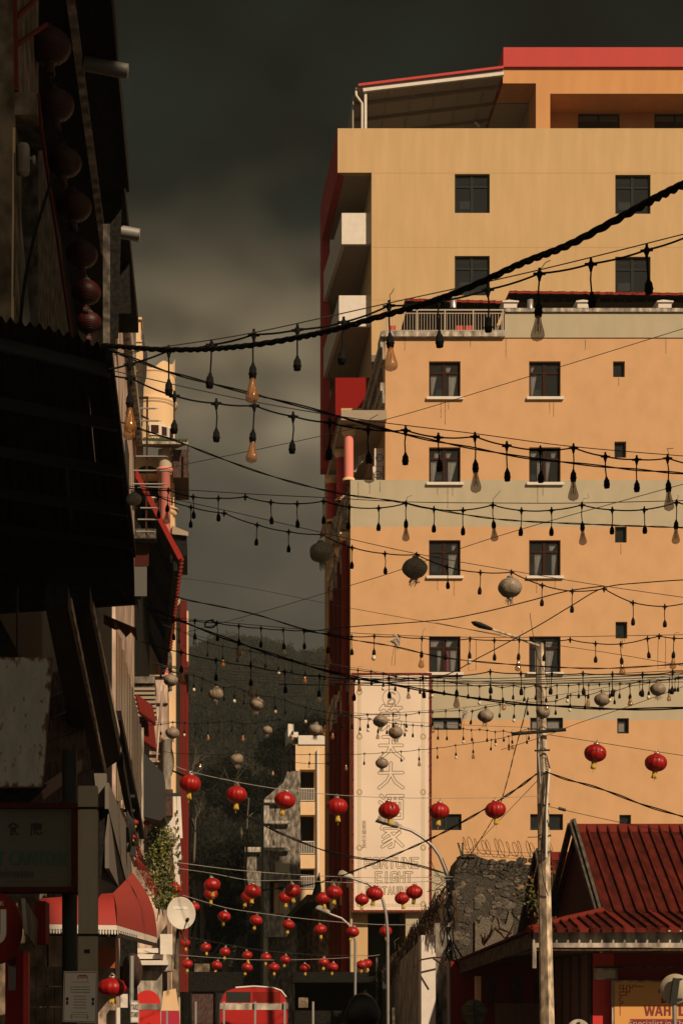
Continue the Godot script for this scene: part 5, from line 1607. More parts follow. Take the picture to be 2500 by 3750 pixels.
	for e in [[F[3], F[2], 26], [F[2], G[2], 24]]:
		var lc := MB.new()
		for i in int(e[2]):
			var a: Vector3 = e[0].lerp(e[1], float(i) / e[2])
			var b: Vector3 = e[0].lerp(e[1], (i + 1.0) / e[2])
			var m: Vector3 = (a + b) * 0.5
			lc.quad(a + Vector3(0, 0.02, 0.01), b + Vector3(0, 0.02, 0.01), b + Vector3(0, -0.045, 0.012), a + Vector3(0, -0.045, 0.012))
			for f in 6:
				var t0 := TAU * f / 6.0
				var t1 := TAU * (f + 1) / 6.0
				var r := (b - a).length() * 0.36
				var dir: Vector3 = (b - a).normalized()
				var cc := m + Vector3(0, -0.075, 0.012)
				lc.tri(cc, cc + dir * cos(t0) * r + Vector3(0, sin(t0) * 0.04, 0), cc + dir * cos(t1) * r + Vector3(0, sin(t1) * 0.04, 0))
		obj("lace_trim", lc, M.white, aw)
	var un := MB.new()
	un.bar(at(150, 3420, d - 0.3), at(428, 3424, d - 0.3), 0.06, 0.06)
	un.bar(at(428, 3424, d - 0.3), at(570, 3460, 31.6), 0.06, 0.06)
	obj("frame", un, M.black, aw)
	var sw := thing("shop_interior", "dark shop front with hanging goods under the red awning", "shop front")
	obj("wall", boxed(-4.0, 0, -33.0, -1.35, 3.2, -32.6), M.dark, sw)
	obj("orange_panel", boxed(at(362, 0, 26).x, at(0, 3545, 26).y, -26.05, at(422, 0, 26).x, at(0, 3470, 26).y, -26.0), mat(0.30, 0.06, 0.015, 0.7), sw)
	obj("white_post", boxed(at(428, 0, 27).x, 0.1, -27.1, at(440, 0, 27).x, at(0, 3690, 27).y, -27.0), M.white, sw)
	obj("white_panel", boxed(at(442, 0, 30).x, at(0, 3690, 30).y, -30.1, at(468, 0, 30).x, at(0, 3640, 30).y, -30.0), M.white, sw)
	# fascia panels of the walkway beyond
	p = thing("walkway_fascia", "grey fascia board of the further walkway roof with a ragged lower end", "fascia")
	var fm := MB.new()
	fm.hexa([Vector3(-1.4, 3.55, -24), Vector3(-1.4, 4.8, -24), Vector3(-1.42, 4.8, -31.5), Vector3(-1.42, 3.35, -31.5), Vector3(-1.46, 3.55, -24), Vector3(-1.46, 4.8, -24), Vector3(-1.48, 4.8, -31.5), Vector3(-1.48, 3.35, -31.5)])
	obj("board", fm, mat(0.17, 0.15, 0.125, 0.9, tex_mottle), p)
	var tri := MB.new()
	tri.hexa([at(360, 2962, 23.8), at(398, 2962, 23.8), at(478, 3290, 29), at(360, 3290, 23.8), at(360, 2962, 24.0), at(398, 2962, 24.0), at(478, 3290, 29.2), at(360, 3290, 24.0)])
	obj("soffit_board", tri, M.dark, p)
	var rag := MB.new()
	for i in 9:
		var u := 430.0 + i * 6.5
		rag.tri(at(u, 3265, 28.6), at(u + 9, 3268, 28.7), at(u + 3 + 5 * sin(i * 2.1), 3300 + 22 * sin(i * 1.7 + 1), 28.6))
	obj("ragged_cloth", rag, M.dark, p)
	obj("end_panel", boxed(at(330, 0, 24.2).x, at(0, 2950, 24.2).y, -24.4, at(390, 0, 24.2).x, at(0, 2832, 24.2).y, -24.2), mat(0.17, 0.15, 0.125, 0.9, tex_mottle), p)  # dim white panel, its shade put into the grey colour
	var gut := MB.new()
	gut.bar(at(432, 2620, 30), at(520, 3060, 40), 0.12, 0.18)
	gut.bar(at(440, 2780, 26), at(490, 3060, 33), 0.1, 0.22)
	obj("gutter", gut, M.dark, p)
	for v in [2905, 2958, 3000]:
		obj("bracket", boxed(at(450, 0, 30).x, at(0, v + 10, 30).y, -30.3, at(492, 0, 30).x, at(0, v, 30).y, -30.2), M.black, p)
	var cab := MB.new()
	for i in 5:
		cab.tube([at(462, 2930 + i * 12, 29.5), at(470 + i * 6, 3010, 29.4), at(478, 3080 + i * 8, 29.4), at(462 + i * 3, 3120, 29.5)], 0.012, 5)
	cab.box(at(462, 0, 29.6).x, at(0, 3085, 29.6).y, -29.7, at(482, 0, 29.6).x, at(0, 3030, 29.6).y, -29.5)
	cab.box(at(475, 0, 29.6).x, at(0, 3135, 29.6).y, -29.7, at(498, 0, 29.6).x, at(0, 3100, 29.6).y, -29.5)
	obj("wiring", cab, M.black, p)
	var black := thing("black_gable", "black sheet gable jutting into the street over the hanging plant", "gable")
	var bgm := MB.new()
	bgm.extrude(PackedVector2Array([Vector2(526, -2755), Vector2(600, -2835), Vector2(604, -2990), Vector2(588, -3005), Vector2(526, -2990)]), Transform3D(Basis(Vector3(1, 0, 0) * 36.0 / 6000.0, Vector3(0, 1, 0) * 36.0 / 6000.0, Vector3(0, 0, 1)), at(0, 0, 36.0)), -1.5)
	obj("sheet", bgm, M.black, black)
	obj("arm", boxed(at(604, 0, 36).x, at(0, 2904, 36).y, -36.6, at(662, 0, 36).x, at(0, 2893, 36).y, -36.5), M.black, black)
	# clay disc and hanging plant
	var disc := thing("clay_disc", "half seen clay coloured disc hanging behind the metal siding", "disc")
	var dm := MB.new()
	dm.lathe([Vector2(0, 0.05), Vector2(0.2, 0.02), Vector2(0.21, 0), Vector2(0, -0.01)], 24, Transform3D(Basis(Vector3.RIGHT, PI / 2), at(522, 2972, 43)))
	obj("disc", dm, mat(0.42, 0.24, 0.1, 0.5, tex_mottle), disc)
	var plant := thing("hanging_plant", "bushy green hanging plant spilling down the house front above the dish", "plant", at(590, 3180, 38))
	var g2 := RandomNumberGenerator.new()
	g2.seed = 9
	var stem := MB.new()
	for i in 9:
		var s0 := Vector3(g2.randfn() * 0.08, 0.7, 0)
		stem.tube([s0, s0 + Vector3(g2.randfn() * 0.1, -0.6, 0.1), Vector3((i - 4) * 0.05 + 0.06, -1.0 + 0.2 * g2.randfn(), 0.1)], 0.012, 4)
	obj("stems", stem, M.bark, plant)
	var lv := MB.new()
	for i in 2600:
		var y := g2.randf_range(-0.95, 1.05)
		var wd := 0.30 - 0.12 * absf(y)
		var p0 := Vector3(g2.randfn() * wd * 0.62 - 0.06 + (0.16 if y < -0.4 else 0.0), y, g2.randfn() * 0.16)
		var a := Vector3(g2.randfn(), g2.randfn() - 0.5, g2.randfn()).normalized() * g2.randf_range(0.025, 0.06)
		var b := a.cross(Vector3(g2.randfn(), g2.randfn(), g2.randfn())).normalized() * 0.02
		lv.quad(p0 - a, p0 + b, p0 + a, p0 - b)
	var lo := obj("foliage", lv, M.leaf, plant)
	lo.set_meta("kind", "stuff")
	var lv2 := MB.new()
	for i in 500:
		var p0 := Vector3(g2.randfn() * 0.16 + 0.02, g2.randf_range(-0.9, 0.9), 0.15 + g2.randfn() * 0.1)
		var a := Vector3(g2.randfn(), g2.randfn() - 0.5, g2.randfn()).normalized() * 0.05
		var b := a.cross(Vector3(0, 0.3, 1)).normalized() * 0.018
		lv2.quad(p0 - a, p0 + b, p0 + a, p0 - b)
	var lo2 := obj("yellow_leaves", lv2, mat(0.16, 0.15, 0.02, 0.6), plant)
	lo2.set_meta("kind", "stuff")
	var rw := thing("red_cables", "loops of thin red cable slung from the wiring box down through the plant", "cable")
	var rc := MB.new()
	for i in 5:
		rc.tube([at(496 + i * 3, 3130 + i * 4, 36), at(512 + i * 8, 3190, 35.9), at(540 + i * 8, 3240 + i * 5, 35.9), at(562 + i * 5, 3280, 35.8), at(575 - i * 2, 3240 + i * 6, 35.9)], 0.010, 5)
	for i in 2:
		var pts := []
		for j in 16:
			pts.append(at(503 + 9 * cos(j * TAU / 15), 3118 + i * 14 + 13 * sin(j * TAU / 15), 36))
		rc.tube(pts, 0.01, 5)
	obj("loops", rc, M.dark_red, rw)
	# satellite dish
	var dish := thing("satellite_dish", "cream satellite dish with a faint printed name, low on the left", "satellite dish", at(664, 3344, 22))
	var sd := MB.new()
	var xf := Transform3D(Basis(Vector3.UP, 0.22) * Basis(Vector3.RIGHT, PI / 2 - 0.2), Vector3.ZERO)
	sd.lathe([Vector2(0, -0.03), Vector2(0.05, -0.0285), Vector2(0.10, -0.0235), Vector2(0.14, -0.015), Vector2(0.185, 0.0), Vector2(0.195, 0.004), Vector2(0.195, -0.008), Vector2(0.14, -0.035), Vector2(0.0, -0.055)], 36, Transform3D(xf.basis.scaled(Vector3(1, 1.15, 1)), Vector3.ZERO))
	obj("reflector", sd, mat(0.60, 0.56, 0.47, 0.55, tex_mottle, Vector3(2, 2, 2)), dish)
	var lnb := MB.new()
	lnb.tube([Vector3(0.03, -0.24, 0.0), Vector3(0.06, -0.16, 0.16), Vector3(0.085, -0.10, 0.26)], 0.008, 6)
	lnb.tube([Vector3(0.075, -0.12, 0.25), Vector3(0.095, -0.09, 0.29)], 0.022, 8)
	obj("arm", lnb, M.frame_grey, dish)
	var mt := MB.new()
	mt.tube([Vector3(0.0, 0, -0.06), Vector3(-0.05, -0.25, -0.12), Vector3(-0.08, -0.75, -0.12)], 0.022, 8)
	mt.tube([Vector3(-0.03, -0.2, -0.06), Vector3(0.08, -0.42, -0.1)], 0.012, 6)
	obj("mount", mt, M.dirty, dish)
	var nrm := xf.basis.y.normalized()
	var ax := xf.basis.x.normalized()
	var face := Node3D.new()
	letters("CANALSAT", dish, Vector3.ZERO, 0.035, mat(0.85, 0.83, 0.78, 0.5), true, 0.19)
	var lt0 := dish.get_child(dish.get_child_count() - 1) as Node3D
	lt0.transform = Transform3D(Basis(ax, nrm.cross(ax), nrm), nrm * -0.0195 - ax * 0.095 + nrm.cross(ax) * 0.06) * lt0.transform
	face.free()
	# back of a round road sign and its taxi plate
	s = thing("round_road_sign", "dark back of a round road sign on a grey pole, lower left", "road sign", Vector3(at(478, 0, 22).x, 0.1, -22))
	var pb := MB.new()
	pb.tube([Vector3.ZERO, Vector3(0.02, at(0, 3500, 22).y - 0.1, 0)], 0.034, 10)
	obj("pole", pb, M.steel, s)
	var db := MB.new()
	db.lathe([Vector2(0, 0.004), Vector2(0.245, 0.004), Vector2(0.245, -0.004), Vector2(0, -0.004)], 32, Transform3D(Basis(Vector3.UP, -0.95) * Basis(Vector3.RIGHT, PI / 2), Vector3(0.02, at(0, 3556, 22).y - 0.1, -0.06)))
	obj("disc", db, M.plank_dark, s)
	s = thing("taxi_sign", "small white taxi stand plate with black letters on the sign pole", "sign", at(494, 3705, 21.9))
	obj("plate", boxed(-0.056, -0.146, -0.006, 0.056, 0.146, 0.0), M.white, s)
	var bd := MB.new()
	for e in [[-0.052, -0.14, 0.052, -0.135], [-0.052, 0.135, 0.052, 0.14], [-0.052, -0.134, -0.048, 0.134], [0.048, -0.134, 0.052, 0.134]]:
		bd.box(e[0], e[1], 0.001, e[2], e[3], 0.003)
	obj("border", bd, M.black, s)
	letters("TAXI", s, Vector3(-0.043, 0.025, 0.002), 0.073, M.black, true, 0.086)
	letters("STAND", s, Vector3(-0.045, -0.075, 0.002), 0.073, M.black, true, 0.09)

func letters(text: String, parent: Node, where: Vector3, high: float, m: Material, bold: bool, wide := 0.0) -> void:
	var tm := TextMesh.new()
	var f := SystemFont.new()
	f.font_names = PackedStringArray(["Droid Sans"])
	f.font_weight = 700 if bold else 400
	tm.font = f
	tm.text = text
	tm.font_size = 64
	tm.pixel_size = 0.01
	tm.depth = 0.02
	tm.horizontal_alignment = HORIZONTAL_ALIGNMENT_LEFT
	tm.vertical_alignment = VERTICAL_ALIGNMENT_BOTTOM
	var box := tm.get_aabb()
	var o := obj("lettering", tm, m, parent)
	var ky := high / maxf(0.01, box.size.y)
	var kx := wide / maxf(0.01, box.size.x) if wide > 0.0 else ky
	o.transform = Transform3D(Basis().scaled(Vector3(kx, ky, 0.25)), where - Vector3(box.position.x * kx, box.position.y * ky, 0))

func thai_roof(t: Node, x0: float, x1: float, yr: float, zr: float, ye: float, zf: float, zb: float, n: int) -> void:
	var dx := (x1 - x0) / n
	for i in n:
		var xa := x0 + dx * i
		var b := MB.new()
		b.slab([Vector3(xa + 0.004, ye, zf), Vector3(xa + dx - 0.004, ye, zf), Vector3(xa + dx - 0.004, yr, zr), Vector3(xa + 0.004, yr, zr)], Vector3(0, 0.03, 0.02))
		b.bar(Vector3(xa + 0.012, ye + 0.045, zf + 0.03), Vector3(xa + 0.012, yr + 0.045, zr + 0.03), 0.035, 0.07)
		obj("roof_panel", b, M.roof_red, t)
	var back := MB.new()
	back.slab([Vector3(x0, ye + 0.2, zb), Vector3(x1, ye + 0.2, zb), Vector3(x1, yr, zr - 0.02), Vector3(x0, yr, zr - 0.02)], Vector3(0, 0.04, -0.02))
	obj("roof_back", back, M.roof_red, t)
	var rc := MB.new()
	rc.hexa([Vector3(x0 - 0.05, yr - 0.13, zr + 0.2), Vector3(x1, yr - 0.13, zr + 0.2), Vector3(x1, yr + 0.1, zr + 0.03), Vector3(x0 - 0.05, yr + 0.1, zr + 0.03), Vector3(x0 - 0.05, yr - 0.13, zr - 0.2), Vector3(x1, yr - 0.13, zr - 0.2), Vector3(x1, yr + 0.1, zr - 0.03), Vector3(x0 - 0.05, yr + 0.1, zr - 0.03)])
	obj("ridge_cap", rc, M.roof_edge, t)
	for s in [[zf, 0.0], [zb, 0.2]]:
		for k in 2:
			var g := MB.new()
			g.bar(Vector3(x0 - 0.05 - 0.07 * k, ye + s[1] - 0.05 * k, s[0]), Vector3(x0 - 0.05 - 0.07 * k, yr + 0.16 - 0.07 * k, zr + (0.06 if s[0] > zr else -0.06)), 0.06, 0.13 - 0.03 * k)
			obj("barge_board", g, M.dirty, t)
	var gw := MB.new()
	gw.tri(Vector3(x0 + 0.12, ye, zf), Vector3(x0 + 0.12, yr, zr), Vector3(x0 + 0.12, ye + 0.2, zb))
	gw.quad(Vector3(x0 + 0.12, ye, zf), Vector3(x0 + 0.12, ye + 0.2, zb), Vector3(x0 + 0.12, ye - 0.6, zb), Vector3(x0 + 0.12, ye - 0.6, zf))
	obj("gable_infill", gw, mat(0.06, 0.014, 0.01, 0.8), t)

func kiosk() -> void:
	var t := thing("kiosk", "market kiosk with steep red ribbed roof, scalloped skirt and pale fascia", "kiosk")
	thai_roof(t, 8.13, 12.2, 5.40, -36.0, 3.40, -33.5, -38.5, 18)
	var xe := 6.36
	while xe < 11.9:
		var s := clampf((xe + 0.11 - 6.35) / 1.77, 0.03, 1.0)
		var b := MB.new()
		var p0 := Vector3(xe, 2.985, -31.88)
		var p1 := Vector3(xe, 2.985 + 0.40 * s, -31.88 - 1.6 * s)
		b.slab([p0, p0 + Vector3(0.214, 0, 0), p1 + Vector3(0.214, 0.02 if s < 1.0 else 0.0, -0.08 if s < 1.0 else 0.0), p1], Vector3(0, 0.035, 0.01))
		b.bar(p0 + Vector3(0.02, 0.05, 0.01), p1 + Vector3(0.02, 0.05, 0.01), 0.04, 0.07)
		b.bar(p0 + Vector3(0.03, 0.0, 0.005), p0 + Vector3(0.2, 0.0, 0.005), 0.03, 0.09)
		obj("skirt_tile", b, M.roof_red if int(xe * 10) % 3 else M.roof_edge, t)
		xe += 0.222
	var hip := MB.new()
	hip.tube([Vector3(6.3, 3.0, -31.95), Vector3(7.2, 3.24, -32.7), Vector3(8.12, 3.45, -33.5)], 0.07, 8)
	obj("hip_ridge", hip, M.roof_edge, t)
	var sd := MB.new()
	sd.slab([Vector3(6.33, 2.98, -31.9), Vector3(6.2, 2.52, -42), Vector3(8.3, 3.1, -42), Vector3(8.16, 3.37, -33.5)], Vector3(0, 0.05, 0))
	obj("side_skirt", sd, M.roof_red, t)
	for e in [[6.44, 8.18], [8.184, 8.86], [8.864, 9.9], [9.904, 11.9]]:
		obj("fascia_board", boxed(e[0], 2.655, -32.16, e[1], 2.965, -32.12), M.offwhite, t)
	obj("fascia_bracket", boxed(6.42, 2.25, -32.2, 6.49, 2.83, -32.118), M.offwhite, t)
	for i in 9:
		var b := MB.new()
		var a := Vector3(6.42 - 0.017 * i, 2.80 - 0.047 * i, -32.2 - 1.06 * i)
		b.bar(a, a + Vector3(-0.017, -0.047, -1.05), 0.03, 0.3)
		obj("side_fascia_board", b, M.dirty, t)
	obj("soffit", boxed(6.5, 2.60, -41, 12, 2.65, -32.17), mat(0.20, 0.12, 0.075, 0.9, tex_grime), t)
	for i in 5:
		obj("soffit_joint", boxed(7.0 + i, 2.588, -38, 7.02 + i, 2.599, -32.3), M.dark, t)
	var lampm := MB.new()
	lampm.lathe([Vector2(0, 0), Vector2(0.05, 0.02), Vector2(0.03, 0.1), Vector2(0, 0.1)], 12, Transform3D(Basis(Vector3(0, 0, 1), 0.8), at(2205, 3487, 32.9)))
	obj("spot_lamp", lampm, M.aluminium, t)
	# walls
	for i in 14:
		var s := i / 14.0
		var a := Vector3(7.975, 0, -33.9).lerp(Vector3(8.42, 0, -40.0), s)
		var c := Vector3(7.975, 0, -33.9).lerp(Vector3(8.42, 0, -40.0), s + 0.068)
		var p := MB.new()
		p.hexa([a + Vector3(0, 0.1, 0), c + Vector3(0, 0.1, 0), c + Vector3(0, 2.59, 0), a + Vector3(0, 2.59, 0), a + Vector3(0.04, 0.1, 0), c + Vector3(0.04, 0.1, 0), c + Vector3(0.04, 2.59, 0), a + Vector3(0.04, 2.59, 0)])
		obj("plank", p, M.plank if i % 3 else M.plank_dark, t)
	obj("red_panel", boxed(7.98, 0.1, -33.95, 8.455, 2.59, -33.9), M.bright_red, t)
	obj("red_lintel", boxed(8.458, 2.01, -33.95, 12, 2.59, -33.91), M.dark_red, t)
	obj("rail", boxed(8.05, 2.29, -33.88, 9.9, 2.32, -33.85), M.dirty, t)
	var ac := thing("switch_box", "white metal box above the red kiosk panel, under the dark ceiling", "box")
	obj("case", boxed(8.03, 2.05, -33.89, 8.50, 2.28, -33.76), M.offwhite, ac)
	obj("lid", boxed(8.09, 2.08, -33.757, 8.44, 2.24, -33.75), M.cream, ac)
	obj("back_wall", boxed(6.0, 0, -40.6, 8.4, 2.59, -40.4), M.dark_red, t)
	for e in [[6.75, 7.0], [7.35, 7.62], [7.9, 8.1]]:
		obj("hanging_panel", boxed(e[0], 1.5, -39.4, e[1], 2.2, -39.35), M.plank_dark, t)
	for i in 8:
		obj("low_plank", boxed(6.9 + i * 0.16, 0.1, -39.0, 7.05 + i * 0.16, 1.55, -38.96), M.plank, t)
	obj("post", boxed(6.45, 0.1, -39.2, 6.58, 2.2, -39.08), M.peach, t)
	# sign
	var s := thing("kiosk_sign", "tan kiosk sign with dark red capitals and a red strip, lower right", "sign")
	var w := 340
	var h := 220
	var px := plain(w, h, [214, 156, 84])
	fill(px, w, 56, 136, 340, 220, [132, 26, 34])
	var rd := [118, 26, 26]
	outline(px, w, h, poly([[18, 24, 18, 12, 32, 12, 32, 36, 18, 36, 18, 48, 44, 48, 44, 24, 32, 24], [18, 24, 44, 24, 44, 12, 56, 12, 56, 36, 32, 36], [56, 20, 66, 20, 66, 12, 76, 12, 76, 16, 106, 16], [24, 48, 24, 58, 18, 58, 18, 70, 30, 70, 30, 78, 20, 78, 20, 122]]), 0.4, 1.0, rd, true)
	outline(px, w, h, moved(cjk(6), 156, 16, 0.6, 0.6), 2.6, 0.8, rd, true)
	obj("panel", boxed(at(2240, 0, 33.65).x, 0.7, -33.73, 12.1, at(0, 3590, 33.65).y, -33.67), M.offwhite, s)
	obj("face", sheet([at(2248, 3596, 33.65), at(2588, 3596, 33.65), at(2588, 3816, 33.65), at(2248, 3816, 33.65)]), sign_material(w, h, px), s)
	var lm := mat(0.22, 0.018, 0.018, 0.6)
	letters("WAH", s, at(2357, 3719, 33.64), 0.21, lm, true, 97.0 / 6000 * 33.65)
	letters("L", s, at(2484, 3719, 33.64), 0.21, lm, true, 24.0 / 6000 * 33.65)
	letters("Specialist in Chi", s, at(2301, 3766, 33.64), 0.165, M.cream, false, 205.0 / 6000 * 33.65)
	# smaller roof behind
	var k2 := thing("rear_kiosk", "smaller red gabled kiosk roof behind the main kiosk, left of it", "kiosk")
	thai_roof(k2, 8.62, 11.2, 5.35, -42.2, 3.2, -40.2, -44.6, 11)
	obj("wall", boxed(8.8, 0, -44.4, 11.2, 3.4, -41.0), M.plank_dark, k2)
	# twig with leaves growing between the roofs
	var p := thing("creeper_plant", "straggly plant with yellowing leaves climbing between the two red gables", "plant", at(1985, 3380, 39.5))
	var st := MB.new()
	st.tube([Vector3(0.5, -0.3, 0), Vector3(0.25, 0.25, 0), Vector3(-0.2, 0.55, 0), Vector3(-0.5, 0.8, 0)], 0.02, 5, 0.008)
	st.tube([Vector3(0.3, 0.1, 0), Vector3(0.2, 0.7, 0), Vector3(0.25, 1.3, 0)], 0.015, 5, 0.006)
	st.tube([Vector3(-0.2, 0.5, 0), Vector3(-0.05, 0.1, 0), Vector3(0.0, -0.3, 0)], 0.012, 5, 0.006)
	obj("stems", st, M.bark, p)
	var g := RandomNumberGenerator.new()
	g.seed = 14
	for k in 2:
		var lv := MB.new()
		for i in 190:
			var c: Vector3 = [Vector3(-0.4, 0.75, 0), Vector3(0.22, 1.1, 0), Vector3(0.25, 0.3, 0), Vector3(-0.15, 0.5, 0), Vector3(0.0, -0.1, 0)][i % 5]
			var q := c + Vector3(g.randfn() * 0.16, g.randfn() * 0.2, g.randfn() * 0.12)
			var a := Vector3(g.randfn(), g.randfn() - 0.3, g.randfn()).normalized() * 0.055
			var b := a.cross(Vector3(g.randfn(), g.randfn(), g.randfn())).normalized() * 0.03
			lv.quad(q - a, q + b, q + a, q - b)
		var lo := obj("leaves", lv, M.leaf if k == 0 else mat(0.17, 0.09, 0.012, 0.6), p)
		lo.set_meta("kind", "stuff")

func stone_walls() -> void:
	var t := thing("stone_ruin", "tall dark rubble stone wall remnant topped by barbed wire", "wall")
	var d := 52.0
	var k := d / 6000.0
	var pts := PackedVector2Array()
	for p in [[1655, 3850], [1658, 3500], [1662, 3260], [1664, 3195], [1672, 3160], [1690, 3138], [1710, 3132], [1742, 3134], [1790, 3150], [1850, 3160], [1930, 3166], [1990, 3170], [1990, 3850]]:
		var q := at(p[0], p[1], d)
		pts.append(Vector2(q.x, q.y))
	var b := MB.new()
	b.extrude(pts, Transform3D(Basis(), Vector3(0, 0, -d)), -1.3)
	obj("core", b, M.stone_dark, t)
	var variants := []
	for v in 8:
		var g := RandomNumberGenerator.new()
		g.seed = 200 + v
		var mb := MB.new()
		var ring := []
		var n := 6 + v % 3
		var sq := g.randf_range(0.55, 1.0)
		for i in 3:
			var row := []
			for j in n:
				var a := TAU * (j + g.randf_range(-0.3, 0.3)) / n
				var rr: float = [1.05, 0.9, 0.55][i] * g.randf_range(0.75, 1.2)
				row.append(Vector3(cos(a) * rr, sin(a) * rr * sq, [-0.2, 0.35, 0.5][i] * g.randf_range(0.6, 1.3)))
			ring.append(row)
		for i in 2:
			for j in n:
				mb.quad(ring[i][j], ring[i][(j + 1) % n], ring[i + 1][(j + 1) % n], ring[i + 1][j])
		for j in range(1, n - 1):
			mb.tri(ring[2][0], ring[2][j], ring[2][j + 1])
		variants.append(mb.mesh())
	var g := RandomNumberGenerator.new()
	g.seed = 18
	for i in 290:
		var u := g.randf_range(1668, 1950)
		var v := g.randf_range(3150, 3500)
		var plaster := u > 1738 and u < 1880 and v > 3372 + 18 * sin(u * 0.05)
		if (u > 1716 and u < 1738) or (plaster and g.randf() < 0.85) or (v < 3172 and u < 1690): continue
		var pick := g.randf()
		var m: Material = M.stone_dark if pick < 0.3 else (M.stone if pick < 0.72 else (M.stone_pale if pick < 0.96 else M.brownwall))
		var o := obj("stone", variants[g.randi() % 8], m, t)
		var s: float = g.randf_range(6.0, 19.0) * k * (0.7 if g.randf() < 0.4 else 1.0)
		o.transform = Transform3D(Basis(Vector3(0, 0, 1), g.randf_range(-0.7, 0.7)).scaled(Vector3(s * g.randf_range(0.8, 1.3), s, s * 0.5)), at(u, v, d - 0.02 * g.randf()))
	var pl := MB.new()
	var gp := RandomNumberGenerator.new()
	gp.seed = 3
	var pp := PackedVector2Array()
	for i in 12:
		pp.append(Vector2(at(1737 + i * 12.5, 3372 + 16 * sin(i * 1.7) + gp.randfn() * 7, d).x, at(0, 3372 + 16 * sin(i * 1.7) + gp.randfn() * 7, d).y))
	pp.append(Vector2(at(1876, 0, d).x, at(0, 3560, d).y))
	pp.append(Vector2(at(1736, 0, d).x, at(0, 3560, d).y))
	pl.extrude(pp, Transform3D(Basis(), Vector3(0, 0, -d + 0.1)), -0.09)
	obj("plaster_patch", pl, M.stone_pale, t)
	obj("cap", boxed(at(1692, 0, d).x, at(0, 3140, d).y, -d - 1.2, at(1740, 0, d).x, at(0, 3128, d).y, -d + 0.08), M.stone, t)
	# barbed wire
	var w := thing("barbed_wire", "rusty coil of barbed wire along the top of the rubble wall", "barbed wire")
	var c := MB.new()
	var hp := []
	for i in 15 * 20:
		var s := i / 300.0
		var a := TAU * i / 20.0
		hp.append(at(lerpf(1695, 2040, s) + 14 * cos(a + 0.7) + 5 * sin(i * 0.13), lerpf(3098, 3122, s) - (31 + 5 * sin(i * 0.071)) * sin(a), d - 0.6 + 0.25 * cos(a)))
	c.tube(hp, 0.009, 4)
	obj("coil", c, M.frame_brown, w)
	for e in [[3108, 3128], [3120, 3140], [3130, 3148]]:
		var l := MB.new()
		l.tube([at(1690, e[0], d - 0.5), at(1850, e[0] + 12, d - 0.5), at(2040, e[1], d - 0.5)], 0.006, 4)
		obj("strand", l, M.frame_brown, w)
	for e in [[1676, 3086, 1690, 3136], [1693, 3086, 1692, 3138]]:
		var l := MB.new()
		l.bar(at(e[0], e[1], d - 0.3), at(e[2], e[3], d - 0.3), 0.05, 0.05)
		obj("stake", l, M.dirty, w)
	# painted boundary wall
	t = thing("boundary_wall", "weathered pale concrete boundary wall with a lit white end pillar", "wall")
	var n0 := at(1541, 3440, 45)
	var f0 := at(1418, 3565, 55)
	for i in 5:
		var s0 := i / 5.0
		var s1 := (i + 1) / 5.0 - 0.003
		var a := n0.lerp(f0, s0)
		var e := n0.lerp(f0, s1)
		var m := MB.new()
		m.hexa([Vector3(a.x, 0.1, a.z), a, e, Vector3(e.x, 0.1, e.z), Vector3(a.x + 0.25, 0.1, a.z), a + Vector3(0.25, 0, 0), e + Vector3(0.25, 0, 0), Vector3(e.x + 0.25, 0.1, e.z)])
		obj("panel", m, M.offwhite, t)
	obj("pillar", boxed(n0.x, 0.1, -45.5, at(1593, 0, 45).x, at(0, 3425, 45).y, -45.0 + 0.06), M.white, t)
	obj("grey_panel", boxed(at(1593, 0, 45).x + 0.004, 0.1, -45.6, at(1652, 0, 45).x, at(0, 3378, 45).y, -45.35), M.concrete, t)
	obj("upper_panel", boxed(at(1640, 0, 45.2).x, at(0, 3560, 45).y, -45.8, at(1668, 0, 45).x, at(0, 3300, 45).y, -45.62), M.concrete, t)
	for e in [[1600, 3640, 1612, 3740], [1440, 3690, 1450, 3760], [1612, 3690, 1622, 3750]]:
		obj("board", boxed(at(e[0], 0, 45).x, at(0, e[3], 45).y, -45.34, at(e[2], 0, 45).x, at(0, e[1], 45).y, -45.3), M.dirty, t)
	var br := MB.new()
	br.tube([at(1515, 3540, 44), at(1540, 3515, 44.2), at(1585, 3507, 44.4), at(1665, 3505, 44.6)], 0.025, 6)
	br.tube([at(1585, 3510, 44.4), at(1612, 3528, 44.3), at(1640, 3548, 44.2)], 0.025, 6)
	obj("iron_bracket", br, M.frame_brown, t)
	var cr := thing("dry_creeper", "mass of dry brown creeper hanging along the boundary wall top", "creeper")
	var m := MB.new()
	var g3 := RandomNumberGenerator.new()
	g3.seed = 44
	for i in 620:
		var s := g3.randf()
		var top := at(1420, 3560, 54).lerp(at(1622, 3262, 44.5), s) + Vector3(g3.randfn() * 0.12, g3.randfn() * 0.05, g3.randfn() * 0.12)
		var l := g3.randf_range(0.25, 0.8) * (0.6 + 0.6 * sin(s * PI))
		var q := [top]
		for j in 3:
			q.append(q[-1] + Vector3(g3.randfn() * 0.05, -l / 3.0, g3.randfn() * 0.05))
		m.tube(q, g3.randf_range(0.008, 0.02), 3)
	for i in 12:
		var s := i / 12.0
		m.tube([at(1415, 3565, 54).lerp(at(1625, 3258, 44.5), s), at(1415, 3565, 54).lerp(at(1625, 3258, 44.5), s + 0.1) + Vector3(0, 0.04, 0)], 0.03, 5)
	for i in 160:
		var top := at(g3.randf_range(1612, 1668), g3.randf_range(3262, 3330), 44.4)
		m.tube([top, top + Vector3(g3.randfn() * 0.06, -g3.randf_range(0.3, 0.8), 0.05)], 0.01, 3)
	var mo := obj("strands", m, M.dry, cr)
	mo.set_meta("kind", "stuff")
	var tw := thing("dead_bush", "dead bare twigs sticking up before the rubble wall, above the kiosk eave", "bush")
	var tb := MB.new()
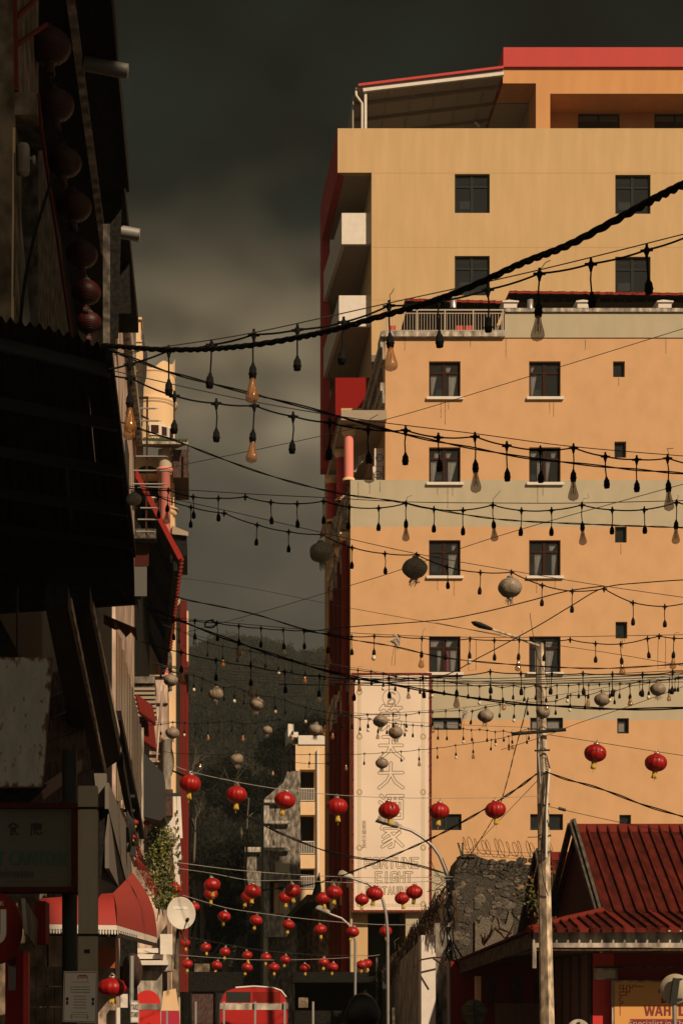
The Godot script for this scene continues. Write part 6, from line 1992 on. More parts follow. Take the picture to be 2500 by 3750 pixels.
	for e in [[1770, 3460, 1812, 3395], [1790, 3430, 1800, 3385], [1812, 3400, 1850, 3440], [1818, 3360, 1826, 3400], [1826, 3400, 1872, 3420], [1768, 3455, 1758, 3420], [1772, 3450, 1785, 3425], [1850, 3440, 1880, 3380], [1765, 3450, 1775, 3418]]:
		tb.tube([at(e[0], e[1], 41.5), at((e[0] + e[2]) * 0.5 + 3, (e[1] + e[3]) * 0.5, 41.4), at(e[2], e[3], 41.5)], 0.035, 5, 0.015)
	obj("twigs", tb, M.frame_brown, tw)

func poles() -> void:
	var d := 30.0
	var base := at(2006, 3667, d)
	base.y = 0.12
	var t := thing("utility_pole", "tall tapering concrete utility pole with a crossarm and street light, right", "utility pole", base)
	var top := at(1975, 2356, d) - base
	var m := MB.new()
	# an eight sided post, two faces of it towards the viewer
	var ra := 0.135
	var rb := 0.075
	var sec := [Vector2(0.06, 1.0), Vector2(-0.85, 0.1), Vector2(-1.0, -0.3), Vector2(-0.6, -0.9), Vector2(0.4, -0.9), Vector2(1.0, -0.1), Vector2(0.92, 0.7)]
	for i in sec.size():
		var a: Vector2 = sec[i]
		var b: Vector2 = sec[(i + 1) % sec.size()]
		m.quad(Vector3(a.x * ra, 0, a.y * ra), Vector3(b.x * ra, 0, b.y * ra), top + Vector3(b.x * rb, 0, b.y * rb), top + Vector3(a.x * rb, 0, a.y * rb))
		m.tri(top, top + Vector3(a.x * rb, 0, a.y * rb), top + Vector3(b.x * rb, 0, b.y * rb))
	obj("shaft", m, M.pole, t)
	var ca := MB.new()
	ca.tube([at(1872, 2688, d - 0.2) - base, at(2070, 2672, d - 0.2) - base], 0.032, 8)
	obj("crossarm", ca, M.frame_grey, t)
	var c2 := MB.new()
	c2.tube([at(1956, 2749, d - 0.16) - base, at(2012, 2747, d - 0.16) - base], 0.018, 6)
	obj("step_bolt", c2, M.frame_grey, t)
	var pip := MB.new()
	pip.tube([at(1973, 2700, d - 0.14) - base, at(1969, 2760, d - 0.15) - base, at(1976, 2870, d - 0.15) - base], 0.022, 8)
	obj("steel_pipe", pip, M.steel, t)
	var cd := MB.new()
	cd.tube([at(2010, 2815, d - 0.12) - base, at(2000, 2960, d - 0.12) - base, at(1998, 3140, d - 0.14) - base], 0.022, 8)
	obj("white_conduit", cd, M.white, t)
	for v in [2832, 2948, 3062, 3120]:
		var s: float = (3667.0 - v) / (3667.0 - 2356.0)
		var r := lerpf(ra, rb, s) * 1.05
		var rg := MB.new()
		var ps := []
		for i in 17:
			ps.append(Vector3(base.x + top.x * s + r * cos(i * TAU / 16), at(0, v, d).y + 0.02 * sin(i * 1.3), base.z + r * sin(i * TAU / 16)) - base)
		rg.tube(ps, 0.012, 5)
		obj("strap", rg, M.dirty, t)
	var st := MB.new()
	st.tube([at(1930, 3066, d - 0.1) - base, at(1975, 3065, d - 0.15) - base], 0.008, 5)
	obj("peg", st, M.dirty, t)
	var kn := MB.new()
	kn.tube([at(1980, 2910, d - 0.15) - base, at(1985, 3010, d - 0.17) - base, at(1982, 3180, d - 0.18) - base, at(1990, 3230, d - 0.18) - base, at(2005, 3280, d - 0.15) - base], 0.009, 5)
	for i in 5:
		kn.tube([at(2000, 2765 + i * 10, d - 0.12) - base, at(2006 + i * 2, 2790 + i * 6, d - 0.12) - base, at(2012, 2820, d - 0.12) - base], 0.007, 4)
	obj("loose_wires", kn, M.wire, t)
	# luminaire
	var arm := MB.new()
	arm.tube([at(1972, 2366, d - 0.1) - base, at(1930, 2350, d - 0.15) - base, at(1880, 2330, d - 0.2) - base, at(1798, 2304, d - 0.3) - base], 0.024, 8)
	obj("lamp_arm", arm, M.pole, t)
	var hd := MB.new()
	var ha := at(1802, 2304, d - 0.3) - base
	var hb := at(1724, 2277, d - 0.4) - base
	var xf := Transform3D(Basis((hb - ha).normalized(), (hb - ha).normalized().cross(Vector3(0, 0, 1)).normalized() * -1.0, Vector3(0, 0, 1)), ha)
	hd.st.set_smooth_group(0)
	var l := (hb - ha).length()
	var prof := [[0.0, 0.03], [0.1, 0.045], [0.3, 0.06], [0.6, 0.075], [0.85, 0.06], [1.0, 0.01]]
	for i in prof.size() - 1:
		for j in 12:
			var q := []
			for e in [[i, j], [i, j + 1], [i + 1, j + 1], [i + 1, j]]:
				var a: float = TAU * e[1] / 12.0
				var rr: float = prof[e[0]][1]
				q.append(xf * Vector3(prof[e[0]][0] * l, maxf(-0.45, sin(a)) * rr * 0.75, cos(a) * rr * 1.3))
			hd.quad(q[0], q[1], q[2], q[3])
	obj("lamp_head", hd, M.frame_grey, t)
	# curved street lamps
	for L in [
		["tall curved street lamp crossing in front of the cream banner", 40.0, [[1646, 3750], [1641, 3400], [1637, 3215], [1626, 3176], [1607, 3132], [1582, 3097], [1543, 3065], [1505, 3042], [1462, 3029]], [1460, 3028, 1378, 3003], 0.046],
		["curved street lamp whose arm ends at the banner left edge", 44.0, [[1420, 3780], [1419, 3420], [1413, 3350], [1402, 3300], [1384, 3262], [1346, 3236], [1310, 3224], [1292, 3218]], [1292, 3218, 1236, 3202], 0.046],
		["short curved street lamp with a lit pale head over the far lanterns", 52.0, [[1298, 3780], [1301, 3450], [1292, 3412], [1276, 3386], [1250, 3363], [1205, 3346]], [1206, 3346, 1154, 3326], 0.048]]:
		var dd: float = L[1]
		var b0 := at(L[2][0][0], 3667, dd)
		b0.y = 0.12
		var lt := thing("street_lamp", L[0], "street lamp", b0, "curved street lamps along the right side")
		var ps := [Vector3.ZERO]
		for q in L[2].slice(1):
			ps.append(at(q[0], q[1], dd) - b0)
		var po := MB.new()
		po.tube(ps, L[4], 10, L[4] * 0.75)
		obj("post", po, M.steel, lt)
		var h0 := at(L[3][0], L[3][1], dd) - b0
		var h1 := at(L[3][2], L[3][3], dd) - b0
		var hx := (h1 - h0).normalized()
		var hy := Vector3(0, 0, 1).cross(hx).normalized()
		if hy.y < 0: hy = -hy
		var hxf := Transform3D(Basis(hx, hy, Vector3(0, 0, 1)), h0)
		var hl := (h1 - h0).length()
		var hm := MB.new()
		hm.st.set_smooth_group(0)
		var pr := [[0.0, 0.05], [0.12, 0.075], [0.4, 0.085], [0.75, 0.11], [0.93, 0.08], [1.0, 0.015]]
		for i in pr.size() - 1:
			for j in 12:
				var q := []
				for e in [[i, j], [i, j + 1], [i + 1, j + 1], [i + 1, j]]:
					var a: float = TAU * e[1] / 12.0
					var rr: float = pr[e[0]][1]
					q.append(hxf * Vector3(pr[e[0]][0] * hl, maxf(-0.2, sin(a)) * rr * 1.4, cos(a) * rr * 1.3))
				hm.quad(q[0], q[1], q[2], q[3])
		obj("lamp_head", hm, M.offwhite, lt)
		var tr := MB.new()
		tr.bar(hxf * Vector3(0.05, -0.03, 0), hxf * Vector3(hl * 1.02, -0.03, 0), 0.2, 0.03, Vector3(0, 1, 0))
		obj("lamp_trim", tr, M.frame_grey, lt)
	# wire tangle on the tall lamp
	var tg := thing("cable_tangle", "black tangle of cable joints tied round the tall curved lamp post", "cable")
	var g := RandomNumberGenerator.new()
	g.seed = 71
	var tm := MB.new()
	for i in 26:
		var p := at(1643 + g.randfn() * 6, g.randf_range(3230, 3480), 39.8)
		tm.tube([p, p + Vector3(g.randfn() * 0.08, -0.25, g.randfn() * 0.05), p + Vector3(g.randfn() * 0.12, -0.5, 0)], 0.015, 4)
	for i in 8:
		var p := at(1640 + g.randfn() * 5, 3235 + i * 24, 39.85)
		tm.box(p.x - 0.03, p.y - 0.06, p.z - 0.03, p.x + 0.04, p.y + 0.06, p.z + 0.03)
	tm.tube([at(1655, 3400, 39.8), at(1660, 3450, 39.6), at(1675, 3480, 39.5), at(1690, 3505, 39.4)], 0.02, 5)
	for i in 12:
		var p := at(1637, 3215, 39.9)
		tm.tube([p, p + Vector3(-0.08 + g.randfn() * 0.12, g.randfn() * 0.14, 0), p + Vector3(-0.2 + g.randfn() * 0.2, -0.1 + g.randfn() * 0.3, 0)], 0.008, 4)
	obj("joints", tm, M.rubber, tg)

var socket_mesh: ArrayMesh
var bulb_mesh: ArrayMesh
var led_mesh: ArrayMesh
var fil_mesh: ArrayMesh
var hub_mesh: ArrayMesh

func bulb_parts() -> void:
	var s := MB.new()
	s.tube([Vector3(0, -0.012, 0), Vector3(0.004, -0.05, 0.002), Vector3(0, -0.118, 0)], 0.0042, 5)
	s.lathe([Vector2(0, -0.108), Vector2(0.007, -0.112), Vector2(0.009, -0.122), Vector2(0.017, -0.136), Vector2(0.0185, -0.158), Vector2(0.0205, -0.160), Vector2(0.0205, -0.164), Vector2(0.0180, -0.166), Vector2(0.0165, -0.182), Vector2(0, -0.182)], 14)
	socket_mesh = s.mesh()
	var h := MB.new()
	h.lathe([Vector2(0, 0.026), Vector2(0.006, 0.025), Vector2(0.007, 0.012), Vector2(0.014, 0.004), Vector2(0.013, -0.010), Vector2(0.008, -0.022), Vector2(0.006, -0.034), Vector2(0, -0.036)], 10)
	h.bar(Vector3(-0.028, -0.002, 0), Vector3(0.028, -0.002, 0), 0.012, 0.010)
	hub_mesh = h.mesh()
	var b := MB.new()
	var pr := [Vector2(0.0125, -0.180), Vector2(0.0145, -0.195), Vector2(0.0185, -0.215), Vector2(0.0245, -0.238), Vector2(0.0300, -0.256), Vector2(0.0320, -0.270), Vector2(0.0300, -0.281), Vector2(0.0230, -0.289), Vector2(0.012, -0.2935), Vector2(0.004, -0.2955), Vector2(0.0035, -0.299), Vector2(0, -0.300)]
	b.lathe(pr, 20)
	bulb_mesh = b.mesh()
	var f := MB.new()
	f.lathe([Vector2(0, -0.182), Vector2(0.006, -0.184), Vector2(0.004, -0.215), Vector2(0.0015, -0.25), Vector2(0, -0.252)], 8)
	for k in 4:
		var a := TAU * k / 4.0
		f.tube([Vector3(0.004 * cos(a), -0.205, 0.004 * sin(a)), Vector3(0.010 * cos(a), -0.222, 0.010 * sin(a)), Vector3(0.014 * cos(a + 0.4), -0.262, 0.014 * sin(a + 0.4))], 0.0016, 4)
	fil_mesh = f.mesh()
	var l := MB.new()
	l.lathe([Vector2(0.0135, -0.176), Vector2(0.016, -0.19), Vector2(0.0215, -0.2), Vector2(0.0235, -0.212), Vector2(0.021, -0.226), Vector2(0.012, -0.235), Vector2(0, -0.238)], 16)
	led_mesh = l.mesh()

func string_of(label: String, nodes: Array, d0: float, d1: float, messenger: Array, start: Array, stop: Array) -> void:
	# nodes [u, v, kind]: s empty socket, b amber bulb, g frosted globe, n bare joint (a lantern may hang from it)
	var t := thing("string_light", label, "string lights", Vector3.ZERO, "strings of bulbs across the street")
	var u0: float = nodes[0][0]
	var u1: float = nodes[-1][0]
	var dep := func(u: float) -> float: return lerpf(d0, d1, (u - u0) / (u1 - u0))
	var ps := []
	if start.size(): ps.append(at(start[0], start[1], dep.call(start[0])))
	for n in nodes: ps.append(at(n[0], n[1], dep.call(n[0])))
	if stop.size(): ps.append(at(stop[0], stop[1], dep.call(stop[0])))
	var c := MB.new()
	var line := []
	for i in ps.size() - 1:
		var a: Vector3 = ps[i]
		var b: Vector3 = ps[i + 1]
		for j in 5:
			var s := j / 5.0
			line.append(a.lerp(b, s) - Vector3(0, (a - b).length() * 0.03 * 4.0 * s * (1.0 - s), 0))
	line.append(ps[-1])
	var mid: float = (d0 + d1) * 0.5
	c.tube(line, 0.0045 if mid < 12 else 0.0055, 6)
	obj("cord", c, M.rubber, t)
	if messenger.size():
		var w := MB.new()
		var wp := []
		for p in messenger: wp.append(at(p[0], p[1], dep.call(p[0]) - 0.02))
		w.tube(smooth(wp, 5), 0.0028 if mid < 12 else 0.0035, 5)
		obj("support_wire", w, M.wire, t)
	var g := RandomNumberGenerator.new()
	g.seed = int(u0 * 7 + nodes[0][1])
	for n in nodes:
		var p: Vector3 = at(n[0], n[1], dep.call(n[0]))
		var yaw := g.randf() * 0.6 - 0.3
		var hb := obj("joint", hub_mesh, M.rubber, t)
		hb.transform = Transform3D(Basis(Vector3.UP, yaw), p)
		if n[2] == "n": continue
		var bas := Basis(Vector3(0, 0, 1), g.randfn() * 0.035) * Basis(Vector3.UP, g.randf() * TAU)
		var scl := Vector3(1, g.randf_range(0.94, 1.06), 1)
		var xf := Transform3D(bas.scaled_local(scl), p + Vector3(0, -0.02, 0))
		var so := obj("socket", socket_mesh, M.rubber, t)
		so.transform = xf
		if n[2] == "b":
			var bo := obj("bulb", bulb_mesh, M.bulb, t)
			bo.transform = xf
			obj("filament", fil_mesh, M.filament, bo)
			if g.randf() < 0.75:
				var tie := MB.new()
				var q := Vector3(0.006, 0.02, 0)
				tie.tube([q, q + Vector3(0.012 * g.randfn(), 0.03, 0), q + Vector3(0.02 + 0.02 * g.randfn(), 0.035, 0.01), q + Vector3(0.035 + 0.02 * g.randfn(), 0.05 + 0.02 * g.randfn(), 0)], 0.0018, 4)
				obj("wire_tie", tie, M.wire, t).position = p
		elif n[2] == "g":
			obj("globe_bulb", led_mesh, M.led, t).transform = xf

func smooth(p: Array, n: int) -> Array:
	var out := []
	for i in p.size() - 1:
		var a: Vector3 = p[maxi(i - 1, 0)]
		var b: Vector3 = p[i]
		var c: Vector3 = p[i + 1]
		var d: Vector3 = p[mini(i + 2, p.size() - 1)]
		for j in n:
			out.append(b.cubic_interpolate(c, a, d, float(j) / n))
	out.append(p[-1])
	return out

func strings() -> void:
	bulb_parts()
	var D := func(a: Array) -> Array:
		var o := []
		for e in a: o.append([e[0] * 1.5944, e[1] * 1.5944, e[2] if e.size() > 2 else ""])
		return o
	string_of("topmost and nearest bulb string, rising to the upper right beside the twisted cable", D.call([[298, 836, "b"], [388, 805, "s"], [486, 792, "s"], [583, 768, "b"], [683, 757, "s"], [789, 740, "s"], [893, 702, "b"], [1006, 692, "s"], [1120, 665, "s"], [1238, 628, "b"], [1356, 606, "s"], [1484, 574, "s"], [1590, 538, "b"]]), 7.9, 7.4, D.call([[262, 815], [390, 795], [583, 764], [893, 696], [1238, 620], [1600, 530]]), [400, 1352], [2620, 820])
	string_of("second bulb string, sagging right below the thick straight cable", D.call([[300, 868, "b"], [401, 909, "s"], [497, 926, "s"], [584, 931, "b"], [673, 956, "s"], [757, 970, "s"], [845, 986, "b"], [931, 988, "s"], [1006, 1004, "s"], [1090, 1002, "b"], [1163, 1023, "s"], [1240, 1033, "s"], [1316, 1028, "b"], [1389, 1048, "s"], [1461, 1055, "s"], [1532, 1052, "b"], [1600, 1068, "s"]]), 8.4, 10.4, D.call([[262, 852], [580, 922], [845, 966], [1090, 996], [1316, 1026], [1600, 1050]]), [410, 1375], [2620, 1712])
	string_of("third bulb string, nearly level over the cream band with evenly spaced loops", [[617, 1795, "b"], [708, 1819, "s"], [800, 1824, "s"], [898, 1819, "n"], [992, 1839, "s"], [1088, 1844, "s"], [1184, 1835, "b"], [1279, 1856, "s"], [1386, 1860, "s"], [1486, 1843, "b"], [1588, 1864, "s"], [1694, 1868, "s"], [1803, 1849, "b"], [1908, 1869, "s"], [2018, 1868, "s"], [2129, 1849, "b"], [2240, 1867, "s"], [2357, 1866, "s"], [2475, 1840, "b"]], 14.8, 13.0, [[470, 1780], [900, 1808], [1184, 1822], [1486, 1838], [1803, 1842], [2129, 1842], [2620, 1830]], [470, 1787], [2620, 1860])
	string_of("fourth bulb string, falling to the right with three netted lanterns tied to it", [[579, 1818, "s"], [700, 1857, "s"], [821, 1879, "n"], [942, 1922, "s"], [1057, 1947, "s"], [1177, 1957, "n"], [1289, 2005, "s"], [1409, 2027, "s"], [1525, 2031, "n"], [1636, 2076, "s"], [1758, 2096, "s"], [1871, 2095, "n"], [1984, 2143, "s"], [2094, 2165, "s"], [2210, 2156, "n"], [2316, 2207, "s"], [2432, 2221, "s"], [2540, 2200, "s"]], 15.6, 15.4, [[480, 1795], [821, 1868], [1177, 1950], [1525, 2028], [1871, 2090], [2210, 2146], [2560, 2196]], [480, 1800], [2620, 2190])
	string_of("fifth bulb string, level in front of the street light head, mixed amber and frosted bulbs", [[635, 2272, "s"], [714, 2273, "g"], [795, 2281, "s"], [875, 2292, "b"], [956, 2300, "s"], [1037, 2306, "g"], [1113, 2309, "s"], [1202, 2320, "b"], [1287, 2331, "s"], [1370, 2329, "g"], [1457, 2331, "n"], [1544, 2337, "b"], [1631, 2343, "s"], [1720, 2339, "g"], [1809, 2344, "s"], [1900, 2343, "b"], [1991, 2347, "s"], [2086, 2342, "n"], [2179, 2356, "s"], [2271, 2358, "b"], [2369, 2338, "s"], [2412, 2329, "n"], [2466, 2337, "b"], [2550, 2334, "s"]], 17.6, 16.2, [[560, 2255], [875, 2284], [1202, 2312], [1544, 2330], [1900, 2334], [2412, 2326], [2620, 2322]], [560, 2262], [2620, 2330])
	string_of("bulb string just under the long sagging cable, mostly large empty sockets", [[664, 2388, "b"], [792, 2417, "s"], [918, 2438, "b"], [1043, 2460, "s"], [1170, 2476, "g"], [1298, 2486, "s"], [1423, 2484, "s"], [1547, 2481, "s"], [1672, 2474, "b"], [1794, 2459, "s"], [1906, 2466, "s"], [2019, 2467, "s"], [2133, 2466, "s"], [2241, 2468, "s"], [2351, 2469, "s"], [2461, 2461, "s"], [2560, 2452, "s"]], 15.8, 15.2, [], [520, 2350], [2620, 2448])
	string_of("small far bulb string dipping across the top of the cream banner", [[657, 2306, "s"], [762, 2353, "s"], [816, 2366, "b"], [868, 2375, "s"], [918, 2384, "s"], [971, 2393, "s"], [1019, 2406, "g"], [1068, 2415, "s"], [1118, 2428, "b"], [1190, 2438, "s"], [1264, 2447, "s"], [1310, 2454, "b"], [1358, 2459, "s"], [1403, 2467, "g"], [1449, 2477, "s"], [1495, 2484, "b"], [1537, 2490, "s"], [1583, 2492, "g"], [1625, 2493, "s"], [1671, 2502, "s"], [1712, 2506, "s"], [1755, 2513, "g"], [1794, 2508, "s"], [1837, 2517, "b"], [1879, 2510, "s"], [1919, 2518, "g"], [1959, 2510, "s"], [1997, 2518, "b"], [2038, 2509, "s"], [2080, 2510, "g"], [2118, 2506, "s"], [2154, 2508, "b"], [2193, 2506, "n"], [2229, 2505, "g"], [2268, 2504, "s"], [2304, 2505, "b"], [2341, 2495, "s"], [2377, 2497, "g"], [2449, 2487, "b"], [2482, 2481, "s"], [2530, 2476, "b"]], 24.0, 23.4, [[600, 2290], [816, 2352], [1310, 2448], [1583, 2482], [2000, 2502], [2620, 2462]], [590, 2280], [2620, 2468])
	string_of("small far bulb string carrying netted lanterns, sagging over the banner then rising right", [[590, 2434, "s"], [626, 2458, "n"], [711, 2472, "g"], [742, 2483, "s"], [791, 2506, "n"], [820, 2517, "s"], [860, 2512, "g"], [895, 2530, "s"], [941, 2546, "n"], [1006, 2552, "g"], [1043, 2563, "s"], [1120, 2590, "g"], [1190, 2606, "b"], [1254, 2617, "s"], [1286, 2619, "s"], [1345, 2617, "g"], [1392, 2615, "n"], [1439, 2615, "b"], [1486, 2618, "g"], [1534, 2609, "n"], [1583, 2607, "b"], [1631, 2603, "s"], [1681, 2601, "g"], [1728, 2604, "s"], [1777, 2589, "n"], [1829, 2580, "s"], [1882, 2581, "g"], [1928, 2570, "s"], [1981, 2570, "n"], [2033, 2567, "s"], [2088, 2545, "g"], [2142, 2547, "s"], [2200, 2530, "n"], [2249, 2530, "s"], [2304, 2512, "b"], [2407, 2492, "n"], [2470, 2486, "s"], [2540, 2470, "g"]], 24.6, 24.4, [[560, 2425], [941, 2536], [1286, 2610], [1534, 2604], [1777, 2582], [2200, 2520], [2620, 2440]], [560, 2430], [2620, 2452])
	string_of("far bulb string from the banner to the utility pole crossarm, short and wavy", [[1254, 2605, "n"], [1318, 2633, "g"], [1352, 2633, "n"], [1385, 2642, "b"], [1416, 2645, "s"], [1448, 2648, "n"], [1480, 2653, "s"], [1511, 2655, "s"], [1543, 2657, "n"], [1577, 2660, "n"], [1603, 2668, "s"], [1635, 2667, "s"], [1695, 2668, "g"], [1725, 2673, "s"], [1755, 2671, "n"], [1782, 2674, "s"], [1812, 2680, "g"], [1842, 2676, "s"], [1872, 2683, "b"], [1934, 2668, "s"]], 27.0, 29.6, [[1230, 2618], [1448, 2640], [1700, 2655], [1930, 2664]], [1220, 2612], [1960, 2682])
	string_of("lowest bulb string, climbing gently from the white parapet to the pole crossarm", [[1063, 2761, "s"], [1134, 2762, "g"], [1200, 2762, "s"], [1267, 2761, "b"], [1334, 2760, "s"], [1400, 2756, "n"], [1468, 2752, "s"], [1533, 2745, "b"], [1600, 2739, "s"], [1667, 2729, "g"], [1731, 2720, "b"], [1798, 2709, "s"], [1861, 2696, "g"], [1926, 2682, "s"]], 31.5, 30.0, [], [1040, 2759], [1975, 2672])
	string_of("faint far bulb string before the dark hill, level with the stepped parapet", [[590, 2652, "b"], [634, 2645, "n"], [676, 2647, "g"], [717, 2650, "s"], [762, 2647, "b"], [804, 2644, "s"], [849, 2641, "s"], [889, 2650, "b"], [935, 2648, "s"], [979, 2640, "n"], [1024, 2634, "s"], [1071, 2648, "b"], [1112, 2640, "s"], [1155, 2638, "n"], [1184, 2634, "b"], [1218, 2640, "b"]], 29.5, 29.0, [[540, 2646], [760, 2640], [1000, 2632], [1240, 2624]], [540, 2655], [1250, 2630])
	string_of("faintest far bulb string over the bare trees with a single netted lantern", [[734, 2760, "b"], [800, 2764, "s"], [868, 2756, "n"], [935, 2775, "s"], [1000, 2786, "b"], [1060, 2790, "s"]], 33.5, 33.0, [], [600, 2752], [1240, 2792])

func cable(label: String, p: Array, d0: float, d1: float, r: float, twist := 0, m: Material = null, bends := 5, kind := "cable") -> void:
	# p in 1568-wide picture units; twist strands wind round each other
	var t := thing(kind, label, "cable")
	var q := []
	var x0: float = p[0][0]
	var x1: float = p[-1][0]
	for e in p:
		q.append(pd(e[0], e[1], lerpf(d0, d1, (e[0] - x0) / (x1 - x0))))
	var line := smooth(q, bends)
	if twist == 0:
		var b := MB.new()
		b.tube(line, r, 6)
		obj("strand", b, m if m else M.rubber, t)
		return
	# even steps along the line for the winding
	var fine := []
	for i in line.size() - 1:
		var n := maxi(1, int((line[i + 1] - line[i]).length() / (r * (1.0 if twist == 3 else 3.2))))
		for j in n: fine.append(line[i].lerp(line[i + 1], float(j) / n))
	for k in twist:
		var b := MB.new()
		var ps := []
		var ang := TAU * k / twist
		for i in fine.size():
			var f: Vector3 = (fine[mini(i + 1, fine.size() - 1)] - fine[maxi(i - 1, 0)]).normalized()
			var s := f.cross(Vector3.UP).normalized()
			var o := s.cross(f)
			ps.append(fine[i] + (s * cos(ang) + o * sin(ang)) * r * 0.62)
			ang += TAU / (15.0 if twist == 3 else 26.0) * (1.0 + 0.25 * sin(i * 0.11))
		b.tube(ps, r * 0.52, 6)
		obj("strand", b, m if m else M.rubber, t)

func cables() -> void:
	cable("thick twisted black cable rising steeply to the upper right, nearest of all", [[235, 793], [310, 799], [370, 803], [480, 802], [600, 790], [740, 764], [870, 728], [1000, 690], [1100, 650], [1200, 604], [1300, 565], [1400, 513], [1500, 458], [1600, 408]], 8.1, 4.6, 0.0115, 3)
	cable("thick black cable falling from the left awning across the second bulb string", [[250, 803], [330, 833], [400, 858], [560, 900], [700, 935], [800, 963], [900, 990], [1000, 1013], [1100, 1032], [1200, 1050], [1300, 1062], [1440, 1077], [1600, 1090]], 8.2, 10.0, 0.0072, 2)
	cable("black cable falling in a long curve above the cream band", [[280, 970], [330, 988], [400, 1011], [500, 1050], [600, 1086], [700, 1115], [800, 1137], [900, 1150], [1000, 1170], [1100, 1187], [1200, 1197], [1400, 1206], [1600, 1213]], 10.5, 12.5, 0.006, 2)
	cable("black cable from the red eave sagging under the street light arm", [[400, 1368], [430, 1378], [520, 1396], [600, 1415], [700, 1446], [800, 1468], [900, 1484], [1000, 1507], [1100, 1520], [1250, 1531], [1400, 1535], [1600, 1522]], 16.0, 15.5, 0.0075, 2)
	cable("long heavy black cable sagging across the banner top and pole", [[330, 1390], [450, 1440], [560, 1481], [700, 1527], [800, 1553], [900, 1572], [1000, 1590], [1100, 1605], [1200, 1617], [1300, 1623], [1430, 1629], [1600, 1625]], 13.5, 12.5, 0.011, 2)
	var lv := [[1528, 1545, 1552, 1558, 1542], [1532, 1553, 1560, 1564, 1550], [1538, 1560, 1566, 1568, 1557], [1542, 1566, 1572, 1574, 1562], [1530, 1548, 1556, 1570, 1570]]
	var nm := ["uppermost", "second", "middle", "fourth", "lowest"]
	for i in 5:
		var a: Array = lv[i]
		cable("%s of the five level service wires above the far bulbs" % nm[i], [[372, a[0]], [600, a[1]], [850, a[2] + 2], [1150, a[3]], [1600, a[4] - 4]], 30.0 + i * 0.25, 28.0 + i * 0.2, 0.007 + 0.002 * (i % 2), 0, M.wire)
	cable("thin wire rising from the pink column to the upper right over the windows", [[325, 1091], [400, 1072], [740, 1001], [880, 965], [1000, 931], [1300, 838], [1600, 745]], 22.0, 20.0, 0.0045, 0, M.wire)
	cable("thin wire falling from the red eave over the open sky", [[400, 1326], [560, 1348], [770, 1390], [1000, 1432], [1150, 1458]], 40.0, 34.0, 0.006, 0, M.wire)
	cable("thin wire rising from the bulb coil towards the third bulb string", [[430, 1452], [620, 1400], [740, 1364], [900, 1315], [1080, 1252], [1250, 1200], [1600, 1103]], 24.0, 20.0, 0.0045, 0, M.wire)
	cable("dark wire climbing across the street light arm to the joint at right", [[640, 1572], [800, 1572], [1000, 1556], [1100, 1510], [1230, 1440], [1310, 1392], [1386, 1350], [1480, 1338], [1600, 1330]], 20.0, 15.5, 0.0055, 0)
	cable("dark wire falling leftwards from the joint above the street light head", [[700, 1452], [800, 1440], [1000, 1425], [1100, 1408], [1200, 1384], [1300, 1358], [1386, 1346]], 19.0, 15.6, 0.0055, 0)
	cable("wire falling right from the joint behind the small windows", [[1000, 1430], [1200, 1470], [1400, 1500], [1600, 1535]], 30.0, 27.0, 0.005, 0, M.wire)
	cable("heavy service cable dropping from the pole clamp down to the left", [[560, 2050], [640, 2040], [700, 2034], [760, 2020], [830, 1994], [900, 1966], [1000, 1921], [1100, 1866], [1180, 1816], [1236, 1774]], 45.0, 29.9, 0.022, 2)
	cable("heavy service cable from the pole clamp out to the right edge", [[1252, 1772], [1300, 1790], [1360, 1806], [1420, 1827], [1480, 1850], [1600, 1885]], 29.9, 26.0, 0.020, 2)
	cable("bundled cable from the black gable down to the tall curved lamp", [[396, 1770], [440, 1792], [500, 1836], [560, 1872], [640, 1912], [740, 1952], [830, 1972], [900, 1978], [960, 1988], [1034, 2010]], 38.0, 40.0, 0.026, 2)
	cable("twisted drop line from the upper arm of the utility pole down leftwards", [[1212, 1602], [1202, 1650], [1180, 1730], [1165, 1790], [1142, 1860], [1100, 1932], [1058, 1992]], 29.7, 39.0, 0.011, 2)
	cable("thin guy wire from the pole clamp down to the rubble wall", [[1072, 1960], [1150, 1880], [1236, 1790]], 42.0, 29.9, 0.006, 0, M.wire)
	cable("thin wire right of the pole passing under the small windows with a strain insulator", [[1258, 1852], [1284, 1858], [1400, 1884], [1600, 1924]], 29.9, 27.5, 0.006, 0, M.wire)
	var ins := thing("insulator", "black strain insulator on the thin wire right of the pole", "insulator", pd(1289, 1859, 29.6))
	var im := MB.new()
	im.tube([Vector3(-0.06, 0.02, 0), Vector3(0.07, -0.015, 0)], 0.028, 8)
	obj("body", im, M.black, ins)
	cable("wire through the street light arm falling to the pole side", [[1216, 1408], [1222, 1450], [1236, 1512], [1252, 1548], [1256, 1575]], 29.6, 29.8, 0.006, 0, M.wire)
	cable("thin wire rising from the crossarm to the right lanterns' end of the frame", [[1150, 1722], [1252, 1690], [1330, 1660], [1450, 1620], [1600, 1565]], 30.0, 26.0, 0.005, 0, M.wire)
	cable("loose coil of dark wire hung in the far bulb string near the red edge", [[484, 1425], [496, 1432], [488, 1441], [472, 1439], [474, 1428], [490, 1424]], 17.5, 17.4, 0.009, 0)
	cable("pale wire carrying the first row of red lanterns", [[385, 1752], [437, 1772], [543, 1796], [654, 1814], [774, 1826], [893, 1832], [1008, 1833], [1137, 1832], [1240, 1828]], 30.0, 30.0, 0.006, 0, M.pale_wire)
	cable("dark wire carrying the two red lanterns right of the pole", [[1262, 1688], [1366, 1704], [1505, 1726], [1600, 1740]], 30.0, 29.5, 0.006, 0, M.wire)
	cable("pale upper wire of the second lantern row over the dish", [[400, 1980], [540, 1998], [700, 2010], [860, 2016], [1040, 2014]], 35.0, 35.0, 0.007, 0, M.pale_wire)
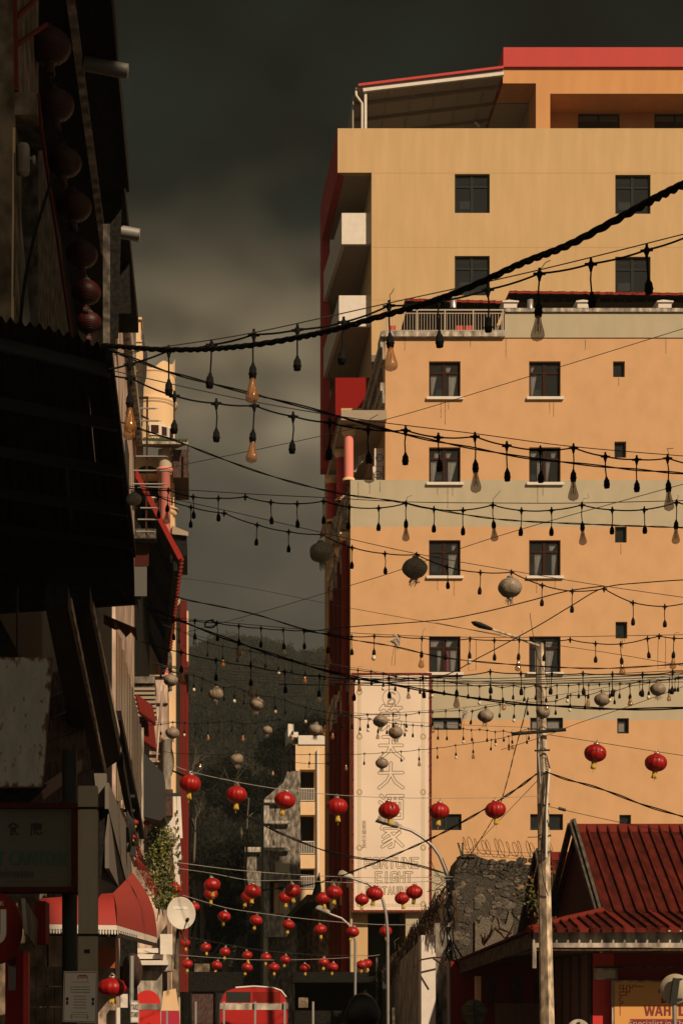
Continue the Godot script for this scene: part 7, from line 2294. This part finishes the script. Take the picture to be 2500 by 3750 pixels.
	cable("pale lower wire carrying the second row of red lanterns", [[405, 1994], [487, 2006], [576, 2022], [672, 2022], [767, 2026], [860, 2028], [951, 2026], [1034, 2020]], 34.0, 34.0, 0.007, 0, M.pale_wire)
	cable("pale wire carrying the third lantern row past the lamp heads", [[420, 2056], [515, 2084], [588, 2096], [662, 2106], [735, 2114], [810, 2120], [884, 2124], [985, 2124]], 46.0, 46.0, 0.008, 0, M.pale_wire)
	cable("pale wire carrying the fourth lantern row low over the street", [[405, 2192], [430, 2195], [568, 2204], [700, 2204], [826, 2198], [872, 2193]], 54.0, 54.0, 0.008, 0, M.pale_wire)
	cable("dim wire carrying the shaded fifth lantern row", [[400, 2145], [473, 2160], [568, 2178], [654, 2188], [743, 2194], [850, 2194]], 60.0, 60.0, 0.008, 0, M.wire)

func lantern_mesh(kind: int, sd := 0) -> Array:  # body, ring, tassel for a lantern one metre wide
	var g := RandomNumberGenerator.new()
	g.seed = 400 + sd
	var body := MB.new()
	var pr := []
	for i in 15:
		var a := PI * i / 14.0
		pr.append(Vector2(maxf(0.12, sin(a) * 0.5) if i > 0 and i < 14 else 0.12, cos(a) * 0.40))
	if kind == 2:  # netted, sunken or torn skin
		var st := body
		st.st.set_smooth_group(0)
		for i in 14:
			for j in 24:
				var q := []
				for e in [[i, j], [i, j + 1], [i + 1, j + 1], [i + 1, j]]:
					var a: float = TAU * (int(e[1]) % 24) / 24.0
					var c: Vector2 = pr[e[0]]
					var dent: float = 1.0 - 0.07 * absf(sin(a * 4.0)) - 0.05 * sin(a * 3.0 + sd) * sin(c.y * 8.0) - (0.35 * exp(-pow((a - 2.0 - sd) * 1.4, 2.0)) if sd % 3 == 2 else 0.0)
					q.append(Vector3(cos(a) * c.x * dent, c.y, sin(a) * c.x * dent))
				body.quad(q[0], q[1], q[2], q[3])
	else:
		body.lathe(pr, 60, Transform3D(), 12 if kind == 0 else 0, 0.05)
		if kind == 1:
			for i in 13:
				var y := -0.36 + 0.06 * i
				var r := 0.5 * sqrt(maxf(0.05, 1.0 - pow(y / 0.4, 2.0))) + 0.006
				var ring := []
				for j in 33: ring.append(Vector3(cos(j * TAU / 32) * r, y, sin(j * TAU / 32) * r))
				body.tube(ring, 0.009, 4)
	var ring := MB.new()
	ring.lathe([Vector2(0.10, 0.39), Vector2(0.13, 0.39), Vector2(0.13, 0.455), Vector2(0.11, 0.46), Vector2(0.10, 0.39)], 18)
	var cap := MB.new()
	if true:
		cap.lathe([Vector2(0.0, -0.40), Vector2(0.12, -0.40), Vector2(0.11, -0.43), Vector2(0, -0.43)], 18)
	ring.tube([Vector3(-0.1, 0.45, 0), Vector3(-0.03, 0.56, 0), Vector3(0, 0.60, 0), Vector3(0.03, 0.56, 0), Vector3(0.1, 0.45, 0)], 0.012, 4)
	var tas := MB.new()
	if kind == 2:
		for i in 22:
			var a := g.randf() * TAU
			var p := Vector3(cos(a) * 0.12, -0.39, sin(a) * 0.12)
			tas.tube([p, p + Vector3(g.randfn() * 0.04, -0.12, 0), p + Vector3(g.randfn() * 0.1, -g.randf_range(0.12, 0.36), 0)], 0.012, 3)
	else:
		tas.lathe([Vector2(0.0, -0.43), Vector2(0.10, -0.43), Vector2(0.115, -0.48), Vector2(0.09, -0.53), Vector2(0.0, -0.53)], 12)
		for i in 18:
			var a := TAU * i / 18.0
			var p := Vector3(cos(a) * 0.085, -0.52, sin(a) * 0.085)
			tas.tube([p, p + Vector3(cos(a) * 0.03, -0.13, 0.02 * sin(a)), p + Vector3(cos(a) * 0.02, -0.16 - 0.03 * sin(i * 2.1), 0)], 0.022, 4)
		tas.tube([Vector3(0, -0.6, 0), Vector3(0.02, -0.75, 0), Vector3(0.0, -0.86, 0)], 0.012, 4)
	return [body.mesh(), ring.mesh(), tas.mesh(), cap.mesh()]

var lantern_cache := {}
func lantern(label: String, group: String, u: float, v: float, wpx: float, d: float, kind := 0, sd := 0, tilt := 0.0, body_m: Material = null) -> Node3D:
	var key := "%d_%d" % [kind, sd]
	if not lantern_cache.has(key):
		var t := Node3D.new()
		var names := [["body", "ring", "tassel", "base_cap"], ["body", "ring", "tassel", "base_cap"], ["net_body", "ring", "fringe", "base_cap"]][kind] as Array
		var ms := lantern_mesh(kind, sd)
		var mats: Array = [[M.lantern, M.aluminium, M.gold, M.gold], [M.old_lantern, M.dirty, M.gold, M.dirty], [M.faded, M.faded_pale, M.faded_pale, M.faded_pale]][kind]
		for i in 4: obj(names[i], ms[i], mats[i], t)
		lantern_cache[key] = t
	var o: Node3D = lantern_cache[key].duplicate()
	o.name = numbered(["red_lantern", "ribbed_lantern", "netted_lantern"][kind])
	add_child(o)
	tag(o, label, "lantern", group)
	var s := wpx / 6000.0 * d
	o.transform = Transform3D((Basis(Vector3(0, 0, 1), tilt) * Basis(Vector3.UP, rng.randf() * TAU)).scaled(Vector3.ONE * s * rng.randf_range(0.96, 1.04)), at(u, v, d))
	if body_m: (o.get_child(0) as MeshInstance3D).material_override = body_m
	return o

func lanterns() -> void:
	var k := 1.5944
	var tl := [0.05, -0.12, -0.14, -0.06, 0.02, -0.16, 0.03, 0.08, -0.04]
	var rows := [
		["%s from the left of the seven large red lanterns hung past the banner", "large red lanterns in the first row", [[437, 1800], [543, 1825], [654, 1838], [774, 1853], [893, 1861], [1008, 1863], [1137, 1860]], 48.5, 30.0],
		["%s red lantern from the left on the wire right of the utility pole", "red lanterns right of the pole", [[1366, 1730], [1505, 1752]], 50.0, 29.8],
		["%s from the left among the six front lanterns of the paired row", "front red lanterns of the second row", [[487, 2032], [580, 2047], [672, 2046], [767, 2050], [860, 2052], [951, 2049]], 40.0, 34.0],
		["%s from the left of the red lanterns half hidden behind the second row", "rear red lanterns of the second row", [[484, 2053], [569, 2060], [655, 2061], [742, 2063], [831, 2066], [923, 2063]], 34.0, 40.0],
		["%s from the left of the red lanterns in the third row under the pairs", "red lanterns of the third row", [[515, 2105], [588, 2114], [662, 2124], [735, 2135], [810, 2140], [885, 2139]], 30.0, 46.0],
		["%s from the left of the small red lanterns in the lowest lit row", "small red lanterns of the lowest row", [[430, 2214], [498, 2217], [568, 2222], [629, 2222], [700, 2223], [764, 2221], [830, 2216]], 25.5, 54.0],
		["%s from the left of the shaded red lanterns behind the lowest row", "shaded far red lanterns", [[425, 2166], [473, 2176], [517, 2186], [568, 2194], [611, 2199], [655, 2204], [743, 2210], [842, 2213]], 25.0, 60.0]]
	for r in rows:
		var i := 0
		for p in r[2]:
			lantern(r[0] % ORD[i], r[1], p[0] * k, p[1] * k, r[3] * k, r[4] + 0.1 * (i % 2), 0, 0, 1.5 * tl[(i + int(r[4])) % 9] + 0.05 * rng.randfn())
			i += 1
	lantern("red lantern mostly hidden behind the right rim of the satellite dish", "", 446 * k, 2083 * k, 27 * k, 46.0)
	lantern("red lantern among the leaves at the right end of the hanging plant", "", 401 * k, 2040 * k, 30 * k, 40.0)
	# ribbed lanterns in the dark gallery
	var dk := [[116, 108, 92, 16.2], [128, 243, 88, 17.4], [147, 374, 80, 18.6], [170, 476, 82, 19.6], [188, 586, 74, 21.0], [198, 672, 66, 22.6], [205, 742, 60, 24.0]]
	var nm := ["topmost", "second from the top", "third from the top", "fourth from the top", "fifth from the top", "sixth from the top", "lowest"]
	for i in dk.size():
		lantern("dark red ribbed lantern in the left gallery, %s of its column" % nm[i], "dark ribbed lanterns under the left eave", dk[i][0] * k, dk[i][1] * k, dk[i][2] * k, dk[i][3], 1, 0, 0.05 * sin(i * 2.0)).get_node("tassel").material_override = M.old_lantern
	# netted faded lanterns on the strings
	var fd := [
		[1177, 2022, 90, 15.5, 0, "netted grey lantern over the sky on the falling string, tipped open"],
		[1518, 2081, 92, 15.5, 1, "round netted grey lantern left of the third floor window"],
		[1866, 2152, 92, 15.4, 3, "netted grey lantern with torn skin below the right windows"],
		[491, 1828, 58, 14.6, 4, "netted grey lantern at the awning edge beside the rope of bulbs"],
		[626, 2491, 56, 24.6, 0, "netted lantern in front of the white wall above the drooping amber bulb"],
		[791, 2540, 58, 24.6, 2, "crumpled netted lantern left of two over the dark hill"],
		[941, 2579, 58, 24.6, 6, "round netted lantern over the middle of the dark hill"],
		[979, 2674, 36, 29.3, 5, "collapsed netted lantern hanging thin before the hill"],
		[1392, 2640, 54, 24.5, 1, "upper of the two netted lanterns over the first banner character"],
		[1448, 2682, 54, 27.3, 3, "lower of the two netted lanterns over the first banner character"],
		[1398, 2795, 50, 31.0, 6, "netted lantern hanging over the second banner character"],
		[1777, 2622, 57, 24.5, 0, "netted lantern right of the banner below the cream band"],
		[1985, 2608, 60, 24.5, 2, "squashed netted lantern hanging against the utility pole"],
		[2203, 2562, 58, 24.4, 4, "netted lantern midway between pole and right edge"],
		[2407, 2524, 58, 24.4, 5, "torn netted lantern close to the right edge"],
		[632, 2684, 52, 29.5, 3, "netted lantern before the tall white house end, lower of two"],
		[1155, 2672, 56, 29.2, 6, "netted lantern over the stepped white parapet"],
		[868, 2780, 50, 33.4, 1, "netted lantern alone over the bare tree"]]
	for e in fd:
		lantern(e[5], "netted faded lanterns on the bulb strings", e[0], e[1], e[2], e[3], 2, e[4], 0.12 * sin(e[0]), M.faded_pale if e[3] < 16 else null)  # near lanterns get a paler skin to offset the shade they hang in
	# remains of lanterns
	for e in [[1452, 2345, 17.0, "shredded lantern remains hung over the wall left of the open window"], [1701, 2603, 24.4, "dangling strip of lantern remains right of the banner"]]:
		var t := thing("lantern_scrap", e[3], "lantern remains", at(e[0], e[1], e[2]))
		var g := RandomNumberGenerator.new()
		g.seed = int(e[0])
		var b := MB.new()
		for i in 40:
			var p := Vector3(g.randfn() * 0.02, g.randfn() * 0.03, g.randfn() * 0.02)
			b.tri(p, p + Vector3(g.randfn() * 0.03, g.randfn() * 0.02, 0), p + Vector3(g.randfn() * 0.02, -absf(g.randfn()) * 0.05, 0.01))
		obj("scraps", b, M.faded_pale, t)
		var w := MB.new()
		w.tube([Vector3(-0.02, -0.03, 0), Vector3(-0.05, -0.2, 0), Vector3(-0.055, -0.26, 0), Vector3(-0.02, -0.26, 0), Vector3(-0.01, -0.04, 0)], 0.0022, 4)
		obj("bent_wire", w, M.wire, t)
	for e in [[1720, 2340, 17.0, "bent wire loop under the frosted bulb right of the open window"], [2412, 2330, 16.5, "bent wire loop hanging from the string near the right edge"]]:
		var t := thing("wire_loop", e[3], "wire", at(e[0], e[1], e[2]))
		var w := MB.new()
		w.tube([Vector3(-0.01, 0, 0), Vector3(-0.015, -0.2, 0), Vector3(-0.015, -0.33, 0), Vector3(0.06, -0.32, 0), Vector3(0.065, -0.1, 0), Vector3(0.06, 0.0, 0)], 0.0022, 4)
		obj("loop", w, M.frame_brown, t)
	# big squashed lantern and small ones low on the left
	var big := lantern("large shiny flattened red lantern low on the left beside the square post", "", 412, 3616, 100, 22.4, 0, 0, 0.03)
	big.transform.basis = Basis.from_scale(Vector3(0.41, 0.33, 0.38))
	big.get_node("tassel").position.y += 0.02
	for e in [[496, 3012, 26, 31.0, "small red lantern tucked behind the slanting gutter"], [540, 3012, 30, 37.0, "small red lantern hanging left above the plant leaves"], [488, 3065, 22, 31.0, "tiny red lantern low beside the wiring box"]]:
		lantern(e[4], "small red lanterns round the plant", e[0], e[1], e[2], e[3], 1, 0, 0.1, M.lantern)

func street_bits() -> void:
	# round backs of road signs
	for e in [[1735, 3708, 36.0, 48, M.dirty, "grey back of a round road sign with ribs under the kiosk eave", 0.0], [2116, 3776, 31.0, 44, M.offwhite, "white round sign back just peeping over the bottom edge", 0.0], [2470, 3622, 27.0, 56, M.cream, "pale back of a round sign with a dark bracket at the right edge", 0.5]]:
		var d: float = e[2]
		var c := at(e[0], e[1], d)
		var t := thing("round_sign_back", e[5], "road sign", Vector3(c.x, 0.1, c.z))
		var r: float = e[3] / 6000.0 * d
		var m := MB.new()
		m.lathe([Vector2(0, 0.012), Vector2(r * 0.96, 0.012), Vector2(r, 0.0), Vector2(r * 0.97, -0.012), Vector2(0, -0.012)], 40, Transform3D(Basis(Vector3.UP, -e[6]) * Basis(Vector3.RIGHT, PI / 2), Vector3(0, c.y - 0.1, 0)))
		obj("disc", m, e[4], t)
		var p := MB.new()
		p.tube([Vector3(0, 0, 0.05), Vector3(-0.03, c.y - 0.1 - r * 0.5, 0.05)], 0.035, 10)
		obj("pole", p, M.steel if d < 30 else M.dirty, t)
		var br := MB.new()
		if e[6] > 0.0:
			br.bar(Vector3(-0.06, c.y - 0.1 - r, 0.075), Vector3(0.0, c.y - 0.1 + r * 0.7, 0.075), 0.11, 0.05, Vector3(0, 0, 1))
			br.box(-0.02, c.y - 0.1 + r * 0.6, 0.03, 0.2, c.y - 0.1 + r * 0.7, 0.07)
			br.box(-0.02, c.y - 0.1 - r * 0.75, 0.03, 0.16, c.y - 0.1 - r * 0.6, 0.07)
		else:
			br.box(-0.025, c.y - 0.1 - r, 0.014, 0.025, c.y - 0.1 + r * 0.75, 0.05)
			br.box(-r * 0.55, c.y - 0.1 + r * 0.45, 0.014, r * 0.55, c.y - 0.1 + r * 0.52, 0.03)
			br.box(-r * 0.7, c.y - 0.1 - r * 0.28, 0.014, r * 0.7, c.y - 0.1 - r * 0.2, 0.03)
		obj("bracket", br, M.frame_grey, t)
	# red van seen from behind, with pale stripe
	var d := 38.0
	var k := d / 6000.0
	var x0 := at(884, 0, d).x
	var x1 := at(1040, 0, d).x
	var v := thing("red_van", "red van with a pale stripe and white roof edge behind the street barrier", "van", Vector3((x0 + x1) * 0.5 - 0.2, 0, -d))
	var hw := 0.78
	var body := MB.new()
	var prof := PackedVector2Array([Vector2(-hw, 0.3), Vector2(hw, 0.3), Vector2(hw, 1.35), Vector2(hw * 0.97, 1.6), Vector2(hw * 0.9, 1.75), Vector2(hw * 0.78, 1.85), Vector2(hw * 0.55, 1.91), Vector2(0, 1.94), Vector2(-hw * 0.55, 1.91), Vector2(-hw * 0.78, 1.85), Vector2(-hw * 0.9, 1.75), Vector2(-hw * 0.97, 1.6), Vector2(-hw, 1.35)])
	body.extrude(prof, Transform3D(), -3.8)
	obj("body", body, mat(0.40, 0.012, 0.01, 0.4), v)
	obj("stripe", boxed(-hw - 0.01, 1.42, 0.003, hw + 0.01, 1.56, 0.02), M.offwhite, v)
	var rf := MB.new()
	rf.tube([Vector3(-hw * 0.55, 1.92, 0.0), Vector3(0, 1.95, 0.0), Vector3(hw * 0.55, 1.92, 0.0), Vector3(hw * 0.8, 1.85, 0.0), Vector3(hw * 0.95, 1.7, 0.0)], 0.022, 6)
	obj("roof_edge", rf, M.white, v)
	obj("rear_window", boxed(-hw * 0.82, 1.585, 0.004, -hw * 0.1, 1.82, 0.014), M.frame_grey, v)
	obj("rear_window", boxed(-hw * 0.02, 1.585, 0.004, hw * 0.78, 1.82, 0.014), M.dark_red, v)
	for s in [-1, 1]:
		obj("tail_light", boxed(s * hw * 0.9 - 0.05, 0.8, 0.004, s * hw * 0.9 + 0.05, 1.1, 0.03), M.dark_red, v)
		for z in [-0.8, -3.0]:
			var wmb := MB.new()
			wmb.lathe([Vector2(0, 0.1), Vector2(0.3, 0.1), Vector2(0.31, 0), Vector2(0.3, -0.1), Vector2(0, -0.1)], 24, Transform3D(Basis(Vector3(0, 0, 1), PI / 2), Vector3(s * (hw - 0.08), 0.31, z)))
			obj("wheel", wmb, M.black, v)
	obj("bumper", boxed(-hw, 0.3, 0.003, hw, 0.5, 0.1), M.frame_grey, v)
	var bar := thing("street_barrier", "metal street barrier of pale rails and posts across the road", "barrier")
	for u in [612, 717, 820, 934, 1042, 1146]:
		var tp := 3700.0 if u == 612 else 3668.0
		obj("post", boxed(at(u - 3, 0, 32).x, 0.05, -32.03, at(u + 4, 0, 32).x, at(0, tp, 32).y, -31.97), M.aluminium, bar)
	obj("rail", boxed(at(824, 0, 32).x, at(0, 3698, 32).y, -32.1, at(1040, 0, 32).x, at(0, 3676, 32).y, -32.04), M.offwhite, bar)
	obj("low_rail", boxed(at(612, 0, 32).x, 0.4, -32.02, at(1146, 0, 32).x, 0.44, -31.98), M.aluminium, bar)
	# round topped red board with a pale band
	var rb := thing("red_board", "red round topped board with a pale band beside the taxi plate", "board", Vector3(at(540, 0, 34).x, 0.1, -34))
	var pts := PackedVector2Array([Vector2(-0.27, 0), Vector2(0.27, 0)])
	var yt := at(0, 3626, 34).y - 0.1
	for i in 13:
		var a := PI * i / 12.0
		pts.append(Vector2(0.27 * cos(a), yt - 0.27 + 0.27 * sin(a)))
	var rm := MB.new()
	rm.extrude(pts, Transform3D(), -0.06)
	obj("board", rm, M.bright_red, rb)
	obj("band", boxed(-0.265, at(0, 3698, 34).y - 0.1, 0.003, 0.275, at(0, 3675, 34).y - 0.1, 0.012), M.offwhite, rb)
	var cb := thing("banner_stand", "leaning stand with a tan top and crimson lower half beside the red board", "stand", Vector3(at(622, 0, 33).x, 0.1, -33))
	var cm := MB.new()
	cm.hexa([Vector3(-0.18, 0, 0), Vector3(0.24, 0, 0), Vector3(0.19, 1.31, 0), Vector3(-0.17, 1.31, 0), Vector3(-0.18, 0, -0.05), Vector3(0.24, 0, -0.05), Vector3(0.19, 1.31, -0.05), Vector3(-0.17, 1.31, -0.05)])
	obj("lower_half", cm, mat(0.42, 0.01, 0.05, 0.6), cb)
	var ct := MB.new()
	ct.hexa([Vector3(-0.17, 1.313, 0), Vector3(0.19, 1.313, 0), Vector3(0.12, 1.76, 0), Vector3(-0.13, 1.7, 0), Vector3(-0.17, 1.313, -0.05), Vector3(0.19, 1.313, -0.05), Vector3(0.12, 1.76, -0.05), Vector3(-0.13, 1.7, -0.05)])
	obj("upper_half", ct, M.peach, cb)
	# dark stall mass across the end
	var st := thing("market_stall", "dark covered market stall with brown goods behind the barrier", "stall")
	obj("cover", boxed(at(690, 0, 50).x, 1.9, -54, at(890, 0, 50).x, 2.5, -50), M.dark, st)
	obj("goods", boxed(at(700, 0, 50).x, 0.1, -53, at(790, 0, 50).x, 1.9, -50.1), M.plank_dark, st)
	obj("brown_box", boxed(at(712, 0, 50).x, 2.503, -51, at(768, 0, 50).x, 2.75, -50), M.brownwall, st)
	obj("dark_goods", boxed(at(795, 0, 50).x, 0.1, -53, at(870, 0, 50).x, 1.85, -50.05), M.cloth, st)
	for u in [700, 792, 872]:
		obj("post", boxed(at(u - 3, 0, 50).x, 0.1, -50.04, at(u + 3, 0, 50).x, 1.9, -49.98), M.dark, st)
	st = thing("shadow_stall", "dark stall front under the orange block entrance with a pale panel", "stall")
	obj("cover", boxed(at(1075, 0, 52).x, 2.2, -56, at(1400, 0, 52).x, 2.4, -52), M.dark, st)
	obj("pale_panel", boxed(at(1093, 0, 52).x, 1.4, -52.06, at(1128, 0, 52).x, 1.72, -52.02), M.brownwall, st)
	obj("counter", boxed(at(1080, 0, 52).x, 0.1, -54, at(1400, 0, 52).x, 1.3, -52.1), M.dark, st)
	obj("back", boxed(at(1080, 0, 56).x, 0.1, -56.2, at(1400, 0, 56).x, 2.6, -56), M.dark, st)
	obj("post", boxed(at(1376, 0, 50).x, 0.1, -50.05, at(1383, 0, 50).x, at(0, 3505, 50).y, -50), M.dirty, st)
	person()

func person() -> void:
	# a passer-by seen from behind, only the dark head reaches the picture
	var d := 12.5
	var p := thing("person", "person with full black hair and dark clothes seen from behind at the bottom edge", "person", Vector3(at(1326, 0, d).x, 0.0, -d))
	var J := {"hip": Vector3(0, 0.86, 0), "chest": Vector3(0, 1.18, 0), "neck": Vector3(0, 1.36, 0), "head": Vector3(0, 1.50, -0.01)}
	var bones := [[Vector3(-0.07, 0.88, 0), Vector3(0.07, 0.88, 0), 0.13, 0.13], [J.hip, J.chest, 0.13, 0.14], [Vector3(-0.12, 1.26, 0.0), Vector3(0.12, 1.26, 0.0), 0.085, 0.085], [J.chest, J.neck, 0.12, 0.055], [J.neck, J.head, 0.052, 0.06], [Vector3(0, 1.5, 0), Vector3(0, 1.54, -0.01), 0.088, 0.092]]
	for s in [-1, 1]:
		bones.append([Vector3(0.09 * s, 0.86, 0), Vector3(0.1 * s, 0.48, -0.02), 0.085, 0.058])
		bones.append([Vector3(0.1 * s, 0.48, -0.02), Vector3(0.1 * s, 0.07, 0.02), 0.056, 0.036])
		bones.append([Vector3(0.1 * s, 0.05, 0.04), Vector3(0.11 * s, 0.04, -0.15), 0.04, 0.034])
		bones.append([Vector3(0.19 * s, 1.25, 0), Vector3(0.23 * s, 0.98, 0.02), 0.05, 0.038])
		bones.append([Vector3(0.23 * s, 0.98, 0.02), Vector3(0.22 * s, 0.76, -0.05), 0.036, 0.026])
		bones.append([Vector3(0.22 * s, 0.76, -0.05), Vector3(0.215 * s, 0.66, -0.07), 0.03, 0.018])
	obj("body", blob(bones, 0.022, 0.03), M.cloth, p)
	var hair := blob([[Vector3(0, 1.56, 0.0), Vector3(0, 1.55, 0.03), 0.105, 0.11], [Vector3(-0.04, 1.5, 0.03), Vector3(0.04, 1.5, 0.03), 0.095, 0.095], [Vector3(0, 1.44, 0.03), Vector3(0, 1.4, 0.03), 0.085, 0.06]], 0.012, 0.03)
	obj("hair", hair, M.hair, p)
	for s in [-1, 1]:
		var e := MB.new()
		e.lathe([Vector2(0, 0.028), Vector2(0.014, 0.02), Vector2(0.016, 0), Vector2(0.01, -0.024), Vector2(0, -0.028)], 10, Transform3D(Basis().scaled(Vector3(0.5, 1, 1)), Vector3(0.1 * s, 1.48, -0.01)))
		obj("ear", e, M.skin, p)

func blob(bones: Array, cell: float, kk: float) -> ArrayMesh:
	# smooth union of tapered capsules, meshed with surface nets
	var lo := Vector3.ONE * 1e9
	var hi := -lo
	for b in bones:
		for i in 2:
			lo = lo.min(b[i] - Vector3.ONE * (maxf(b[2], b[3]) + cell * 3)); hi = hi.max(b[i] + Vector3.ONE * (maxf(b[2], b[3]) + cell * 3))
	var n := Vector3i(((hi - lo) / cell).ceil()) + Vector3i.ONE
	var f := PackedFloat32Array()
	f.resize(n.x * n.y * n.z)
	for z in n.z:
		for y in n.y:
			for x in n.x:
				var q := lo + Vector3(x, y, z) * cell
				var s := 0.0
				for b in bones:
					var ab: Vector3 = b[1] - b[0]
					var t := clampf((q - b[0]).dot(ab) / maxf(1e-6, ab.length_squared()), 0, 1)
					var dd: float = (q - b[0] - ab * t).length() - lerpf(b[2], b[3], t)
					if dd < 0.15: s += exp(-dd / kk * 2.5)
				f[(z * n.y + y) * n.x + x] = -log(maxf(s, 1e-9)) * kk / 2.5
	var vid := {}
	var vs := []
	var st := SurfaceTool.new()
	st.begin(Mesh.PRIMITIVE_TRIANGLES)
	st.set_smooth_group(0)
	for z in n.z - 1:
		for y in n.y - 1:
			for x in n.x - 1:
				var c := Vector3.ZERO
				var cnt := 0
				var v8 := []
				for k in 8:
					v8.append(f[((z + (k >> 2)) * n.y + y + ((k >> 1) & 1)) * n.x + x + (k & 1)])
				for e in [[0, 1], [2, 3], [4, 5], [6, 7], [0, 2], [1, 3], [4, 6], [5, 7], [0, 4], [1, 5], [2, 6], [3, 7]]:
					var a: float = v8[e[0]]
					var b: float = v8[e[1]]
					if (a < 0.0) != (b < 0.0):
						var t := a / (a - b)
						c += Vector3(e[0] & 1, (e[0] >> 1) & 1, e[0] >> 2).lerp(Vector3(e[1] & 1, (e[1] >> 1) & 1, e[1] >> 2), t)
						cnt += 1
				if cnt:
					vid[(z * n.y + y) * n.x + x] = vs.size()
					vs.append(lo + (Vector3(x, y, z) + c / cnt) * cell)
	for key in vid:
		var x: int = key % n.x
		var y: int = (key / n.x) % n.y
		var z: int = key / (n.x * n.y)
		for ax in 3:
			var st1: int = [1, n.x, n.x * n.y][ax]
			var o1: int = [n.x, n.x * n.y, 1][ax]
			var o2: int = [n.x * n.y, 1, n.x][ax]
			if [x, y, z][(ax + 1) % 3] < 1 or [x, y, z][(ax + 2) % 3] < 1: continue
			var a: float = f[key]
			var b: float = f[key + st1]
			if (a < 0.0) == (b < 0.0): continue
			if not (vid.has(key - o1) and vid.has(key - o2) and vid.has(key - o1 - o2)): continue
			var q := [vs[vid[key]], vs[vid[key - o1]], vs[vid[key - o1 - o2]], vs[vid[key - o2]]]
			if a >= 0.0: q.reverse()
			for i in [0, 2, 1, 0, 3, 2]: st.add_vertex(q[i])
	st.generate_normals()
	return st.commit()
